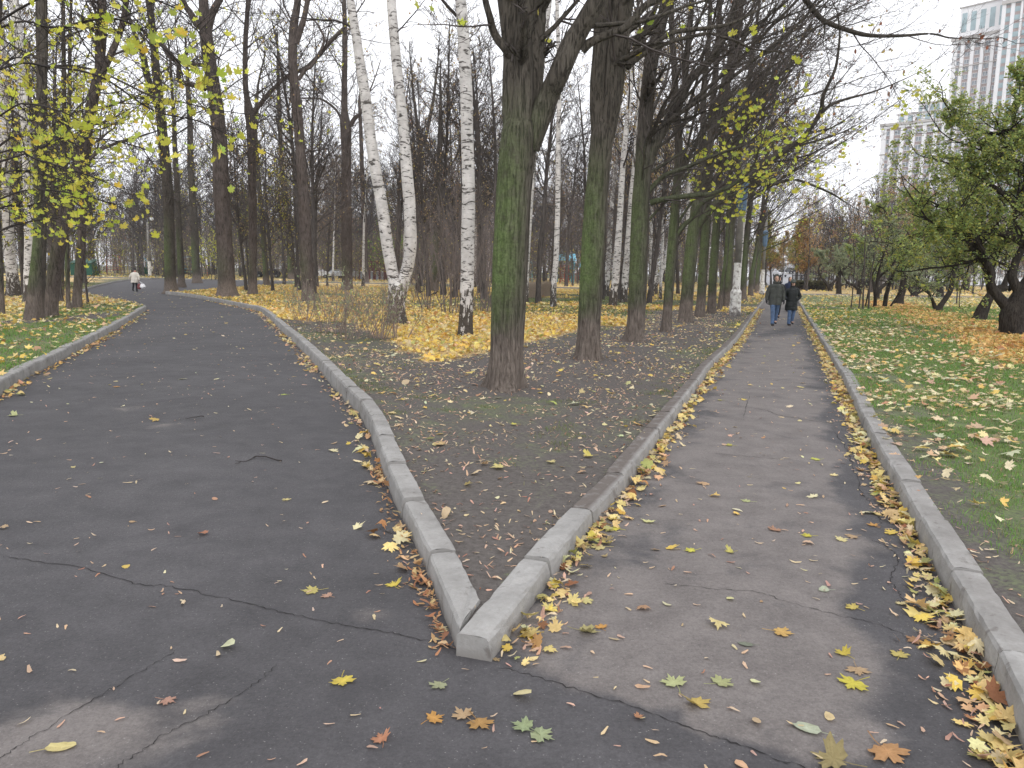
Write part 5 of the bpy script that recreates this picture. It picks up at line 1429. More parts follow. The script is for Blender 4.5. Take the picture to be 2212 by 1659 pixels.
# beyond the cross path
for u0, u1, n, ya, yb, kinds in (
    (-60, 330, 26, 100, 165, (0, 1, 2, 4, 5, 2, 7)), (330, 1000, 46, 100, 170, (0, 1, 2, 3, 4, 5, 6, 2, 1, 7)), (1000, 1640, 40, 84, 150, (0, 1, 2, 3, 4, 6, 1, 0)),
    (1760, 2240, 16, 84, 140, (8, 8, 1, 3, 9, 8))):
    for i in range(int(n*1.25)):
        try_place(rw.choice(kinds), rw.uniform(u0, u1), rw.uniform(ya, yb), rw.uniform(0.85, 1.25), 2.0)
# row on the far side, right of the path end: rusty crowns
for u, y, s, k in ((1652, 98, 0.95, 10), (1668, 116, 1.0, 11), (1722, 104, 0.9, 10), (1740, 92, 0.85, 11), (1700, 260, 1.4, 10), (1675, 200, 1.3, 11), (1722, 190, 1.3, 10), (1640, 112, 0.75, 5), (1655, 128, 0.9, 8), (1730, 112, 0.8, 5), (1752, 106, 0.85, 8), (1770, 120, 0.95, 5), (1745, 88, 0.95, 8), (1800, 96, 0.9, 5), (1905, 80, 1.0, 8), (1945, 92, 1.05, 8), (1985, 84, 0.9, 8), (1690, 135, 0.8, 5), (1720, 120, 0.8, 8), (1665, 125, 0.85, 5)):
    place_wood(k, U(u, y), y, s, rw.uniform(0, 6))

# name look-alikes of one spot by their order from left to right
ORD = ['leftmost', 'second from left', 'third from left', 'fourth from left', 'fifth from left', 'sixth from left', 'seventh from left', 'eighth from left', 'ninth from left', 'tenth from left']
_g = {}
for o in list(COL.objects):
    if o.type == 'EMPTY' and o.get('group') and o.get('group') == o.get('label'): _g.setdefault(o['group'], []).append(o)
for k_, os_ in _g.items():
    if 1 < len(os_) <= 10:
        os_.sort(key=lambda o: o.location.x/o.location.y)
        for i, o in enumerate(os_): o['label'] = ORD[i]+' '+k_

# the far wood: one mass that nobody could count
def far_mass(name, label, cat, seed, n, urange, yrange, hrange, leafn, pal, spec, lsz):
    rnd = random.Random(seed); rs = np.random.RandomState(seed)
    tm = []
    for q in range(7):
        T = Tubes(); tips = []
        st = dict(STY['wood']); st.update(dict(kids=[5, 5, 4, 0], rmin=0.016/10, seg=[5, 4, 3, 2], thick=0.0)); 
        h = 1.0
        pts = [(0, 0, -0.01)]; x = y = 0
        for j in range(6): x += rnd.gauss(0, .012); y += rnd.gauss(0, .012); pts.append((x, y, (j+1)/6*.9))
        T.add(pts, [spec['r']*(1-0.14*j) for j in range(7)], 4, 0)
        for _ in range(spec['nb']):
            t = rnd.uniform(spec['t0'], 1.0); j = min(5, int(t*6)); p = Vector(pts[j]).lerp(Vector(pts[j+1]), t*6-j)
            a = rnd.uniform(0, 6.28); el = R_(rnd.uniform(20, 70))
            d = Vector((math.cos(a)*math.cos(el), math.sin(a)*math.cos(el), math.sin(el)))
            grow(T, tips, p, d, spec['L']*rnd.uniform(0.6, 1.25), 0.0028, 1, 3, rnd, st, 3)
        V, F, M = T.arrays(); tm.append((V, F, np.array(tips)))
    VV, FF, LP = [], [], []; off = 0
    for i in range(n):
        V, F, tp = tm[i % 7]
        ua, ub = urange[rnd.randrange(len(urange))]
        y = rnd.uniform(*yrange); x = U(rnd.uniform(ua, ub), y); h = rnd.uniform(*hrange)
        a = rnd.uniform(0, 6.28); c, s_ = math.cos(a), math.sin(a)
        w = h*rnd.uniform(0.8, 1.25)
        Rm = np.array([[c*w, -s_*w, 0], [s_*w, c*w, 0], [0, 0, h]])
        VV.append((V @ Rm.T+np.array([x, y, LZ])).astype(np.float32)); FF.append(F+off); off += len(V)
        k = rs.randint(0, len(tp), max(1, leafn//n)); LP.append(tp[k] @ Rm.T+np.array([x, y, LZ]))
    V = np.concatenate(VV); F = np.concatenate(FF); P = np.concatenate(LP)
    P = P+rs.normal(0, 0.25, P.shape)
    lv, lf, lc = leaf_mass(rs, P, lsz*np.exp(rs.normal(0, 0.2, len(P))), palette(rs, len(P), pal), 'oval', hang=True, curl=0.2)
    C = np.concatenate([np.ones((len(V), 4))*0.2, lc])
    me = mesh_np(name, np.concatenate([V, lv]), [F, lf+len(V)], [M_TWIG_R if name == 'undergrowth' else M_BARK_D, M_LEAF_TREE], [0, 1], attrs={'col': ('FLOAT_COLOR', C)})
    tag(link(name, me), label, cat, kind='stuff')
far_mass('far_wood', 'distant mass of bare trunks and twigs closing the view behind the park', 'woodland', 55, 400, [(-90, 640), (300, 1000), (700, 1300), (1100, 1660)], (125, 235), (13, 25), 16000,
         PAL_TAN+PAL_RED+[(2, (0.34, 0.34, 0.08))], dict(r=0.009, nb=16, t0=0.15, L=0.22), 0.22)
far_mass('undergrowth', 'brownish brushwood filling the gaps between the far trunks', 'brushwood', 56, 300, [(-90, 640), (300, 1000), (700, 1300), (1100, 1640)], (104, 150), (3.5, 8), 26000,
         [(3, (0.36, 0.27, 0.18)), (3, (0.30, 0.31, 0.11)), (2, (0.56, 0.50, 0.12)), (1, (0.22, 0.19, 0.14)), (1, (0.16, 0.20, 0.09))], dict(r=0.008, nb=16, t0=0.02, L=0.45), 0.20)
far_mass('far_wood', 'distant brownish treetops below the towers on the right', 'woodland', 57, 230, [(1730, 2000), (1850, 2280)], (100, 190), (6, 14), 14000,
         [(3, (0.30, 0.20, 0.15)), (3, (0.38, 0.21, 0.13)), (1, (0.25, 0.26, 0.10))], dict(r=0.008, nb=16, t0=0.1, L=0.30), 0.24)
# ================================================================ fallen leaves and grass
def sample(rs, x0, x1, y0, y1, rho_max, rho):
    n = rs.poisson(rho_max*(x1-x0)*(y1-y0))
    X = rs.uniform(x0, x1, n); Y = rs.uniform(y0, y1, n)
    k = rs.uniform(0, rho_max, n) < rho(X, Y)
    return X[k], Y[k]
def in_view(X, Y, pad=1.0):
    d = Y*math.cos(PITCH)
    return (np.abs(X) < 0.70*Y+0.9+pad)
LV, LF, LC = [], [], []
loff = 0
def put(rs, X, Y, Z, size, pal, tm, tilt, curl):
    global loff
    if len(X) == 0: return
    v, f, c = leaf_mass(rs, np.column_stack([X, Y, Z]), size, palette(rs, len(X), pal), tm, tilt, curl)
    LV.append(v); LF.append(f+loff); LC.append(c); loff += len(v)
rs = np.random.RandomState(900)
inW = lambda X, Y: pip(POLY_W, X, Y); inR = lambda X, Y: pip(POLY_R, X, Y); inL = lambda X, Y: pip(POLY_L, X, Y)
onpath = lambda X, Y: ~(inW(X, Y) | inR(X, Y) | inL(X, Y))
def ls(rs, n, a, s): return a*np.exp(rs.normal(0, s, n))
# small slivers and leaflets everywhere on bare soil
X, Y = sample(rs, -8, 14, 2.6, 16, 120, lambda X, Y: np.where(inW(X, Y), 115*(0.35+smooth01(fbm(X, Y, 0.9, 21), 0.42, 0.62)*1.1), np.where(inR(X, Y), 45*smooth01(dist_line(KRR, X, Y), 2.2, 0.4), 0)))
k = in_view(X, Y); X, Y = X[k], Y[k]
put(rs, X, Y, lawn_z(X, Y)+0.002, ls(rs, len(X), 0.043, 0.25), PAL_SLIV, 'sliver', 0.3, 0.3)
X, Y = sample(rs, -8, 14, 5, 34, 60, lambda X, Y: np.where(inW(X, Y), (13+38*smooth01(Y, 10, 16))*(0.35+smooth01(fbm(X, Y, 1.4, 23), 0.4, 0.6)), 0))
k = in_view(X, Y); X, Y = X[k], Y[k]
put(rs, X, Y, lawn_z(X, Y)+0.003, ls(rs, len(X), 0.045, 0.3), PAL_SLIV+PAL_LAWN, 'oval', 0.3, 0.4)
# slivers on the asphalt
X, Y = sample(rs, -22, 12, 1.2, 30, 40, lambda X, Y: np.where(onpath(X, Y), 6.5+7*smooth01(Y, 6, 3.5)+8.5*smooth01(X, -1.0, 1.0)*smooth01(Y, 20, 6)+9*smooth01(np.minimum(dist_line(KL, X, Y), dist_line(KR, X, Y)), 0.5, 0.05)+4*smooth01(fbm(X, Y, 0.8, 31), 0.62, 0.75), 0))
k = in_view(X, Y); X, Y = X[k], Y[k]
put(rs, X, Y, X*0+0.004, ls(rs, len(X), 0.042, 0.3), PAL_SLIV, 'sliver', 0.15, 0.3)
X, Y = sample(rs, -22, 12, 2, 32, 3, lambda X, Y: np.where(onpath(X, Y), 0.7+1.4*smooth01(X, -1.0, 1.0), 0))
k = in_view(X, Y); X, Y = X[k], Y[k]
put(rs, X, Y, X*0+0.004, ls(rs, len(X), 0.045, 0.3), PAL_LAWN, 'oval', 0.2, 0.3)
# maple leaves scattered on asphalt (beyond the nearest metres; those nearest are set one by one)
X, Y = sample(rs, -25, 12, 1.6, 5, 2.2, lambda X, Y: np.where(onpath(X, Y), 1.3, 0))
k = in_view(X, Y); X, Y = X[k], Y[k]
put(rs, X, Y, X*0+0.004, ls(rs, len(X), 0.07, 0.3), [(3, (0.40, 0.30, 0.17)), (2, (0.50, 0.26, 0.14)), (2, (0.60, 0.50, 0.25)), (1, (0.36, 0.36, 0.20))], 'maple', 0.10, 0.35)
X, Y = sample(rs, -25, 12, 4.6, 60, 2.2, lambda X, Y: np.where(onpath(X, Y), 0.22+0.9*smooth01(X, -0.5, 1.0)*smooth01(Y, 30, 6)+0.5*smooth01(Y, 20, 40), 0))
k = in_view(X, Y); X, Y = X[k], Y[k]
put(rs, X, Y, X*0+0.004, ls(rs, len(X), 0.10, 0.2), PAL_LAWN+PAL_YELLOW, 'maple', 0.12, 0.3)
# gutters: drifts against the kerbs
def drift(line, side, y0, y1, per_m, width, size, pal, tm='maple', seed=0, clump=(1.2, 0.35, 0.65)):
    rs2 = np.random.RandomState(seed)
    P = [p for p in line if y0 <= p.y <= y1]
    for a, b in zip(P, P[1:]):
        L = (b-a).length; n = rs2.poisson(per_m*L)
        if n == 0: continue
        t = rs2.uniform(0, 1, n); d = np.abs(rs2.normal(0, width, n))+0.012
        ux, uy = (b-a).x/L, (b-a).y/L
        X = a.x+(b.x-a.x)*t-uy*d*side; Y = a.y+(b.y-a.y)*t+ux*d*side
        kk = rs2.uniform(0, 1, n) < 0.25+smooth01(fbm(X, Y, clump[0], seed), clump[1], clump[2])
        X, Y, d = X[kk], Y[kk], d[kk]
        put(rs2, X, Y, 0.004+rs2.uniform(0, 0.04, len(X))*np.exp(-d/0.07), ls(rs2, len(X), size, 0.25), pal, tm, 0.30, 0.55)
drift(KR, -1, 2.4, 40, 40, 0.09, 0.082, PAL_GUT+[(6, (0.74, 0.60, 0.24))], 'maple', 61, (0.6, 0.15, 0.5))
drift(KR, -1, 2.4, 30, 40, 0.10, 0.045, PAL_SLIV, 'sliver', 62)
drift(KRR, 1, 1.2, 45, 56, 0.085, 0.082, PAL_GUT+[(6, (0.74, 0.60, 0.24))], 'maple', 63, (0.5, 0.05, 0.35))
drift(KRR, 1, 1.2, 30, 55, 0.14, 0.04, PAL_SLIV, 'sliver', 64)
drift(KL, 1, 2.4, 7, 120, 0.05, 0.052, [(5, (0.50, 0.30, 0.15)), (3, (0.40, 0.20, 0.10)), (3, (0.58, 0.42, 0.22))], 'sliver', 65)
drift(KL, 1, 4.2, 40, 9, 0.12, 0.095, PAL_GUT, 'maple', 66)
drift(KL, 1, 7, 40, 22, 0.10, 0.05, PAL_SLIV, 'oval', 67)
drift(KLL, -1, 6, 40, 14, 0.12, 0.08, PAL_GUT, 'oval', 68)
drift(KLL, -1, 6, 20, 25, 0.06, 0.05, PAL_RUST, 'oval', 69)
# leaf carpet of the wedge, dense and curled by the birches
X, Y = sample(rs, -22, 22, 8, 26, 95, lambda X, Y: np.where(inW(X, Y), 95*smooth01(masks(X, Y)[1]+(fbm(X, Y, .6, 41)-.5)*0.5, 0.35, 0.85), 0))
k = in_view(X, Y); X, Y = X[k], Y[k]
put(rs, X, Y, lawn_z(X, Y)+rs.uniform(0, 0.04, len(X)), ls(rs, len(X), 0.112, 0.25), PAL_YELLOW, 'maple', 0.42, 0.7)
X, Y = sample(rs, -8, 14, 4, 26, 5, lambda X, Y: np.where(inW(X, Y), 1.0+3.0*smooth01(Y, 6, 10), 0))
k = in_view(X, Y); X, Y = X[k], Y[k]
put(rs, X, Y, lawn_z(X, Y)+0.004, ls(rs, len(X), 0.10, 0.2), PAL_LAWN+PAL_YELLOW, 'maple', 0.2, 0.4)
X, Y = sample(rs, -60, 40, 24, 75, 44, lambda X, Y: np.where(inW(X, Y), 44*smooth01(masks(X, Y)[1], 0.15, 0.8), 0))
k = in_view(X, Y); X, Y = X[k], Y[k]
put(rs, X, Y, lawn_z(X, Y)+rs.uniform(0, 0.03, len(X)), ls(rs, len(X), 0.15, 0.2), PAL_YELLOW+[(3, (0.55, 0.33, 0.12))], 'maple_lo', 0.35, 0.4)
# right lawn
X, Y = sample(rs, 2, 22, 3, 26, 120, lambda X, Y: np.where(inR(X, Y), 7+(40*smooth01(fbm(X, Y, 1.5, 43), 0.36, 0.62)+6)*smooth01(Y, 4, 9)+75*smooth01(masks(X, Y)[1], 0.5, 0.9), 0))
k = in_view(X, Y); X, Y = X[k], Y[k]
bd = dist_line([G(1900, 655), G(1985, 680), G(2080, 705), G(2150, 730), G(2260, 790)], X, Y) < 1.4+rs.uniform(-1, 1, len(X))
Z = lawn_z(X, Y)+0.01+rs.uniform(0, 0.025, len(X))
put(rs, X[~bd], Y[~bd], Z[~bd], ls(rs, (~bd).sum(), 0.098, 0.28), PAL_LAWN, 'maple', 0.25, 0.4)
put(rs, X[bd], Y[bd], Z[bd], ls(rs, bd.sum(), 0.10, 0.25), PAL_RUST, 'maple', 0.4, 0.6)
X, Y = sample(rs, 6, 60, 26, 70, 40, lambda X, Y: np.where(inR(X, Y), 5+17*smooth01(fbm(X, Y, 4, 44), 0.38, 0.6)+20*smooth01(masks(X, Y)[1], 0.5, 0.9), 0))
k = in_view(X, Y); X, Y = X[k], Y[k]
bd = dist_line([G(1900, 655), G(1985, 680), G(2080, 705)], X, Y) < 2.0
Z = lawn_z(X, Y)+0.015
put(rs, X[~bd], Y[~bd], Z[~bd], ls(rs, (~bd).sum(), 0.15, 0.25), PAL_LAWN+PAL_YELLOW, 'maple_lo', 0.3, 0.4)
put(rs, X[bd], Y[bd], Z[bd], ls(rs, bd.sum(), 0.15, 0.25), PAL_RUST, 'maple_lo', 0.3, 0.4)
# left lawn
X, Y = sample(rs, -40, -5, 10, 50, 62, lambda X, Y: np.where(inL(X, Y), (11+50*smooth01(masks(X, Y)[1]+(fbm(X, Y, .8, 47)-.5)*.4, 0.3, 0.8))*smooth01(Y, 60, 25), 0))
k = in_view(X, Y, 2); X, Y = X[k], Y[k]
put(rs, X, Y, lawn_z(X, Y)+0.01+rs.uniform(0, 0.03, len(X)), ls(rs, len(X), 0.14, 0.2), PAL_YELLOW+PAL_LAWN, 'maple_lo', 0.35, 0.5)
# beyond the cross path
X, Y = sample(rs, -90, 90, 72, 150, 1.6, lambda X, Y: 1.6*smooth01(fbm(X, Y, 6, 49), 0.35, 0.6)*(Y > np.array([cross(x).y+PW+0.4 for x in X])))
put(rs, X, Y, X*0+LZ+0.02, ls(rs, len(X), 0.30, 0.2), PAL_YELLOW, 'oval', 0.3, 0.1)
me = mesh_np('fallen_leaves', np.concatenate(LV), [np.concatenate(LF)], M_LEAF, attrs={'col': ('FLOAT_COLOR', np.concatenate(LC))})
tag(link('fallen_leaves', me), 'loose autumn leaves and seeds strewn over paths and lawns', 'leaf litter', kind='stuff')

# grass blades
GV, GF, GC_ = [], [], []
goff = 0
def blades(rs, X, Y, hgt, wid, pal):
    global goff
    n = len(X)
    if n == 0: return
    a = rs.uniform(0, 2*math.pi, n); h = hgt*rs.uniform(0.5, 1.25, n); w = wid*rs.uniform(0.7, 1.3, n)
    lean = rs.normal(0, 0.6, n); la = rs.uniform(0, 2*math.pi, n)
    Z = lawn_z(X, Y)-0.003
    B = np.column_stack([X, Y, Z])
    ax = np.column_stack([np.cos(a), np.sin(a), np.zeros(n)])*w[:, None]*0.5
    t1 = np.column_stack([np.cos(la)*lean*h*0.35, np.sin(la)*lean*h*0.35, h*0.6])
    t2 = np.column_stack([np.cos(la)*lean*h*1.0, np.sin(la)*lean*h*1.0, h*0.95])
    V = np.stack([B-ax, B+ax, B+ax*0.7+t1, B-ax*0.7+t1, B+t2], axis=1)
    C = np.repeat(np.concatenate([palette(rs, n, pal), np.ones((n, 1))], 1)[:, None], 5, axis=1)
    b = goff+np.arange(n)[:, None]*5
    GV.append(V.reshape(-1, 3)); GC_.append(C.reshape(-1, 4))
    GF.append(np.concatenate([b+np.array([[0, 1, 2]]), b+np.array([[0, 2, 3]]), b+np.array([[3, 2, 4]])]))
    goff += n*5
PG = [(7, (0.150, 0.300, 0.065)), (6, (0.205, 0.370, 0.090)), (3, (0.25, 0.265, 0.12)), (2, (0.32, 0.285, 0.16)), (1, (0.10, 0.15, 0.055))]
PG2 = [(5, (0.165, 0.225, 0.080)), (3, (0.21, 0.25, 0.11)), (4, (0.25, 0.225, 0.135)), (2, (0.115, 0.15, 0.06))]
def gmask(X, Y, s): return smooth01(masks(X, Y)[0]+(fbm(X, Y, s, 51)-0.5)*1.3, 0.30, 0.70)
X, Y = sample(rs, 1.5, 10, 2.5, 9, 2600, lambda X, Y: np.where(inR(X, Y), 2600*gmask(X, Y, .5)*(0.35+0.65*smooth01(Y, 3, 6)), 0)); k = in_view(X, Y, 0.3)
blades(rs, X[k], Y[k], 0.038, 0.005, PG)
X, Y = sample(rs, 4, 18, 9, 20, 1000, lambda X, Y: np.where(inR(X, Y), 1000*gmask(X, Y, .6), 0)); k = in_view(X, Y, 0.3)
blades(rs, X[k], Y[k], 0.05, 0.009, PG)
X, Y = sample(rs, 8, 44, 20, 46, 170, lambda X, Y: np.where(inR(X, Y), 170*gmask(X, Y, 1.2), 0)); k = in_view(X, Y, 0.3)
blades(rs, X[k], Y[k], 0.07, 0.022, PG)
X, Y = sample(rs, -6, 6, 2.8, 12, 1900, lambda X, Y: np.where(inW(X, Y), 1900*smooth01(masks(X, Y)[0]+(fbm(X, Y, .45, 53)-0.5)*1.9, 0.45, 0.85), 0)); k = in_view(X, Y, 0.3)
blades(rs, X[k], Y[k], 0.034, 0.005, PG2)
X, Y = sample(rs, -14, 14, 12, 26, 320, lambda X, Y: np.where(inW(X, Y), 320*gmask(X, Y, .8), 0)); k = in_view(X, Y, 0.3)
blades(rs, X[k], Y[k], 0.05, 0.012, PG2)
X, Y = sample(rs, -22, -5, 10, 30, 420, lambda X, Y: np.where(inL(X, Y), 420*gmask(X, Y, .7), 0)); k = in_view(X, Y, 1)
blades(rs, X[k], Y[k], 0.06, 0.012, PG)
X, Y = sample(rs, -50, 25, 26, 70, 45, lambda X, Y: np.where(inW(X, Y) | inL(X, Y), 45*gmask(X, Y, 2), 0)); k = in_view(X, Y, 1)
blades(rs, X[k], Y[k], 0.08, 0.04, PG2)
me = mesh_np('grass', np.concatenate(GV), [np.concatenate(GF)], M_LEAF_TREE, attrs={'col': ('FLOAT_COLOR', np.concatenate(GC_))})
tag(link('grass', me), 'short grass growing on the lawns between the leaves', 'grass', kind='stuff')
del GV, GF, GC_, LV, LF, LC

# ---- leaves one can single out on the near asphalt and soil
LEAFN = {'maple': 'maple_leaf', 'oval': 'oval_leaf'}
def one_leaf(u, v, size, col, label, tm='maple', yaw=0.0, tilt=(0.0, 0.0), curl=0.15, z=0.0, seed=0, stalk=True):
    rs = np.random.RandomState(seed)
    g = G(u, v, z); size = size*1.02
    T = LEAF_T[tm].copy()
    # subdivide outline for a fuller, slightly torn edge
    P = T[1:]; Q = np.roll(P, -1, axis=0)
    M = (P+Q)/2*(1+rs.normal(0, 0.035, (len(P), 1)))
    rim = np.stack([P, M], 1).reshape(-1, 3)
    inner = T[0]+(rim-T[0])*0.5
    V = np.concatenate([T[:1], inner, rim]); n = len(rim)
    V[:, 0] *= rs.uniform(0.82, 1.1); V[:, 0] += V[:, 1]*rs.normal(0, 0.12)
    V[1+n:, :2] *= 1+rs.normal(0, 0.05, (n, 1))
    V = V*size
    if seed % 4 == 1: V[:, 2] += np.maximum(0, V[:, 0]-0.12*size)*0.9   # one side folded up
    r = V[:, :2]/size
    V[:, 2] += size*(curl*(r[:, 0]**2*rs.uniform(0.3, 1.3)+r[:, 1]**2*rs.uniform(-0.3, 1.2))+0.03*np.cos(r[:, 0]*17+seed)*np.abs(r[:, 1])+rs.normal(0, 0.006, len(V)))
    V[:, 2] += tilt[0]*V[:, 0]+tilt[1]*V[:, 1]
    V[:, 2] -= V[:, 2].min()
    F3 = np.array([(0, 1+i, 1+(i+1) % n) for i in range(n)])
    F4 = np.array([(1+i, 1+n+i, 1+n+(i+1) % n, 1+(i+1) % n) for i in range(n)])
    c = np.array(col)
    C = np.ones((len(V), 4)); C[:, :3] = c*(1+rs.normal(0, 0.07, (len(V), 1)))
    C[1+n:, :3] *= rs.uniform(0.78, 1.05, (n, 1))
    C[0, :3] *= 1.12
    if stalk:
        b = len(V); s0 = np.array([0, -0.24*size*(1 if tm == 'maple' else 1.6), V[0, 2]]); a = rs.uniform(-0.6, 0.6)
        ps = [s0, s0+np.array([a*0.12, -0.25, 0])*size, s0+np.array([a*0.4, -0.55, 0.02])*size]
        w = 0.012*size+0.0006
        sv = []
        for p in ps: sv += [p+[w, 0, 0.001], p+[0, 0, 0.003], p-[w, 0, -0.001]]
        V = np.concatenate([V, np.array(sv)]); C = np.concatenate([C, np.tile(np.append(c*0.75, 1), (9, 1))])
        F4 = np.concatenate([F4, [(b+3*i+j, b+3*i+j+1, b+3*i+j+4, b+3*i+j+3) for i in range(2) for j in range(2)]])
    C = np.clip(C, 0.01, 0.9); C[:, 3] = 1
    me = mesh_np(LEAFN[tm], V, [F3, F4], M_LEAF, attrs={'col': ('FLOAT_COLOR', C)})
    o = link(LEAFN[tm], me, loc=(g.x, g.y, z+0.004))
    o.rotation_euler = (0, 0, R_(yaw))
    return tag(o, label, 'leaf', 'single fallen leaves on the paths')
YL = (0.62, 0.50, 0.10); PY = (0.60, 0.52, 0.24); OR = (0.55, 0.30, 0.09); TN = (0.45, 0.32, 0.19); PG_ = (0.44, 0.47, 0.24); GW = (0.44, 0.48, 0.36); BR_ = (0.33, 0.19, 0.10); PK = (0.48, 0.30, 0.22); DK = (0.60, 0.40, 0.05)
leaves = [
    (740, 1474, .105, YL, 'bright yellow leaf on the dark asphalt below and left of the kerb tip', 'maple', 200),
    (850, 1264, .095, YL, 'yellow maple leaf left of the near left kerb, beside a small pink one', 'maple', 20),
    (672, 1277, .115, (0.50, 0.44, 0.16), 'mottled yellow-green leaf with a long stalk on the left path near the crack', 'maple', 100),
    (706, 1288, .07, PK, 'small pinkish-brown leaf touching the mottled stalked one', 'maple', 60),
    (619, 1080, .075, PY, 'cream leaf shaped like a clover alone in the middle of the left path', 'maple', 0),
    (158, 1010, .06, PY, 'small cream leaf far out on the left half of the left path', 'oval', 40),
    (133, 1616, .105, PY, 'big pale oval leaf on the light patch in the bottom left corner', 'oval', 285),
    (363, 1516, .075, (0.42, 0.25, 0.19), 'reddish-brown leaf between the two lower left cracks', 'maple', 250),
    (613, 853, .11, (0.42, 0.50, 0.12), 'yellow-green leaf lying alone near the right side of the left path', 'maple', 80),
    (28, 898, .13, PG_, 'pale green leaf near the left edge of the left path', 'maple', 110),
    (252, 836, .11, OR, 'orange-yellow leaf alone high on the left path', 'maple', 10),
    (285, 1168 - 40, .05, TN, 'tan leaf left of the middle of the left path', 'oval', 70),
    (947, 1483, .085, (0.34, 0.36, 0.22), 'dull green-brown leaf half rotten below the kerb tip', 'maple', 150),
    (952, 1360, .075, (0.50, 0.43, 0.26), 'beige leaf tucked against the left foot of the kerb tip', 'maple', 190),
    (939, 1553, .085, OR, 'orange leaf left of the pair of rusty leaves at the bottom', 'maple', 300),
    (1000, 1545, .10, TN, 'pale brown leaf, upper one of the rusty pair at the bottom', 'maple', 40),
    (1037, 1565, .11, (0.40, 0.24, 0.09), 'rusty leaf, lower one of the pair at the bottom', 'maple', 210),
    (823, 1597, .08, (0.45, 0.22, 0.13), 'brick-red leaf at the bottom left of the rusty pair', 'maple', 30),
    (1130, 1570, .11, (0.30, 0.36, 0.20), 'speckled decaying green leaf, upper left one of two at the bottom', 'maple', 60),
    (1170, 1590, .12, (0.33, 0.38, 0.22), 'speckled decaying green leaf, lower right one of two at the bottom', 'maple', 240),
    (1140, 1373, .10, (0.66, 0.46, 0.05), 'saturated yellow curled leaf just right of the kerb tip', 'maple', 120),
    (1270, 1365, .13, (0.38, 0.34, 0.16), 'wet brown-yellow leaf right of the saturated yellow one', 'maple', 260),
    (1298, 1355, .07, OR, 'small orange leaf lying on the wet brown-yellow one', 'maple', 10),
    (1328, 1143, .10, (0.60, 0.56, 0.09), 'lemon yellow leaf near the start of the left gutter drift', 'maple', 70),
    (1291, 1183, .125, PY, 'cream-yellow pointed leaf at the edge of the heap by the right arm of the kerb', 'maple', 100),
    (1250, 1175, .12, TN, 'tan leaf leaning against the right arm of the kerb', 'maple', 170),
    (1217, 1225, .11, (0.60, 0.62, 0.06), 'yellow-green leaf standing upright against the right arm of the kerb', 'maple', 200),
    (1455, 1475, .12, PG_, 'greenish translucent leaf, left one of the pair on the lower right path', 'maple', 20),
    (1560, 1475, .11, (0.38, 0.40, 0.20), 'greenish translucent leaf, right one of the pair on the lower right path', 'maple', 300),
    (1507, 1522, .12, (0.50, 0.38, 0.12), 'golden brown leaf under the pair of greenish ones', 'maple', 220),
    (1743, 1575, .105, GW, 'pale grey-green round leaf beside the long bottom crack', 'oval', 60),
    (1690, 1368, .12, (0.58, 0.38, 0.13), 'orange-yellow curled leaf in the middle of the right path', 'maple', 250),
    (1611, 1393, .07, (0.20, 0.22, 0.17), 'dark grey-green leaf pressed flat on the right path', 'oval', 80),
    (1820, 1412, .085, (0.52, 0.42, 0.08), 'mustard folded leaf right of the dark pressed one', 'maple', 30),
    (1943, 1415, .10, (0.50, 0.42, 0.14), 'torn yellow leaf between the mustard one and the right kerb', 'maple', 330),
    (1853, 1450, .10, TN, 'pinkish tan leaf below the mustard folded leaf', 'maple', 170),
    (1842, 1480, .135, (0.56, 0.50, 0.08), 'large bright yellow leaf low on the right path', 'maple', 130),
    (2009, 1396, .11, (0.60, 0.38, 0.10), 'orange leaf overlapping a brown one near the right gutter', 'maple', 280),
    (1975, 1385, .10, BR_, 'brown leaf overlapped by the orange one near the right gutter', 'maple', 100),
    (2056, 1387, .12, (0.60, 0.47, 0.27), 'big peach leaf near the right kerb', 'oval', 300),
    (1920, 1629, .16, (0.46, 0.26, 0.12), 'big rusty curled leaf at the bottom right', 'maple', 200),
    (1795, 1640, .15, (0.30, 0.25, 0.12), 'wet brown leaf at the bottom edge left of the big rusty curled one', 'maple', 60),
    (2150, 1605, .13, (0.60, 0.50, 0.17), 'pale yellow leaf in the bottom right corner', 'maple', 150),
    (2120, 1632, .10, (0.52, 0.48, 0.20), 'smaller yellowish leaf below the pale one in the bottom right corner', 'maple', 20),
    (1491, 1190, .10, (0.58, 0.56, 0.10), 'flat yellow leaf on the left half of the right path, larger of two', 'maple', 95),
    (1576, 1193, .07, (0.50, 0.46, 0.14), 'flat yellow leaf on the left half of the right path, smaller of two', 'maple', 95),
    (1743, 1158, .09, (0.55, 0.50, 0.08), 'yellow leaf in the middle of the right path above the dark stain', 'maple', 75),
    (1840, 1160, .09, TN, 'tan leaf nearer the right gutter, in line with the yellow one', 'maple', 120),
    (1841, 1312, .09, (0.52, 0.42, 0.12), 'yellow leaf with torn lobes in the pale part of the right path', 'maple', 40),
    (1780, 1276, .065, GW, 'small pale green oval leaf on the right path', 'oval', 95),
    (1762, 993, .11, (0.52, 0.54, 0.12), 'greenish leaf on the crack across the right path', 'maple', 90),
    (1575, 963, .10, (0.48, 0.46, 0.12), 'small green-yellow leaf left above the crack across the right path', 'maple', 70),
    (1612, 1083, .10, PG_, 'pale green leaf on the brownish part of the right path', 'maple', 60),
    (1945, 1133, .115, PY, 'cream leaf spread against the drift along the right kerb', 'maple', 200),
    (1885, 1135, .09, OR, 'orange-tan leaf just left of the cream leaf by the right drift', 'maple', 0),
    (1555, 885 - 20, .09, (0.45, 0.42, 0.14), 'dull yellow leaf left of the short dark crack', 'maple', 90),
]
for i, (u, v, s, c, lb, tm, yw) in enumerate(leaves):
    one_leaf(u, v, s, c, lb, tm, yw, curl=0.12 if i % 3 else 0.3, seed=500+i)
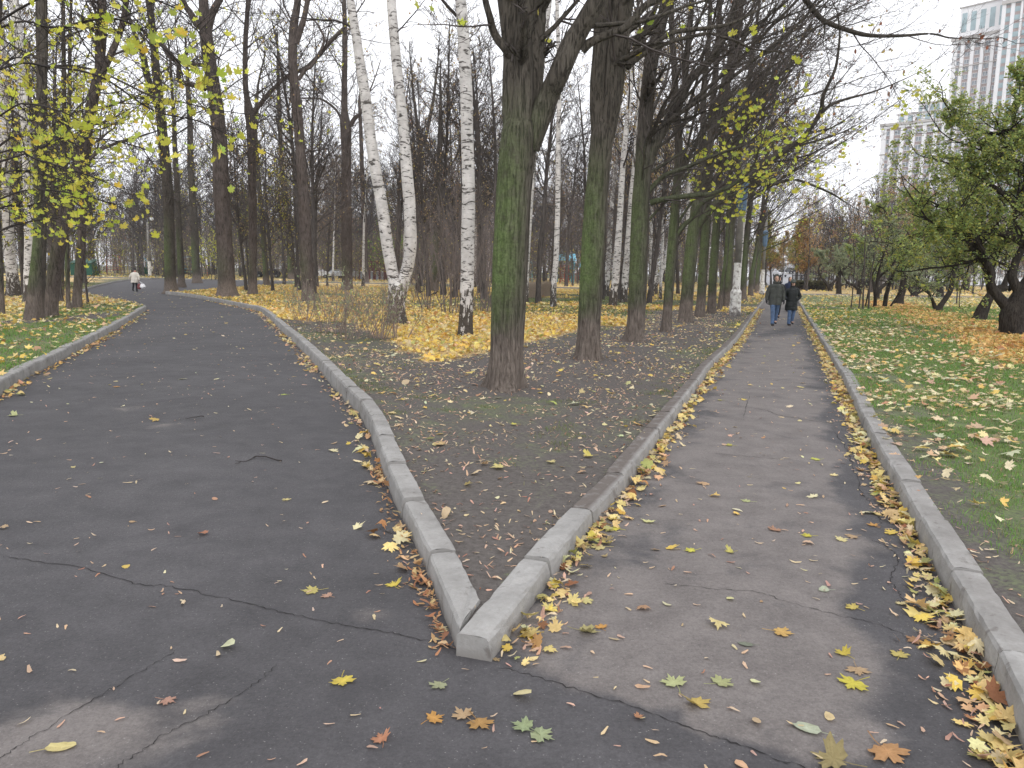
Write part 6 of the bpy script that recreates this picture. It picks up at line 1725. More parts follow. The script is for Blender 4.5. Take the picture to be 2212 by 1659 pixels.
for i, (u, v, s, c, lb, yw) in enumerate([
    (1076, 1010, .15, (0.62, 0.54, 0.22), 'big pale yellow leaf in the middle of the soil wedge', 100),
    (1047, 1003, .09, TN, 'tan leaf with a long stalk touching the big pale yellow one on the soil', 280),
    (1110, 917, .10, (0.60, 0.56, 0.12), 'single yellow leaf on bare soil below the thick mossy maple', 90),
    (950, 960, .14, (0.55, 0.40, 0.20), 'large peach leaf on the soil near the left kerb', 70),
    (1190, 998, .10, PY, 'cream leaf on the soil toward the right kerb arm', 40),
    (1270, 985, .12, (0.58, 0.50, 0.14), 'spread yellow leaf beside a grass tuft near the right kerb arm', 110),
]):
    g = G(u, v, LZ); zz = float(lawn_z(np.array([g.x]), np.array([g.y]))[0])
    one_leaf(u, v, s, c, lb, 'maple', yw, curl=0.3, seed=600+i, z=zz+0.012)

# ---- dead twigs on the ground
def twig(uv, r, label, z=0.0, forks=(), seed=0):
    T = Tubes()
    def ln(uv, r0, r1):
        L = catmull([(*G(u, v, z), 0) for u, v in uv], 4)
        rnd = random.Random(seed)
        pts = [(p[0]+rnd.gauss(0, .002), p[1]+rnd.gauss(0, .002), z+0.008+abs(rnd.gauss(0, 0.006))) for p in L]
        T.add(pts, [r0+(r1-r0)*i/(len(pts)-1) for i in range(len(pts))], 6, 0)
    ln(uv, r, r*0.4)
    for f in forks: ln(f, r*0.5, r*0.2)
    V, F, M = T.arrays()
    o = link('fallen_twig', mesh_np('fallen_twig', V, [F], M_TWIG_D))
    tag(o, label, 'twig', 'dead twigs lying on the ground')
twig([(608, 997), (580, 992), (553, 988), (540, 995), (525, 1000), (507, 998)], 0.006, 'crooked dark twig lying across the middle of the left path', 0.003, [[(553, 988), (548, 992), (560, 985)], [(520, 999), (512, 1005), (508, 1004)]], 1)
twig([(440, 901), (420, 903), (400, 906)], 0.006, 'short dark stick on the left path above the crooked twig', 0.003, [], 2)
twig([(935, 750+400), (950, 1140), (975, 1135)], 0.003, 'thin twig on the soil close to the left kerb arm', LZ+0.012, [], 3)
# ================================================================ shrubs and hedges
def shrub(name, b, h, w, n, label, seed, leafn=0, pal=PAL_GREYG, ls_=0.04, r=0.006, mat=M_TWIG, group=None, spread=0.35, leafmin=0.3, z=None, cat='shrub', levels=(2, 3)):
    rnd = random.Random(seed); rs = np.random.RandomState(seed)
    g = G(b[0], b[1], LZ)
    root = thing(name, (g.x, g.y, LZ), label, cat, group)
    T = Tubes(); tips = []; S = Tubes()
    st = dict(STY['maple']); st.update(dict(kids=[5, 4, 3, 0], ratio=[0.5, 0.5, 0.5, .5], up=[0.3, 0.3, 0.25, 0.2], rmin=0.0028 if r < 0.01 else 0.004, thick=1, ang=[30, 32, 32, 30], wig=[.06, .08, .1, .1], seg=[5, 5, 4, 3]))
    for i in range(n):
        a = rnd.uniform(0, 6.283); q = math.sqrt(rnd.random())*w*0.5
        p = Vector((g.x+q*math.cos(a), g.y+q*math.sin(a), LZ-0.03))
        out = Vector((math.cos(a)*spread*q/w*2+rnd.gauss(0, .12), math.sin(a)*spread*q/w*2+rnd.gauss(0, .12), 1)).normalized()
        L = h*rnd.uniform(0.6, 1.0)
        m = 5; pts = [tuple(p)]; d = out; pp = p.copy(); rad = [r*rnd.uniform(.7, 1.2)]
        for j in range(m):
            d = (d+Vector((rnd.gauss(0, .08), rnd.gauss(0, .08), 0.03))).normalized(); pp = pp+d*L/m; pts.append(tuple(pp)); rad.append(rad[0]*(1-0.7*(j+1)/m))
        S.add(pts, rad, 4, 0)
        for q2 in range(6):
            t = rnd.uniform(0.25, 1)*m; j = min(m-1, int(t)); c = Vector(pts[j]).lerp(Vector(pts[j+1]), t-j)
            nd = rot_about(d, perp(d, rnd), R_(rnd.uniform(20, 45)))
            grow(T, tips, c, nd, L*rnd.uniform(.2, .4), rad[j]*0.5, 2, levels[1], rnd, st, 3)
    b_ = np.array((g.x, g.y, LZ))
    V, F, M = S.arrays()
    link('stems', mesh_np('stems', V-b_, [F], mat), root)
    V, F, M = T.arrays(); C = np.ones((len(V), 4))*.2; fc = [F]; mi = [0]
    if leafn:
        tp = np.array(tips); tp = tp[tp[:, 2] > LZ+h*leafmin]
        P = tp[rs.randint(0, len(tp), leafn)]+rs.normal(0, 0.02, (leafn, 3))
        lv, lf, lc = leaf_mass(rs, P, ls(rs, leafn, ls_, 0.2), palette(rs, leafn, pal), 'oval', hang=True, curl=0.2)
        fc.append(lf+len(V)); mi.append(1); V = np.concatenate([V, lv]); C = np.concatenate([C, lc])
    link('foliage', mesh_np('foliage', V-b_, fc, [mat, M_LEAF_TREE], mi, attrs={'col': ('FLOAT_COLOR', C)}), root)
    return root
GSB = 'low half-bare bushes beside the left path'
M_TW2 = simple('twig_bark_pale', (0.24, 0.19, 0.165), 0.9, var=0.3, nscale=3)
PSH = [(4, (0.28, 0.33, 0.19)), (3, (0.34, 0.38, 0.24)), (1, (0.42, 0.40, 0.20))]
for i, (b, h, w, n, lb) in enumerate([
    ((660, 703), 1.25, 0.45, 16, 'leftmost low half-bare bush, narrow, with orange leaves caught at its foot'),
    ((712, 722), 1.55, 0.75, 30, 'widest low bush, second from the left'),
    ((748, 735), 1.45, 0.5, 18, 'low bush third from the left, its stems right of the widest one'),
    ((786, 728), 1.5, 0.5, 16, 'low bush in the middle of the group, before the pale trunk with the burr'),
    ((818, 733), 1.45, 0.5, 22, 'low bush just left of the forked birch foot'),
    ((852, 735), 1.2, 0.7, 16, 'rightmost low bush, hiding the foot of the forked birch'),
]):
    shrub('bush', b, h, w, int(n*0.75), lb, 700+i, 260 if i != 5 else 90, PSH, 0.045, 0.009, M_TW2, GSB, spread=0.8)
PGR = [(4, (0.20, 0.36, 0.07)), (3, (0.28, 0.44, 0.09)), (1, (0.14, 0.25, 0.06))]
PYG = [(4, (0.52, 0.55, 0.10)), (3, (0.62, 0.56, 0.12)), (2, (0.36, 0.42, 0.10))]
for i, (b, h, w, n, lb, pl, nl) in enumerate([
    ((838, 608), 6.5, 2.5, 16, 'bright green shrub just left of the forked birch stems', PGR, 1500),
    ((905, 606), 7.5, 3.2, 20, 'bright green feathery shrub right of the forked birch stems', PGR, 2200),
    ((700, 600), 5.5, 2.5, 14, 'yellow-green shrub right of the tall bare trunk behind the bushes', PYG, 900),
    ((462, 604), 5.5, 2.2, 16, 'yellow-green shrub just left of the broad rooted trunk', PYG, 1300),
    ((1425, 612), 4.5, 2.0, 12, 'yellow-green shrub behind the fan-shaped far birch', PYG, 500)]):
    shrub('shrub', b, h, w, n, lb, 760+i, nl, pl, 0.13, 0.03, M_TWIG, 'green and yellow shrubs deep in the wood', leafmin=0.25)
GTS = 'tall bare lilac thickets by the single birch'
for i, (b, h, w, n, lb, r) in enumerate([
    ((930, 668), 4.4, 1.0, 14, 'tall bare thicket to the left of the single birch', 0.016),
    ((975, 678), 4.8, 0.9, 16, 'tall bare thicket right against the left of the single birch', 0.018),
    ((1038, 672), 4.6, 1.2, 26, 'tall dense bare thicket between the single birch and the thickest mossy maple', 0.016),
    ((1055, 660), 4.0, 1.0, 16, 'tall bare thicket touching the left side of the thickest mossy maple', 0.015),
    ((905, 655), 3.5, 0.8, 8, 'thin bare thicket right of the forked birch', 0.012),
]):
    shrub('thicket', b, h, w, n, lb, 720+i, 40, PAL_TAN, 0.05, r, M_TWIG_R, GTS, levels=(2, 3))
def hedge(uv0, uv1, depth, h, label, seed, n, leafn, pal, mat, lsz=0.05):
    rnd = random.Random(seed); rs = np.random.RandomState(seed)
    a, b = G(*uv0, LZ), G(*uv1, LZ)
    c = (a+b)/2
    root = thing('hedge', (c.x, c.y, LZ), label, 'hedge')
    T = Tubes(); P = []
    for i in range(n):
        t = rnd.random(); q = a.lerp(b, t)+Vector((0, rnd.uniform(0, depth), 0))
        hh = h*rnd.uniform(0.8, 1.03); lx, ly = rnd.gauss(0, .05), rnd.gauss(0, .05)
        T.add([tuple(q), (q.x+lx, q.y+ly, LZ+hh*0.5), (q.x+lx*2.3, q.y+ly*2, LZ+hh)], [0.009, 0.007, 0.004], 3, 0)
        for k in range(3):
            s = rnd.uniform(0.3, 0.95); x, y, z = q.x+lx*2*s, q.y+ly*2*s, LZ+hh*s
            e = (x+rnd.gauss(0, .10), y+rnd.gauss(0, .10), min(LZ+h*1.03, z+rnd.uniform(.08, .3)))
            T.add([(x, y, z), e], [0.005, 0.003], 3, 0); P.append(e)
    V, F, M = T.arrays(); C = np.ones((len(V), 4))*.2
    c0 = np.array((c.x, c.y, LZ))
    link('stems', mesh_np('stems', V-c0, [F], mat), root)
    P = np.array(P); P = P[rs.randint(0, len(P), leafn)]+rs.normal(0, .05, (leafn, 3))
    lv, lf, lc = leaf_mass(rs, P, ls(rs, leafn, lsz, 0.2), palette(rs, leafn, pal), 'oval', hang=True)
    link('foliage', mesh_np('foliage', lv-c0, [lf], M_LEAF_TREE, attrs={'col': ('FLOAT_COLOR', lc)}), root)
hedge((1128, 646), (1192, 641), 1.1, 1.0, 'clipped bare twiggy hedge right of the thickest mossy maple', 731, 900, 700, [(1, (0.5, 0.42, 0.3)), (1, (0.42, 0.38, 0.26))], simple('twig_bark_straw', (0.38, 0.31, 0.25), 0.9))
hedge((1722, 626), (1790, 628), 2.0, 1.15, 'clipped green-brown hedge right of the far end of the straight path', 732, 900, 3800, [(3, (0.12, 0.13, 0.06)), (2, (0.20, 0.17, 0.08)), (1, (0.09, 0.08, 0.05))], M_TWIG_D, 0.10)
hedge((1636, 622), (1658, 624), 1.5, 0.8, 'low dark hedge left of the far end of the straight path', 733, 200, 600, [(3, (0.10, 0.11, 0.06)), (2, (0.18, 0.14, 0.08))], M_TWIG_D, 0.10)

# ================================================================ boxes and tubes for made things
class MB:
    def __init__(s): s.bm = bmesh.new()
    def box(s, c, size, rz=0, bev=0.0, rx=0, ry=0):
        m = Matrix.Translation(c) @ Matrix.Rotation(rz, 4, 'Z') @ Matrix.Rotation(ry, 4, 'Y') @ Matrix.Rotation(rx, 4, 'X') @ Matrix.Diagonal((*size, 1))
        r = bmesh.ops.create_cube(s.bm, size=1.0, matrix=m)
        if bev:
            es = list({e for v in r['verts'] for e in v.link_edges})
            bmesh.ops.bevel(s.bm, geom=es, offset=bev, segments=2, affect='EDGES', profile=0.5)
        return s
    def tube(s, pts, rad, k=10, cap=True):
        pts = [Vector(p) for p in pts]
        if isinstance(rad, (int, float)): rad = [rad]*len(pts)
        rings = []
        for i, p in enumerate(pts):
            t = (pts[min(i+1, len(pts)-1)]-pts[max(0, i-1)]).normalized()
            ref = Vector((1, 0, 0)) if abs(t.z) > 0.8 else Vector((0, 0, 1))
            n = t.cross(ref).normalized(); b = t.cross(n)
            rings.append([s.bm.verts.new(p+(n*math.cos(a)+b*math.sin(a))*rad[i]) for a in [2*math.pi*j/k for j in range(k)]])
        for A, B in zip(rings, rings[1:]):
            for j in range(k): s.bm.faces.new((A[j], A[(j+1) % k], B[(j+1) % k], B[j]))
        if cap:
            s.bm.faces.new(rings[0][::-1]); s.bm.faces.new(rings[-1])
        return s
    def ell(s, c, r, seg=16, rot=None):
        m = Matrix.Translation(c) @ (rot.to_matrix().to_4x4() if rot else Matrix.Identity(4)) @ Matrix.Diagonal((*r, 1))
        bmesh.ops.create_uvsphere(s.bm, u_segments=seg, v_segments=max(6, seg*2//3), radius=1, matrix=m)
        return s
    def loft(s, secs, k=20, cap=True):
        """secs: (centre, rx, ry) rings; rings lie square to the run of the centres"""
        P = [Vector(q[0]) for q in secs]; rings = []
        for i, (c, rx, ry) in enumerate(secs):
            t = (P[min(i+1, len(P)-1)]-P[max(0, i-1)]).normalized()
            X = Vector((1, 0, 0)); X = (X-t*X.dot(t))
            if X.length < 0.2: X = Vector((0, 1, 0))-t*t.y
            X.normalize(); Y = t.cross(X)
            rings.append([s.bm.verts.new(P[i]+X*rx*math.cos(a)+Y*ry*math.sin(a)) for a in [2*math.pi*j/k for j in range(k)]])
        for A, B in zip(rings, rings[1:]):
            for j in range(k): s.bm.faces.new((A[j], A[(j+1) % k], B[(j+1) % k], B[j]))
        if cap:
            s.bm.faces.new(rings[0][::-1]); s.bm.faces.new(rings[-1])
        return s
    def build(s, name, mat, parent=None, smooth=False, remesh=None, crease=0.0, seed=0, fold=7.0):
        bmesh.ops.recalc_face_normals(s.bm, faces=s.bm.faces)
        me = bpy.data.meshes.new(name)
        s.bm.to_mesh(me); s.bm.free()
        if remesh:
            o = bpy.data.objects.new('tmp', me); COL.objects.link(o)
            md = o.modifiers.new('r', 'REMESH'); md.mode = 'VOXEL'; md.voxel_size = remesh; md.use_smooth_shade = True
            md2 = o.modifiers.new('s', 'SMOOTH'); md2.factor = 0.5; md2.iterations = 3
            dg = bpy.context.evaluated_depsgraph_get(); dg.update()
            me2 = bpy.data.meshes.new_from_object(o.evaluated_get(dg))
            bpy.data.objects.remove(o); bpy.data.meshes.remove(me)
            me = me2; me.name = name
            if crease:
                n = len(me.vertices); co = np.empty(n*3, dtype=np.float32); me.vertices.foreach_get('co', co); co = co.reshape(-1, 3)
                no = np.empty(n*3, dtype=np.float32); me.vertex_normals.foreach_get('vector', no); no = no.reshape(-1, 3)
                w = (fbm(co[:, 0]*fold+co[:, 2]*2.1+seed, co[:, 2]*fold*1.7+co[:, 1]*fold, 1.0, 3)-0.5)*crease
                me.vertices.foreach_set('co', (co+no*w[:, None]).ravel())
            smooth = True
        me.materials.clear(); me.materials.append(mat)
        me.polygons.foreach_set('use_smooth', np.full(len(me.polygons), smooth, dtype=bool))
        me.update()
        return link(name, me, parent)

# ================================================================ people
M_SKIN = simple('skin', (0.52, 0.33, 0.25), 0.5, var=0.06)
M_JEANS = simple('blue_denim', (0.085, 0.135, 0.235), 0.85, var=0.4, nscale=7, bump=0.2)
M_JACKG = simple('grey_green_cloth', (0.060, 0.064, 0.058), 0.85, var=0.25, nscale=9, bump=0.2)
M_JACKB = simple('black_quilt', (0.016, 0.019, 0.020), 0.6, var=0.3, nscale=12, bump=0.2)
M_COATW = simple('cream_cloth', (0.62, 0.58, 0.52), 0.8, var=0.08, nscale=8, bump=0.2)
M_DARKC = simple('dark_cloth', (0.022, 0.022, 0.026), 0.85, var=0.3, nscale=8)
M_NAVY = simple('navy_cloth', (0.020, 0.028, 0.060), 0.8, var=0.2, nscale=8)
M_KNIT = simple('grey_knit', (0.10, 0.11, 0.10), 0.95, var=0.35, nscale=40, bump=0.4)
M_SHOE = simple('shoe_leather', (0.020, 0.020, 0.024), 0.5, var=0.2)
M_HAIRD = simple('dark_hair', (0.03, 0.02, 0.014), 0.6, var=0.4, nscale=40)
M_REDC = simple('red_cloth', (0.30, 0.035, 0.035), 0.8)
M_BAGW = simple('white_plastic_bag', (0.72, 0.72, 0.74), 0.35, var=0.06)
M_BAGR = simple('dark_red_bag', (0.17, 0.05, 0.05), 0.5, var=0.3)
M_LENS = simple('dark_lens', (0.01, 0.01, 0.01), 0.15)
M_BEIGE = simple('beige_cloth', (0.30, 0.26, 0.21), 0.85)

def person(loc, rz, H, label, coat, trousers, stride=0.16, coat_len=0.50, width=1.0, hood=False, hat=None, hair=None, armL=(0.10, 0.05), armR=(0.10, -0.05), stoop=0.0, gloves=None, voxel=0.011, shades=False, hands_in=False, boots=None, scarf=None, collar=True, puffy=0.0, group=None, seed=0):
    """faces -y in its own frame"""
    s = H/1.75
    root = thing('person', (loc[0], loc[1], loc[2]), label, 'person', group, rz)
    V3 = lambda x, y, z: Vector((x*s, (y-stoop*max(0, z-0.95)*0.9)*s, (z-stoop*0.25*max(0, z-1.0))*s))
    hip = 0.92
    kneeF, kneeB = stride*0.75, -stride*0.15
    feet = {-1: (-stride, 0.0), 1: (stride*0.9, 0.10)}     # forward foot flat, rear foot on its toes
    body = MB()
    # trunk, neck, head
    body.loft([(V3(0, 0, 0.84), .13*s, .10*s), (V3(0, 0, 0.92), .165*s, .115*s), (V3(0, 0, 1.05), .145*s, .105*s), (V3(0, -.01, 1.20), .165*s, .115*s), (V3(0, 0, 1.36), .185*s, .11*s), (V3(0, 0.005, 1.44), .13*s, .085*s), (V3(0, 0.0, 1.49), .06*s, .06*s), (V3(0, -.005, 1.56), .055*s, .058*s)])
    hc = V3(0, -0.015, 1.645)
    body.ell(hc, (0.075*s, 0.094*s, 0.112*s), 18)
    body.ell(hc+Vector((0, -0.03, -0.055))*s, (0.052*s, 0.062*s, 0.060*s), 14)
    body.ell(hc+Vector((0, -0.096, -0.012))*s, (0.013*s, 0.020*s, 0.024*s), 10)          # nose
    body.ell(hc+Vector((0, -0.086, -0.052))*s, (0.024*s, 0.010*s, 0.008*s), 10)          # lips
    for q in (-1, 1):
        body.ell(hc+Vector((q*0.076, 0.0, -0.01))*s, (0.010*s, 0.018*s, 0.030*s), 8)       # ears
        body.ell(hc+Vector((q*0.032, -0.082, 0.022))*s, (0.020*s, 0.010*s, 0.006*s), 8)    # brow
    J = {}
    for q in (-1, 1):
        fy, fz = feet[q]
        H0 = V3(q*0.085, 0, 0.90); K = V3(q*0.095, fy*0.45-0.035, 0.49+fz*0.15); A = V3(q*0.095, fy+(0.02 if q < 0 else 0.03), 0.085+fz)
        J['leg', q] = (H0, K, A)
        body.loft([(H0, .085*s, .09*s), (H0.lerp(K, .5), .072*s, .078*s), (K, .052*s, .056*s), (K.lerp(A, .35), .050*s, .056*s), (A, .034*s, .036*s)], 14)
        body.loft([(A+Vector((0, .03, -.03))*s, .03*s, .03*s), (A+Vector((0, -.05, -.05))*s, .035*s, .028*s), (A+Vector((0, -.15, -.062))*s, .034*s, .02*s)], 10)
        sw = armL if q > 0 else armR
        S = V3(q*0.185, 0.0, 1.395); E = V3(q*((0.235 if not hands_in else 0.285)+sw[0]*0.4), 0.03-sw[1]*0.5, 1.12); W = V3(q*((0.225+sw[0]*0.5) if not hands_in else 0.150), -0.04-sw[1]*1.6 if not hands_in else -0.02, 0.885 if not hands_in else 0.96)
        J['arm', q] = (S, E, W)
        body.loft([(S, .052*s, .055*s), (S.lerp(E, .5), .045*s, .047*s), (E, .038*s, .040*s), (E.lerp(W, .4), .036*s, .036*s), (W, .024*s, .028*s)], 12)
        # hand: palm, four bent fingers and a thumb
        d = (W-E).normalized(); side = Vector((q, 0, 0)); front = Vector((0, -1, 0))
        palm = W+d*0.045*s
        body.loft([(W, .022*s, .026*s), (palm, .018*s, .040*s), (W+d*0.085*s, .015*s, .038*s)], 10)
        for f in range(4):
            o = front*(0.030-0.020*f)*s
            l = (0.070, 0.078, 0.073, 0.058)[f]*s
            p0 = W+d*0.078*s+o; p1 = p0+d*l*0.45-side*0.010*s; p2 = p1+(d*0.8-side*0.55).normalized()*l*0.35; p3 = p2+(d*0.4-side*0.9).normalized()*l*0.25
            body.tube([p0, p1, p2, p3], [.0095*s, .009*s, .0082*s, .007*s], 7)
        p0 = W+d*0.025*s+front*0.026*s; p1 = p0+(d*0.6+front*0.7-side*0.3).normalized()*0.035*s; p2 = p1+(d*0.9+front*0.25-side*0.3).normalized()*0.03*s
        body.tube([p0, p1, p2], [.012*s, .0105*s, .009*s], 7)
    body.build('body', M_SKIN, root, remesh=voxel*s)
    if gloves:
        for q in (-1, 1):
            S, E, W = J['arm', q]; d = (W-E).normalized(); side = Vector((q, 0, 0)); front = Vector((0, -1, 0))
            g = MB(); g.loft([(W-d*.02*s, .034*s, .036*s), (W+d*0.045*s, .028*s, .050*s), (W+d*0.088*s, .025*s, .048*s)], 12)
            for f in range(4):
                o = front*(0.032-0.021*f)*s; l = (0.074, 0.082, 0.077, 0.062)[f]*s
                p0 = W+d*0.076*s+o; p1 = p0+d*l*0.45-side*0.010*s; p2 = p1+(d*0.8-side*0.55).normalized()*l*0.35; p3 = p2+(d*0.4-side*0.9).normalized()*l*0.28
                g.tube([p0, p1, p2, p3], [.0145*s, .014*s, .013*s, .0115*s], 8)
            p0 = W+d*0.02*s+front*0.028*s; p1 = p0+(d*0.6+front*0.7-side*0.3).normalized()*0.037*s; p2 = p1+(d*0.9+front*0.25-side*0.3).normalized()*0.034*s
            g.tube([p0, p1, p2], [.017*s, .0155*s, .013*s], 8)
            g.build('glove', gloves, root, remesh=.008*s)
    for q in (-1, 1):
        MB().ell(hc+Vector((q*0.030, -0.0865, 0.004))*s, (0.012*s, 0.007*s, 0.008*s), 8).build('eye', M_LENS, root, smooth=True)
    if shades:
        g = MB()
        for q in (-1, 1): g.ell(hc+Vector((q*0.034, -0.098, 0.004))*s, (0.027*s, 0.010*s, 0.020*s), 10)
        g.tube([hc+Vector((-0.08, 0, 0.008))*s, hc+Vector((-0.062, -0.085, 0.008))*s, hc+Vector((0.062, -0.085, 0.008))*s, hc+Vector((0.08, 0, 0.008))*s], .003*s, 6)
        g.build('sunglasses', M_LENS, root, smooth=True)
    # trousers
    t = MB()
    t.loft([(V3(0, 0, 1.06), .155*s, .118*s), (V3(0, 0, 0.95), .178*s, .132*s), (V3(0, 0, 0.84), .165*s, .128*s)], 20)
    for q in (-1, 1):
        H0, K, A = J['leg', q]
        t.loft([(H0, .098*s, .105*s), (H0.lerp(K, .5), .088*s, .093*s), (K, .070*s, .074*s), (K.lerp(A, .5), .066*s, .072*s), (A+Vector((0, 0, -.02))*s, .060*s, .070*s)], 16)
    t.build('trousers', trousers, root, remesh=voxel*s, crease=0.022*s, seed=seed)
    # shoes
    for q in (-1, 1):
        A = J['leg', q][2]; fz = feet[q][1]; pit = 0.55 if fz > 0 else 0.0
        m = MB()
        f = Vector((0, -math.cos(pit), -math.sin(pit))); u = Vector((0, -math.sin(pit), math.cos(pit)))
        c = A+u*(-0.045*s)
        m.loft([(c-f*0.075*s, .030*s, .030*s), (c-f*0.03*s, .042*s, .042*s), (c+f*0.05*s, .046*s, .036*s), (c+f*0.13*s, .048*s, .028*s), (c+f*0.175*s, .030*s, .018*s)], 14)
        m.loft([(A+u*-.03*s, .045*s, .052*s), (A+u*0.03*s, .043*s, .048*s)], 12)
        m.build('shoe', boots or M_SHOE, root, remesh=0.009*s)
    # coat: body and both sleeves in one
    hem = 0.95-coat_len*0.5
    wd = width
    c = MB()
    c.loft([(V3(0, 0.0, hem), .215*wd*s, .165*wd*s), (V3(0, 0, hem+0.02), .22*wd*s, .17*wd*s), (V3(0, 0, 0.98), .205*wd*s, .158*wd*s), (V3(0, 0, 1.12), .195*wd*s, .15*wd*s), (V3(0, -.005, 1.27), .200*wd*s, .150*wd*s), (V3(0, 0, 1.38), .180*wd*s, .130*wd*s), (V3(0, 0.004, 1.455), .115*wd*s, .100*wd*s), (V3(0, 0, 1.50), .085*s, .085*s)], 28)
    for q in (-1, 1):
        S, E, W = J['arm', q]
        c.loft([(S-Vector((q*.06, 0, -.01))*s, .060*wd*s, .066*wd*s), (S.lerp(E, .15), .070*wd*s, .074*wd*s), (S.lerp(E, .4), .070*wd*s, .072*wd*s), (E, .064*wd*s, .068*wd*s), (E.lerp(W, .5), .060*wd*s, .062*wd*s), (W+(W-E).normalized()*0.005*s, .048*wd*s, .052*wd*s)], 16)
    if collar: c.loft([(V3(0, 0, 1.44), .105*s, .10*s), (V3(0, -.005, 1.52), .085*s, .088*s), (V3(0, -.01, 1.545), .084*s, .086*s)], 18)
    co = c.build('coat', coat, root, remesh=voxel*s, crease=(0.03+puffy)*s, seed=seed+3, fold=6 if not puffy else 4)
    # zip and pockets
    z = MB()
    z.tube([V3(0.004, -.160*wd, hem+.04), V3(0.004, -.160*wd, 1.0), V3(0.004, -.156*wd, 1.2), V3(0.004, -.142*wd, 1.40)], .005*s, 6)
    z.build('zip', M_SHOE, co, smooth=True)
    for q in (-1, 1):
        p = V3(q*0.115*wd, -.148*wd, 1.0)
        MB().box(p, (.10*s, .018*s, .022*s), rz=q*0.35, bev=.004*s).build('pocket_flap', coat, co)
    if hood:
        h = MB()
        h.ell(hc+Vector((0, 0.022, 0.012))*s, (0.112*s, 0.118*s, 0.145*s), 20)
        h.loft([(hc+Vector((0, 0.02, -0.10))*s, .105*s, .11*s), (V3(0, 0.01, 1.48), .12*s, .10*s)], 18)
        bm = h.bm
        # opening for the face
        for f in [f for f in bm.faces if (lambda c_: (c_.y < hc.y-0.055*s) and abs(c_.x) < 0.078*s and -0.085*s < c_.z-hc.z < 0.095*s)(f.calc_center_median())]: bm.faces.remove(f)
        ho = h.build('hood', coat, root, smooth=True)
        sm = ho.modifiers.new('thick', 'SOLIDIFY'); sm.thickness = 0.012*s; sm.offset = 0
    if hat is not None:
        h = MB()
        h.loft([(hc+Vector((0, 0.012, 0.015))*s, .094*s, .112*s), (hc+Vector((0, .010, 0.062))*s, .097*s, .114*s), (hc+Vector((0, .012, 0.066))*s, .093*s, .110*s), (hc+Vector((0, .014, 0.115))*s, .084*s, .098*s), (hc+Vector((0, .016, 0.148))*s, .055*s, .065*s), (hc+Vector((0, .016, 0.160))*s, .014*s, .017*s)], 20)
        h.build('hat', hat, root, smooth=True)
    if hair is not None:
        h = MB()
        h.ell(hc+Vector((0, 0.022, 0.012))*s, (0.086*s, 0.092*s, 0.112*s), 16)
        for q in (-1, 1): h.ell(hc+Vector((q*0.072, 0.0, -0.04))*s, (0.022*s, 0.04*s, 0.06*s), 10)
        h.build('hair', hair, root, remesh=0.008*s, crease=0.02*s)
    if scarf is not None:
        h = MB(); h.loft([(V3(0, -.005, 1.47), .105*s, .10*s), (V3(0, -.01, 1.51), .10*s, .105*s), (V3(0, -.01, 1.54), .082*s, .085*s)], 18)
        h.build('scarf', scarf, root, smooth=True)
    return root, J, s
def standat(u, v, z=0.0): return G(u, v, z)
p = standat(1671, 703)
person(p, R_(-4), 1.76, 'man in a dark grey-green hooded jacket and jeans walking toward us on the straight path', M_JACKG, M_JEANS, stride=0.20, coat_len=0.46, hood=True, gloves=M_DARKC, armL=(0.1, 0.03), armR=(0.12, -0.05), width=1.04, seed=1)
p = standat(1707, 703)
person(p, R_(4), 1.60, 'woman in a black jacket and grey knitted hat walking beside the hooded man', M_JACKB, M_JEANS, stride=0.08, coat_len=0.72, hat=M_KNIT, hair=M_HAIRD, hands_in=True, shades=True, width=1.12, puffy=0.02, seed=2)
p = standat(1677, 689)
person(p, R_(0), 1.72, 'person in a dark hood mostly hidden behind the shoulder of the hooded man', M_DARKC, M_DARKC, stride=0.12, hood=True, voxel=0.016, seed=3, hands_in=True)
p = standat(1702, 673)
person(p, R_(6), 1.70, 'person in a navy jacket walking behind the woman in the knitted hat', M_NAVY, M_NAVY, stride=0.12, hair=M_HAIRD, voxel=0.016, seed=4)
for i, (u, v, H, ct, tr, lb, rz) in enumerate([
    (1692, 612, 1.7, M_BEIGE, M_DARKC, 'small far figure in a light jacket in the middle of the far path', 0),
    (1660, 612, 1.75, M_DARKC, M_DARKC, 'small far figure in black at the left side of the far path', 0),
    (1665, 612, 1.65, M_NAVY, M_DARKC, 'small far figure in navy beside the one in black', 0),
    (328, 595, 1.68, M_COATW, M_DARKC, 'far figure in a white jacket beside the far lamp post on the left', 160),
    (340, 595, 1.75, M_DARKC, M_DARKC, 'far figure in black standing beside the one in the white jacket', 190),
    (643, 594, 1.70, M_REDC, M_DARKC, 'far figure in a red jacket among the trunks on the left', 90),
]):
    p = standat(u, v, LZ)
    y = p.y
    person(p, R_(rz), H, lb, ct, tr, stride=0.1, voxel=0.022, seed=10+i, hair=M_HAIRD)
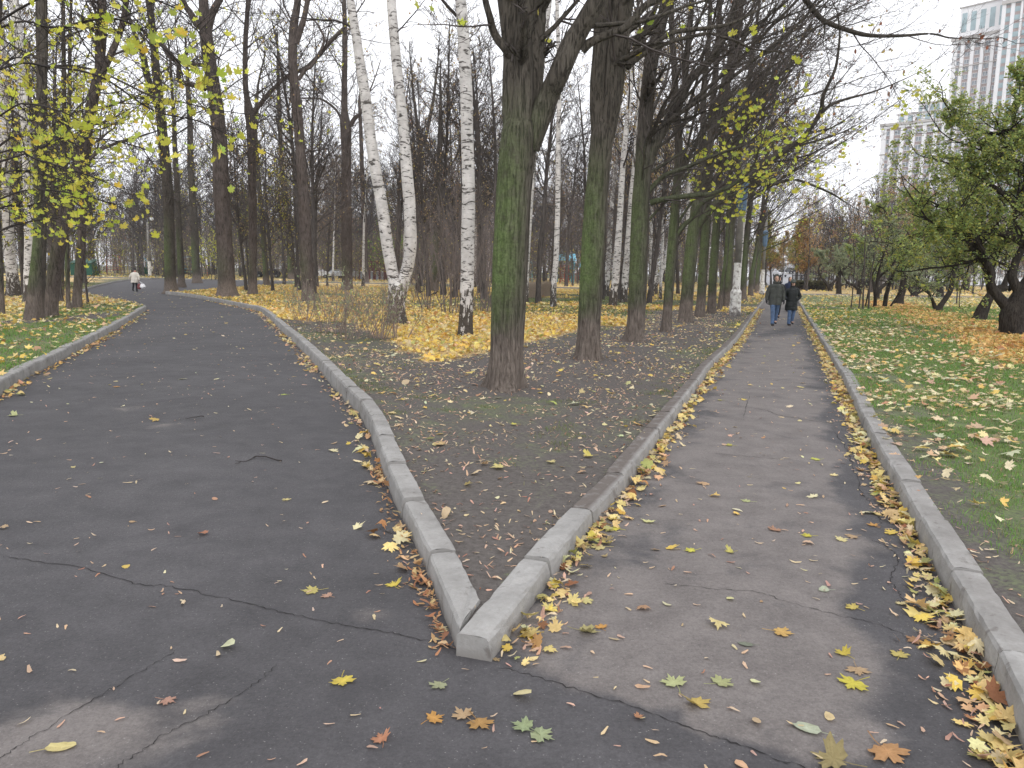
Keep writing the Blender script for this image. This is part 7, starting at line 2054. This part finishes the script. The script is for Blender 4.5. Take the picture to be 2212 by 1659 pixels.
# the walker with the bags, seen from behind
p = standat(292, 630)
wr, WJ, ws = person(p, R_(182), 1.52, 'elderly walker in a cream coat and dark cap going away along the left path', M_COATW, M_DARKC, stride=0.12, coat_len=0.55, hat=M_DARKC, scarf=M_REDC, stoop=0.22, width=1.22, armL=(0.35, 0.12), armR=(0.25, -0.05), voxel=0.014, seed=30)
def carrier_bag(offset, size, mat, label, drop=0.0):
    q = -1
    W = WJ['arm', q][2]
    wp = Matrix.Rotation(R_(182), 3, 'Z') @ W
    hand = Vector((p.x, p.y, p.z))+wp+Vector((0, 0, -0.08))
    c = hand+Vector(offset)
    root = thing('carrier_bag', (c.x, c.y, c.z-size[2]), label, 'bag')
    m = MB()
    m.loft([((0, 0, 0), size[0]*0.36, size[1]*0.5), ((0.01, 0, size[2]*0.25), size[0]*0.55, size[1]*0.75), ((0, 0.01, size[2]*0.6), size[0]*0.48, size[1]*0.6), ((0, 0, size[2]*0.85), size[0]*0.30, size[1]*0.25)], 16)
    m.build('bag_body', mat, root, remesh=0.014, crease=0.05)
    t = MB()
    for sx in (-1, 1):
        t.tube([(sx*size[0]*0.2, 0, size[2]*0.8), (sx*size[0]*0.1, 0, size[2]*0.95), tuple(hand-Vector((c.x, c.y, c.z-size[2])))], .008, 6)
    t.build('handle', mat, root, smooth=True)
carrier_bag((0.0, -0.02, -0.10), (0.26, 0.18, 0.42), M_BAGR, 'dark red carrier bag held low by the walker in the cream coat')
carrier_bag((0.20, 0.02, -0.12), (0.34, 0.24, 0.34), M_BAGW, 'white carrier bag swinging outside the dark red one')

# ================================================================ crows
M_CROW = simple('black_feathers', (0.012, 0.012, 0.015), 0.5, var=0.4, nscale=30)
M_BEAK = simple('dark_beak', (0.03, 0.028, 0.026), 0.4)
def crow(u, v, rz, label):
    g = G(u, v, LZ); zz = float(lawn_z(np.array([g.x]), np.array([g.y]))[0])
    root = thing('crow', (g.x, g.y, zz), label, 'bird', 'black birds on the leaf carpet', R_(rz))
    b = MB()
    b.loft([((-.20, 0, .13), .018, .012), ((-.13, 0, .15), .05, .035), ((-.04, 0, .18), .075, .068), ((.05, 0, .21), .066, .066), ((.10, 0, .25), .042, .045), ((.125, 0, .29), .036, .038)], 14)
    b.ell((.14, 0, .305), (.045, .034, .036), 14)
    b.loft([((-.14, 0, .15), .035, .02), ((-.24, 0, .11), .045, .009), ((-.32, 0, .085), .05, .006)], 10)
    b.build('body', M_CROW, root, remesh=0.008)
    for s in (-1, 1):
        MB().loft([((.06, s*.055, .20), .015, .05), ((-.05, s*.066, .175), .016, .05), ((-.18, s*.04, .13), .010, .03), ((-.25, s*.02, .11), .004, .012)], 10).build('wing', M_CROW, root, smooth=True)
        l = MB(); l.tube([(.0, s*.03, .14), (-.015, s*.033, .08), (.0, s*.035, .005)], [.012, .006, .005], 6)
        for a in (-.5, 0, .5): l.tube([(.0, s*.035, .006), (.045*math.cos(a), s*.035+.045*math.sin(a), .003)], [.004, .002], 5)
        l.tube([(.0, s*.035, .006), (-.025, s*.035, .003)], [.004, .002], 5)
        l.build('leg', M_BEAK, root, smooth=True)
    MB().tube([(.17, 0, .305), (.205, 0, .300), (.235, 0, .288)], [.014, .010, .002], 8).build('beak', M_BEAK, root, smooth=True)
crow(905, 634, 160, 'crow walking left of the thickets, the left one of the pair')
crow(940, 640, 20, 'crow pecking nearer the thickets, the right one of the pair')
crow(978, 643, 60, 'crow half hidden behind the stems of the thicket')
crow(1317, 636, 150, 'crow standing left of the birch foot beside the second mossy maple')

# ================================================================ lamp posts
M_CONC = simple('post_concrete', (0.22, 0.21, 0.195), 0.9, var=0.2, nscale=5, bump=0.2)
def make_peel():
    m, nt, bs = nmat('peeling_whitewash'); b = NB(nt); co = b.coord('Object')
    n = b.noise(co, 6, 6, 0.7); z = b.sep(co)[2]
    f = b.math('ADD', n, b.rng(z, 0.0, 0.35, 0.22, 0.0))
    c = b.ramp(f, [(0.50, (0.66, 0.65, 0.62)), (0.55, (0.42, 0.40, 0.37)), (0.62, (0.22, 0.20, 0.19)), (0.74, (0.10, 0.09, 0.085))])
    b.l(c, bs.inputs['Base Color']); bs.inputs['Roughness'].default_value = 0.85
    b.bump(n, 0.3, 0.01, bs); return m
M_PEEL = make_peel()
M_BLUE = simple('faded_blue_paint', (0.10, 0.16, 0.24), 0.6, var=0.25, nscale=4)
M_METAL = simple('grey_metal', (0.25, 0.26, 0.27), 0.45, metal=0.7)
M_GLOBE = simple('milky_globe', (0.78, 0.79, 0.80), 0.2, var=0.02)
def lamp_post(u, v, label, H=7.5, style=0, z=LZ, sc=1.0, side=-1, group='lamp posts'):
    g = G(u, v, z)
    root = thing('lamp_post', (g.x, g.y, z), label, 'lamp post', group)
    s = sc
    if style == 0:
        MB().tube([(0, 0, -.1), (0, 0, .25), (0, 0, .98), (0, 0, 1.10)], [.25*s, .235*s, .225*s, .165*s], 8).build('plinth', M_PEEL, root)
        MB().tube([(0, 0, 1.09), (0.0, 0, 2.15)], [.160*s, .145*s], 12).build('whitewashed_shaft', M_PEEL, root)
        MB().tube([(0, 0, 2.14), (0.02, 0, H)], [.138*s, .095*s], 12).build('shaft', M_CONC, root, smooth=True)
        MB().tube([(0.01, 0, 4.05), (0.014, 0, 4.15), (0.02, 0, 5.3), (0.02, 0, 5.4)], [.14*s, .19*s, .23*s, .13*s], 8).build('band', M_BLUE, root)
        MB().tube([(0.02, 0, H-.1), (0.06*side, 0, H+.15), (0.5*side, 0, H+.32), (1.1*side, 0, H+.38)], .03, 8).build('arm', M_METAL, root, smooth=True)
        MB().loft([((1.0*side, 0, H+.36), .03, .03), ((1.15*side, 0, H+.36), .09, .05), ((1.5*side, 0, H+.37), .11, .055), ((1.65*side, 0, H+.37), .04, .03)], 12).build('lamp_head', M_METAL, root, smooth=True)
    else:
        MB().tube([(0, 0, -.1), (0, 0, 2.2)], [.17*s, .16*s], 10).build('whitewashed_shaft', M_PEEL, root)
        MB().tube([(0, 0, 2.19), (0, 0, H-.6)], [.14*s, .09*s], 10).build('shaft', M_CONC, root, smooth=True)
        MB().tube([(0, 0, H-.65), (0.05, 0, H-.2), (0.35, 0, H+.1), (0.6, 0, H+.05)], .05, 8).build('arm', M_METAL, root, smooth=True)
        MB().ell((0.66, 0, H-.12), (.26, .26, .24), 16).build('globe', M_GLOBE, root, smooth=True)
lamp_post(1587, 683, 'near lamp post with a peeling white foot standing in the path row', 7.2)
lamp_post(1645, 638, 'farther lamp post with a white foot behind the hooded man', 7.2, sc=1.0)
lamp_post(324, 598, 'far lamp post with a white globe at the left beyond the walker', 8.2, style=1, sc=1.4)

# ================================================================ playground
M_TEAL = simple('turquoise_paint', (0.06, 0.33, 0.42), 0.5, var=0.15)
M_LBLUE = simple('light_blue_sheet', (0.22, 0.55, 0.72), 0.4, var=0.06)
M_REDP = simple('red_paint', (0.42, 0.06, 0.05), 0.5, var=0.15)
M_GRN = simple('green_paint', (0.018, 0.080, 0.050), 0.5, var=0.2)
M_YELP = simple('yellow_paint', (0.60, 0.42, 0.06), 0.5, var=0.15)
def climb(u, v, label, scale=1.0, rz=0.0, roof=True, yshift=0):
    g = G(u, v, LZ)
    root = thing('climbing_frame', (g.x, g.y, LZ), label, 'climbing frame', 'playground equipment', rz)
    W, D, H = 1.9*scale, 1.4*scale, 2.6*scale
    for sx in (-1, 1):
        for sy in (-1, 1):
            MB().tube([(sx*W/2, sy*D/2, -.1), (sx*W/2, sy*D/2, H)], .06*scale, 8).build('post', M_TEAL, root)
    MB().box((0, 0, 1.1*scale), (W*0.94, D*0.94, .06)).build('platform', M_TEAL, root)
    r = MB()
    for i in range(8):
        r.tube([(-W*0.32, -D/2-.02, (0.25+i*.25)*scale), (W*0.18, -D/2-.02, (0.25+i*.25)*scale)], .035*scale, 6)
    for x in (-W*0.32, -W*.07, W*0.18): r.tube([(x, -D/2-.02, 0), (x, -D/2-.02, 2.05*scale)], .035*scale, 6)
    r.build('ladder', M_REDP, root)
    r = MB()
    for i in range(5): r.tube([(W*.22, -D/2+.02, (0.3+i*.35)*scale), (W/2, -D/2+.02, (0.3+i*.35)*scale)], .03*scale, 6)
    r.build('side_rail', M_TEAL, root)
    if roof:
        r = MB()
        r.box((0, -D*.30, H+.33*scale), (W*1.25, D*0.85, .05), rx=R_(42)); r.box((0, D*.28, H+.33*scale), (W*1.25, D*0.85, .05), rx=R_(-42))
        r.build('roof', M_LBLUE, root)
    return root
climb(1219, 611, 'turquoise and red climbing frame with a light blue pitched roof', 1.35, 0.1)
climb(1247, 609, 'smaller blue-roofed play tower beside the big climbing frame', 1.0, -0.3)
def arch(u, v, label, w=1.5, h=2.3, mat=None, rungs=4, z=LZ, nm='play_arch', rz=0):
    g = G(u, v, LZ); root = thing(nm, (g.x, g.y, LZ), label, 'climbing bars', 'playground equipment', rz)
    MB().tube([(-w/2, 0, -.1), (-w/2, 0, h*.75), (-w/2*.8, 0, h*.94), (0, 0, h), (w/2*.8, 0, h*.94), (w/2, 0, h*.75), (w/2, 0, -.1)], .06, 8).build('frame', mat or M_TEAL, root, smooth=True)
    for i in range(rungs):
        zz = h*(0.25+0.6*i/rungs)
        MB().tube([(-w/2, 0, zz), (w/2, 0, zz)], .035, 6).build('rung', mat or M_TEAL, root)
    return root
arch(1143, 610, 'blue climbing bars just right of the thickest mossy maple', 0.9, 3.2, M_TEAL)
arch(407, 598, 'turquoise arch between the dark trunks left of centre', 2.6, 3.0, M_TEAL)
arch(247, 593, 'red and white climbing bars behind the walker in the cream coat', 2.4, 3.2, M_REDP, 6)
arch(268, 592, 'yellow-brown climbing bars right of the red ones', 1.4, 3.0, M_YELP, 6)
arch(303, 593, 'turquoise climbing bars just right of the walker', 2.4, 3.0, M_TEAL, 0)
arch(435, 596, 'red climbing bars right of the turquoise arch', 2.0, 2.2, M_REDP, 3)
# litter bins
def bin_(u, v, label, mat, w, h):
    g = G(u, v, LZ); root = thing('litter_bin', (g.x, g.y, LZ), label, 'bin', 'green bins')
    MB().tube([(0, 0, .12*h), (0, 0, .2*h), (0, 0, h*.92), (0, 0, h)], [w*.36, w*.42, w*.5, w*.46], 14).build('bucket', mat, root, smooth=False)
    MB().tube([(-w*.6, 0, 0), (-w*.6, 0, h*.8), (w*.6, 0, h*.8), (w*.6, 0, 0)], .03, 6).build('stand', M_METAL, root)
bin_(314, 594, 'green litter bin near the far lamp post on the left', M_GRN, 1.3, 1.3)
def green_box(u, v):
    g = G(u, v, LZ); root = thing('storage_bin', (g.x, g.y, LZ), 'dark green slant-lidded bin standing at the cross path on the left', 'bin')
    m = MB(); bm = m.bm
    w, d, h0, h1 = 3.2, 1.6, 1.7, 2.2
    vs = [bm.verts.new(q) for q in [(-w/2, -d/2, 0.1), (w/2, -d/2, 0.1), (w/2, d/2, 0.1), (-w/2, d/2, 0.1), (-w/2*.96, -d/2, h0), (w/2*.78, -d/2, h0), (w/2*.78, d/2, h1), (-w/2*.96, d/2, h1)]]
    for f in [(0, 3, 2, 1), (0, 1, 5, 4), (1, 2, 6, 5), (2, 3, 7, 6), (3, 0, 4, 7), (4, 5, 6, 7)]: bm.faces.new([vs[i] for i in f])
    m.build('container', M_GRN, root)
    MB().box((-.1, -.05, h0+.32), (w*.93, d*1.12, .07), rx=math.atan2(h1-h0, d)).build('lid', M_GRN, root)
    for sx in (-1, 1): MB().box((sx*w*.38, 0, .06), (.12, d, .12)).build('foot', M_METAL, root)
green_box(184, 596)

# ================================================================ cars
M_TYRE = simple('tyre', (0.02, 0.02, 0.02), 0.9); M_GLASS = simple('car_glass', (0.03, 0.035, 0.04), 0.08, spec=0.6)
M_LAMPC = simple('lamp_glass', (0.7, 0.68, 0.62), 0.15)
def car(loc, rz, mat, label):
    root = thing('car', loc, label, 'car', 'parked cars beyond the park', rz)
    prof = [(-2.15, .42), (-2.2, .70), (-1.95, .92), (-1.1, 1.0), (-.55, 1.40), (.85, 1.44), (1.65, 1.02), (2.1, .92), (2.18, .60), (2.1, .40)]
    m = MB(); bm = m.bm
    rings = []
    for y, k in ((-.84, .96), (-.80, 1.0), (.80, 1.0), (.84, .96)):
        rings.append([bm.verts.new((x*k, y if z < 1.05 else y*.86, .30+(z-.30)*(k if z > .5 else 1))) for x, z in prof])
    for A, B in zip(rings, rings[1:]):
        for j in range(len(prof)): bm.faces.new((A[j], A[(j+1) % len(prof)], B[(j+1) % len(prof)], B[j]))
    bm.faces.new(rings[0]); bm.faces.new(rings[-1][::-1])
    m.build('body', mat, root)
    for s in (-1, 1):
        m = MB(); bm = m.bm
        vs = [bm.verts.new(q) for q in [(-1.0, s*.80, 1.02), (-.50, s*.735, 1.35), (.80, s*.735, 1.38), (1.45, s*.80, 1.04)]]
        bm.faces.new(vs); bmesh.ops.solidify(bm, geom=bm.faces[:], thickness=.05); m.build('side_window', M_GLASS, root)
    m = MB(); m.box((-.86, 0, 1.20), (.62, 1.30, .03), ry=R_(-38)); m.build('windscreen', M_GLASS, root)
    m = MB(); m.box((1.28, 0, 1.24), (.72, 1.26, .03), ry=R_(28)); m.build('rear_window', M_GLASS, root)
    for x in (-1.35, 1.3):
        for s in (-1, 1):
            w = MB().tube([(x, s*.68, .31), (x, s*.88, .31)], .31, 18).build('wheel', M_TYRE, root)
            MB().tube([(x, s*.87, .31), (x, s*.895, .31)], .18, 12).build('rim', M_METAL, w)
    for s in (-1, 1): MB().box((-2.17, s*.58, .70), (.08, .34, .14), bev=.02).build('headlight', M_LAMPC, root)
    return root
M_CW = simple('white_car_paint', (0.75, 0.76, 0.78), 0.3, var=0.02); M_CS = simple('silver_car_paint', (0.42, 0.44, 0.46), 0.3, var=0.02); M_CD = simple('dark_car_paint', (0.03, 0.035, 0.05), 0.3, var=0.05); M_CR = simple('maroon_car_paint', (0.16, 0.03, 0.035), 0.3)
def atfar(u, v, y):
    q = AT(u, v, y)
    zz = 0.11 if not (1680 < u < 1712) else float(np.interp(y, [122, 160, 230, 330], [.11, 1.21, 4.31, 9.5]))
    return Vector((q.x, q.y, zz))
for u, v, y, rz, mt, lb in [
    (686, 586, 125, 5, M_CW, 'white parked car seen between the trunks left of the forked birch'),
    (726, 586, 128, 3, M_CS, 'silver parked car left of the pale trunk with the burr'),
    (770, 587, 122, 8, M_CS, 'grey parked car right of the pale trunk with the burr'),
    (580, 584, 124, 8, M_CD, 'dark parked car glimpsed right of the knotted trunk'),
    (1684, 592, 168, 92, M_CW, 'white car parked on the left side of the far street'),
    (1689, 585, 205, 92, M_CS, 'silver car parked farther up the left side of the far street'),
    (1693, 579, 250, 92, M_CW, 'white car parked farthest up the far street'),
    (1709, 588, 185, 88, M_CD, 'dark car parked on the right side of the far street'),
    (1745, 598, 150, 3, M_CW, 'white car parked behind the dark fence at the path end'),
    (1775, 598, 152, 3, M_CS, 'silver car parked behind the dark fence at the path end'),
    (1870, 602, 130, 5, M_CD, 'dark car beyond the crab-apples in the middle of the right side'),
    (1810, 600, 140, 5, M_CW, 'white car beyond the crab-apple nearest the straight path'),
]:
    car(atfar(u, v, y), R_(rz), mt, lb)
# far street beyond the end of the path, climbing gently
c0 = (KR[-1]+KRR[-1])/2+Vector((0, 3.3, 0))
V = []
for q, w in ((c0, 1.7), (Vector((U(1696, 112), 112, 0)), 2.2), (Vector((U(1692, 122), 122, 0)), 8), (Vector((U(1696, 160), 160, 1.1)), 6.5), (Vector((U(1700, 230), 230, 4.2)), 6.5), (Vector((U(1702, 330), 330, 9.4)), 6.5)):
    V += [(q.x-w, q.y, LZ+.012+q.z), (q.x+w, q.y, LZ+.012+q.z)]
me = mesh_np('road', V, [[(2*i, 2*i+1, 2*i+3, 2*i+2) for i in range(5)]], simple('pale_far_road', (0.36, 0.36, 0.37), 0.8), smooth=False)
tag(link('road', me), kind='structure')
def fence(u0, u1, y, h, label, n, mat):
    a = AT(u0, 600, y); b = AT(u1, 600, y)
    root = thing('fence', ((a.x+b.x)/2, y, LZ), label, 'fence')
    L = (b.x-a.x)
    for i in range(n+1): MB().box((-L/2+L*i/n, 0, h/2), (.12, .12, h)).build('post', mat, root)
    for z in (h*.25, h*.92): MB().box((0, 0.07, z), (L, .05, .07)).build('rail', mat, root)
    m = MB()
    for i in range(n*8): m.box((-L/2+L*(i+.5)/(n*8), -.03, h*.55), (.03, .03, h*.85))
    m.build('pickets', mat, root)
fence(1712, 1800, 118, 1.9, 'dark picket fence right of the end of the straight path', 9, M_DARKC)

# ================================================================ buildings
M_WALLP = simple('pale_pink_panel', (0.48, 0.40, 0.37), 0.9, var=0.06, nscale=0.5)
M_WHITEP = simple('white_pilaster', (0.80, 0.79, 0.80), 0.8, var=0.03, nscale=0.3)
M_BRICK = simple('brown_brick', (0.36, 0.28, 0.265), 0.9, var=0.15, nscale=0.8)
M_STONE = simple('grey_stone_trim', (0.47, 0.44, 0.42), 0.85, var=0.06, nscale=0.3)
M_WIN = simple('window_glass', (0.20, 0.225, 0.25), 0.15, spec=0.6, var=0.3, nscale=0.3)
M_TEALG = simple('teal_glass', (0.30, 0.40, 0.43), 0.12, spec=0.6, var=0.2, nscale=0.3)
M_FRAME = simple('white_window_frame', (0.68, 0.68, 0.70), 0.6, var=0.02)
M_ROOFD = simple('dark_red_roof', (0.13, 0.05, 0.05), 0.8)
M_BASEG = simple('street_concrete', (0.2, 0.2, 0.2), 0.9)

def win_set(parent, items, glass, max_parts=100):
    """items: (x, y, z, w, h) of each window; panes of the 100 largest are parts, the rest one part"""
    cache = {}
    for i, (x, y, z, w, h) in enumerate(items[:max_parts]):
        key = (round(w, 2), round(h, 2))
        if key not in cache:
            f = MB(); f.box((0, 0, 0), (w, .10, h)); f.box((0, -.06, -h/2), (w*1.05, .22, .10))
            fr = f.build('window', M_FRAME, parent)
            g = MB(); g.box((-w*.235, -.06, 0), (w*.40, .06, h*.84)); g.box((w*.235, -.06, 0), (w*.40, .06, h*.84))
            gp = g.build('pane', glass, fr)
            cache[key] = fr
            o = fr
        else:
            o = copy_tree(cache[key], parent)
        o.location = (x, y, z)
    rest = items[max_parts:]
    if rest:
        a = MB(); b = MB()
        for x, y, z, w, h in rest:
            a.box((x, y, z), (w, .10, h)); b.box((x, y-.06, z), (w*.86, .06, h*.84))
        tag(a.build('window', M_FRAME, parent), kind='stuff'); tag(b.build('pane', glass, parent), kind='stuff')

def tower(name, loc, rz, Lx, D, H, nb, floor, label, attic, brick_from=0, winw=0.55, glass=None, wallm=None, steps=(), zwin0=12.0):
    root = thing(name, loc, label, 'building', None, rz)
    MB().box((Lx/2, D/2, (H-1.9)/2), (Lx, D, H-1.9)).build('wall', wallm or M_BRICK, root)
    MB().box((-.12, D/2+.4, (H-3)/2), (.24, D, H-3)).build('side_panel', M_WHITEP, root)
    MB().box((Lx+.12, D/2+.4, (H-3)/2), (.24, D, H-3)).build('side_panel', M_WHITEP, root)
    bay = Lx/nb
    for i in range(nb+1):
        w = bay*0.36 if 0 < i < nb else bay*0.46
        x = min(max(i*bay, w/2+.003), Lx-w/2-.003)
        MB().box((x, -.20, (H-4)/2), (w, .62, H-4)).build('pilaster', M_WHITEP, root)
    MB().box((Lx/2, D/2-.05, H-2.2), (Lx+1.8, D+2.4, 1.3)).build('cornice', M_STONE, root)
    MB().box((Lx/2, D/2-.05, H-3.5), (Lx+.9, D+1.5, 1.1)).build('cornice_band', M_WHITEP, root)
    for z in np.arange(H-4-floor*3.2, 20, -floor*9):
        MB().box((Lx/2, -.28, z), (Lx+.5, .74, .5)).build('string_course', M_STONE, root)
    items = []
    z = H-4.4-floor/2
    while z > zwin0:
        for i in range(nb):
            items.append(((i+.5)*bay, -.05, z, bay*winw, floor*0.60))
        z -= floor
    win_set(root, items, glass or M_WIN)
    # side windows facing the park
    zz = H; x0 = 0
    for (inset, hh, kind) in attic:
        MB().box((Lx/2+inset*.4, D/2+inset*.3, zz+hh/2-1.5), (Lx-inset, D-inset, hh)).build('attic', M_WHITEP, root)
        MB().box((Lx/2+inset*.4, D/2+inset*.3, zz+hh-1.4), (Lx-inset+1.0, D-inset+1.0, .5)).build('attic_cornice', M_STONE, root)
        if kind:
            b = (Lx-inset)/nb
            for i in range(nb):
                MB().box((Lx/2+inset*.4-(Lx-inset)/2+(i+.5)*b, D/2+inset*.3-(D-inset)/2-.04, zz+hh*.5-1.5), (b*.55, .12, hh*.62)).build('attic_window', M_TEALG, root)
        zz += hh
    return root
def htop(u, v, y): return AT(u, v, y).z
# lower tower
y2 = 400
a = AT(1907, 262, y2); b = AT(2049, 250, 380)
L2 = math.hypot(b.x-a.x, b.y-a.y); ang2 = math.atan2(b.y-a.y, b.x-a.x)
tower('apartment_tower', (a.x, a.y, 0), ang2, L2, 24, htop(1985, 254, 390), 6, 3.9, 'lower pale brown-and-white apartment tower with a stepped top', [(6, 4.5, True), (14, 5.5, True)], winw=0.52)
# higher tower: a wing and the tall glassy part beside it
y1 = 380
a = AT(2062, 77, y1); b = AT(2171, 63, 364)
L1_ = math.hypot(b.x-a.x, b.y-a.y); ang1 = math.atan2(b.y-a.y, b.x-a.x)
t1 = tower('apartment_tower', (a.x, a.y, 0), ang1, L1_, 26, htop(2110, 66, 372), 5, 3.35, 'tall white-ribbed apartment tower at the top right', [(1.5, 13.5, True)], winw=0.50)
# tall part of the same building, as parts
o1 = MB(); o1.box((L1_+11, 9, 75), (22, 26, 150)); o1.build('tall_wing', M_BRICK, t1)
for i in range(7):
    MB().box((L1_+.3+i*3.5, -4.25, 75), (0.8 if i not in (0, 1) else 1.5, .6, 150)).build('wing_rib', M_WHITEP, t1)
for i, z in enumerate((149, 126, 122.5)):
    MB().box((L1_+11, 8.8, z), (23.2, 27.6, 1.5 if i != 1 else 3.5)).build('wing_cornice', M_STONE, t1)
wi = []
for k in range(34):
    for i in range(6): wi.append((L1_+2.1+i*3.5, -4.05, 147-k*3.5, 2.2, 2.1))
wi = [w for w in wi if abs(w[2]-126) > 2.6]
b_ = MB()
for x, y, z, w, h in wi: b_.box((x, y, z), (w, .1, h))
tag(b_.build('wing_window', M_TEALG, t1), kind='stuff')
# pale blocks glimpsed through the wood
def block(u0, u1, y, vtop, label, wall, roofm, nb, nf, cat='building', wsc=1.0):
    a = AT(u0, 590, y); b = AT(u1, 590, y); H = htop((u0+u1)/2, vtop, y); L = b.x-a.x
    root = thing('apartment_block', (a.x, y, 0), label, cat)
    MB().box((L/2, 6, H/2), (L, 12, H)).build('wall', wall, root)
    MB().box((L/2, 6, H+.2), (L+.8, 12.8, .4)).build('roof', roofm, root)
    items = [((i+.5)*L/nb, -.05, H-1.9-k*3.0, L/nb*.42*wsc, 1.5) for k in range(nf) for i in range(nb)]
    win_set(root, items, M_WIN)
block(905, 1110, 250, 440, 'pale pinkish block of flats glimpsed through the wood behind the birches', M_WALLP, M_STONE, 15, 6)
block(640, 860, 245, 470, 'pale block of flats glimpsed through the wood left of the forked birch', M_WALLP, M_STONE, 14, 5)
block(775, 832, 118, 569, 'long low maroon shed behind the parked cars', M_ROOFD, M_ROOFD, 5, 1)
block(1820, 2300, 235, 530, 'long pale low building under the towers behind the crab-apples', M_WHITEP, M_STONE, 26, 5)
block(1640, 1800, 300, 560, 'low grey building beyond the far street', M_STONE, M_STONE, 10, 3)

# ================================================================ thin autumn air
def haze_box(x0, x1, y0, y1, z0, z1, dens):
    m = bpy.data.materials.new('thin_haze'); m.use_nodes = True
    nt = m.node_tree; nt.nodes.clear()
    o = nt.nodes.new('ShaderNodeOutputMaterial'); v = nt.nodes.new('ShaderNodeVolumePrincipled')
    v.inputs['Color'].default_value = (0.93, 0.94, 0.97, 1); v.inputs['Density'].default_value = dens; v.inputs['Anisotropy'].default_value = 0.2
    nt.links.new(v.outputs[0], o.inputs['Volume'])
    ob = MB().box(((x0+x1)/2, (y0+y1)/2, (z0+z1)/2), (x1-x0, y1-y0, z1-z0)).build('haze', m)
    tag(ob, 'thin pale haze over the whole park', 'haze', kind='stuff')
haze_box(-905, 905, -65, 1105, -1.1, 175, 0.00030)
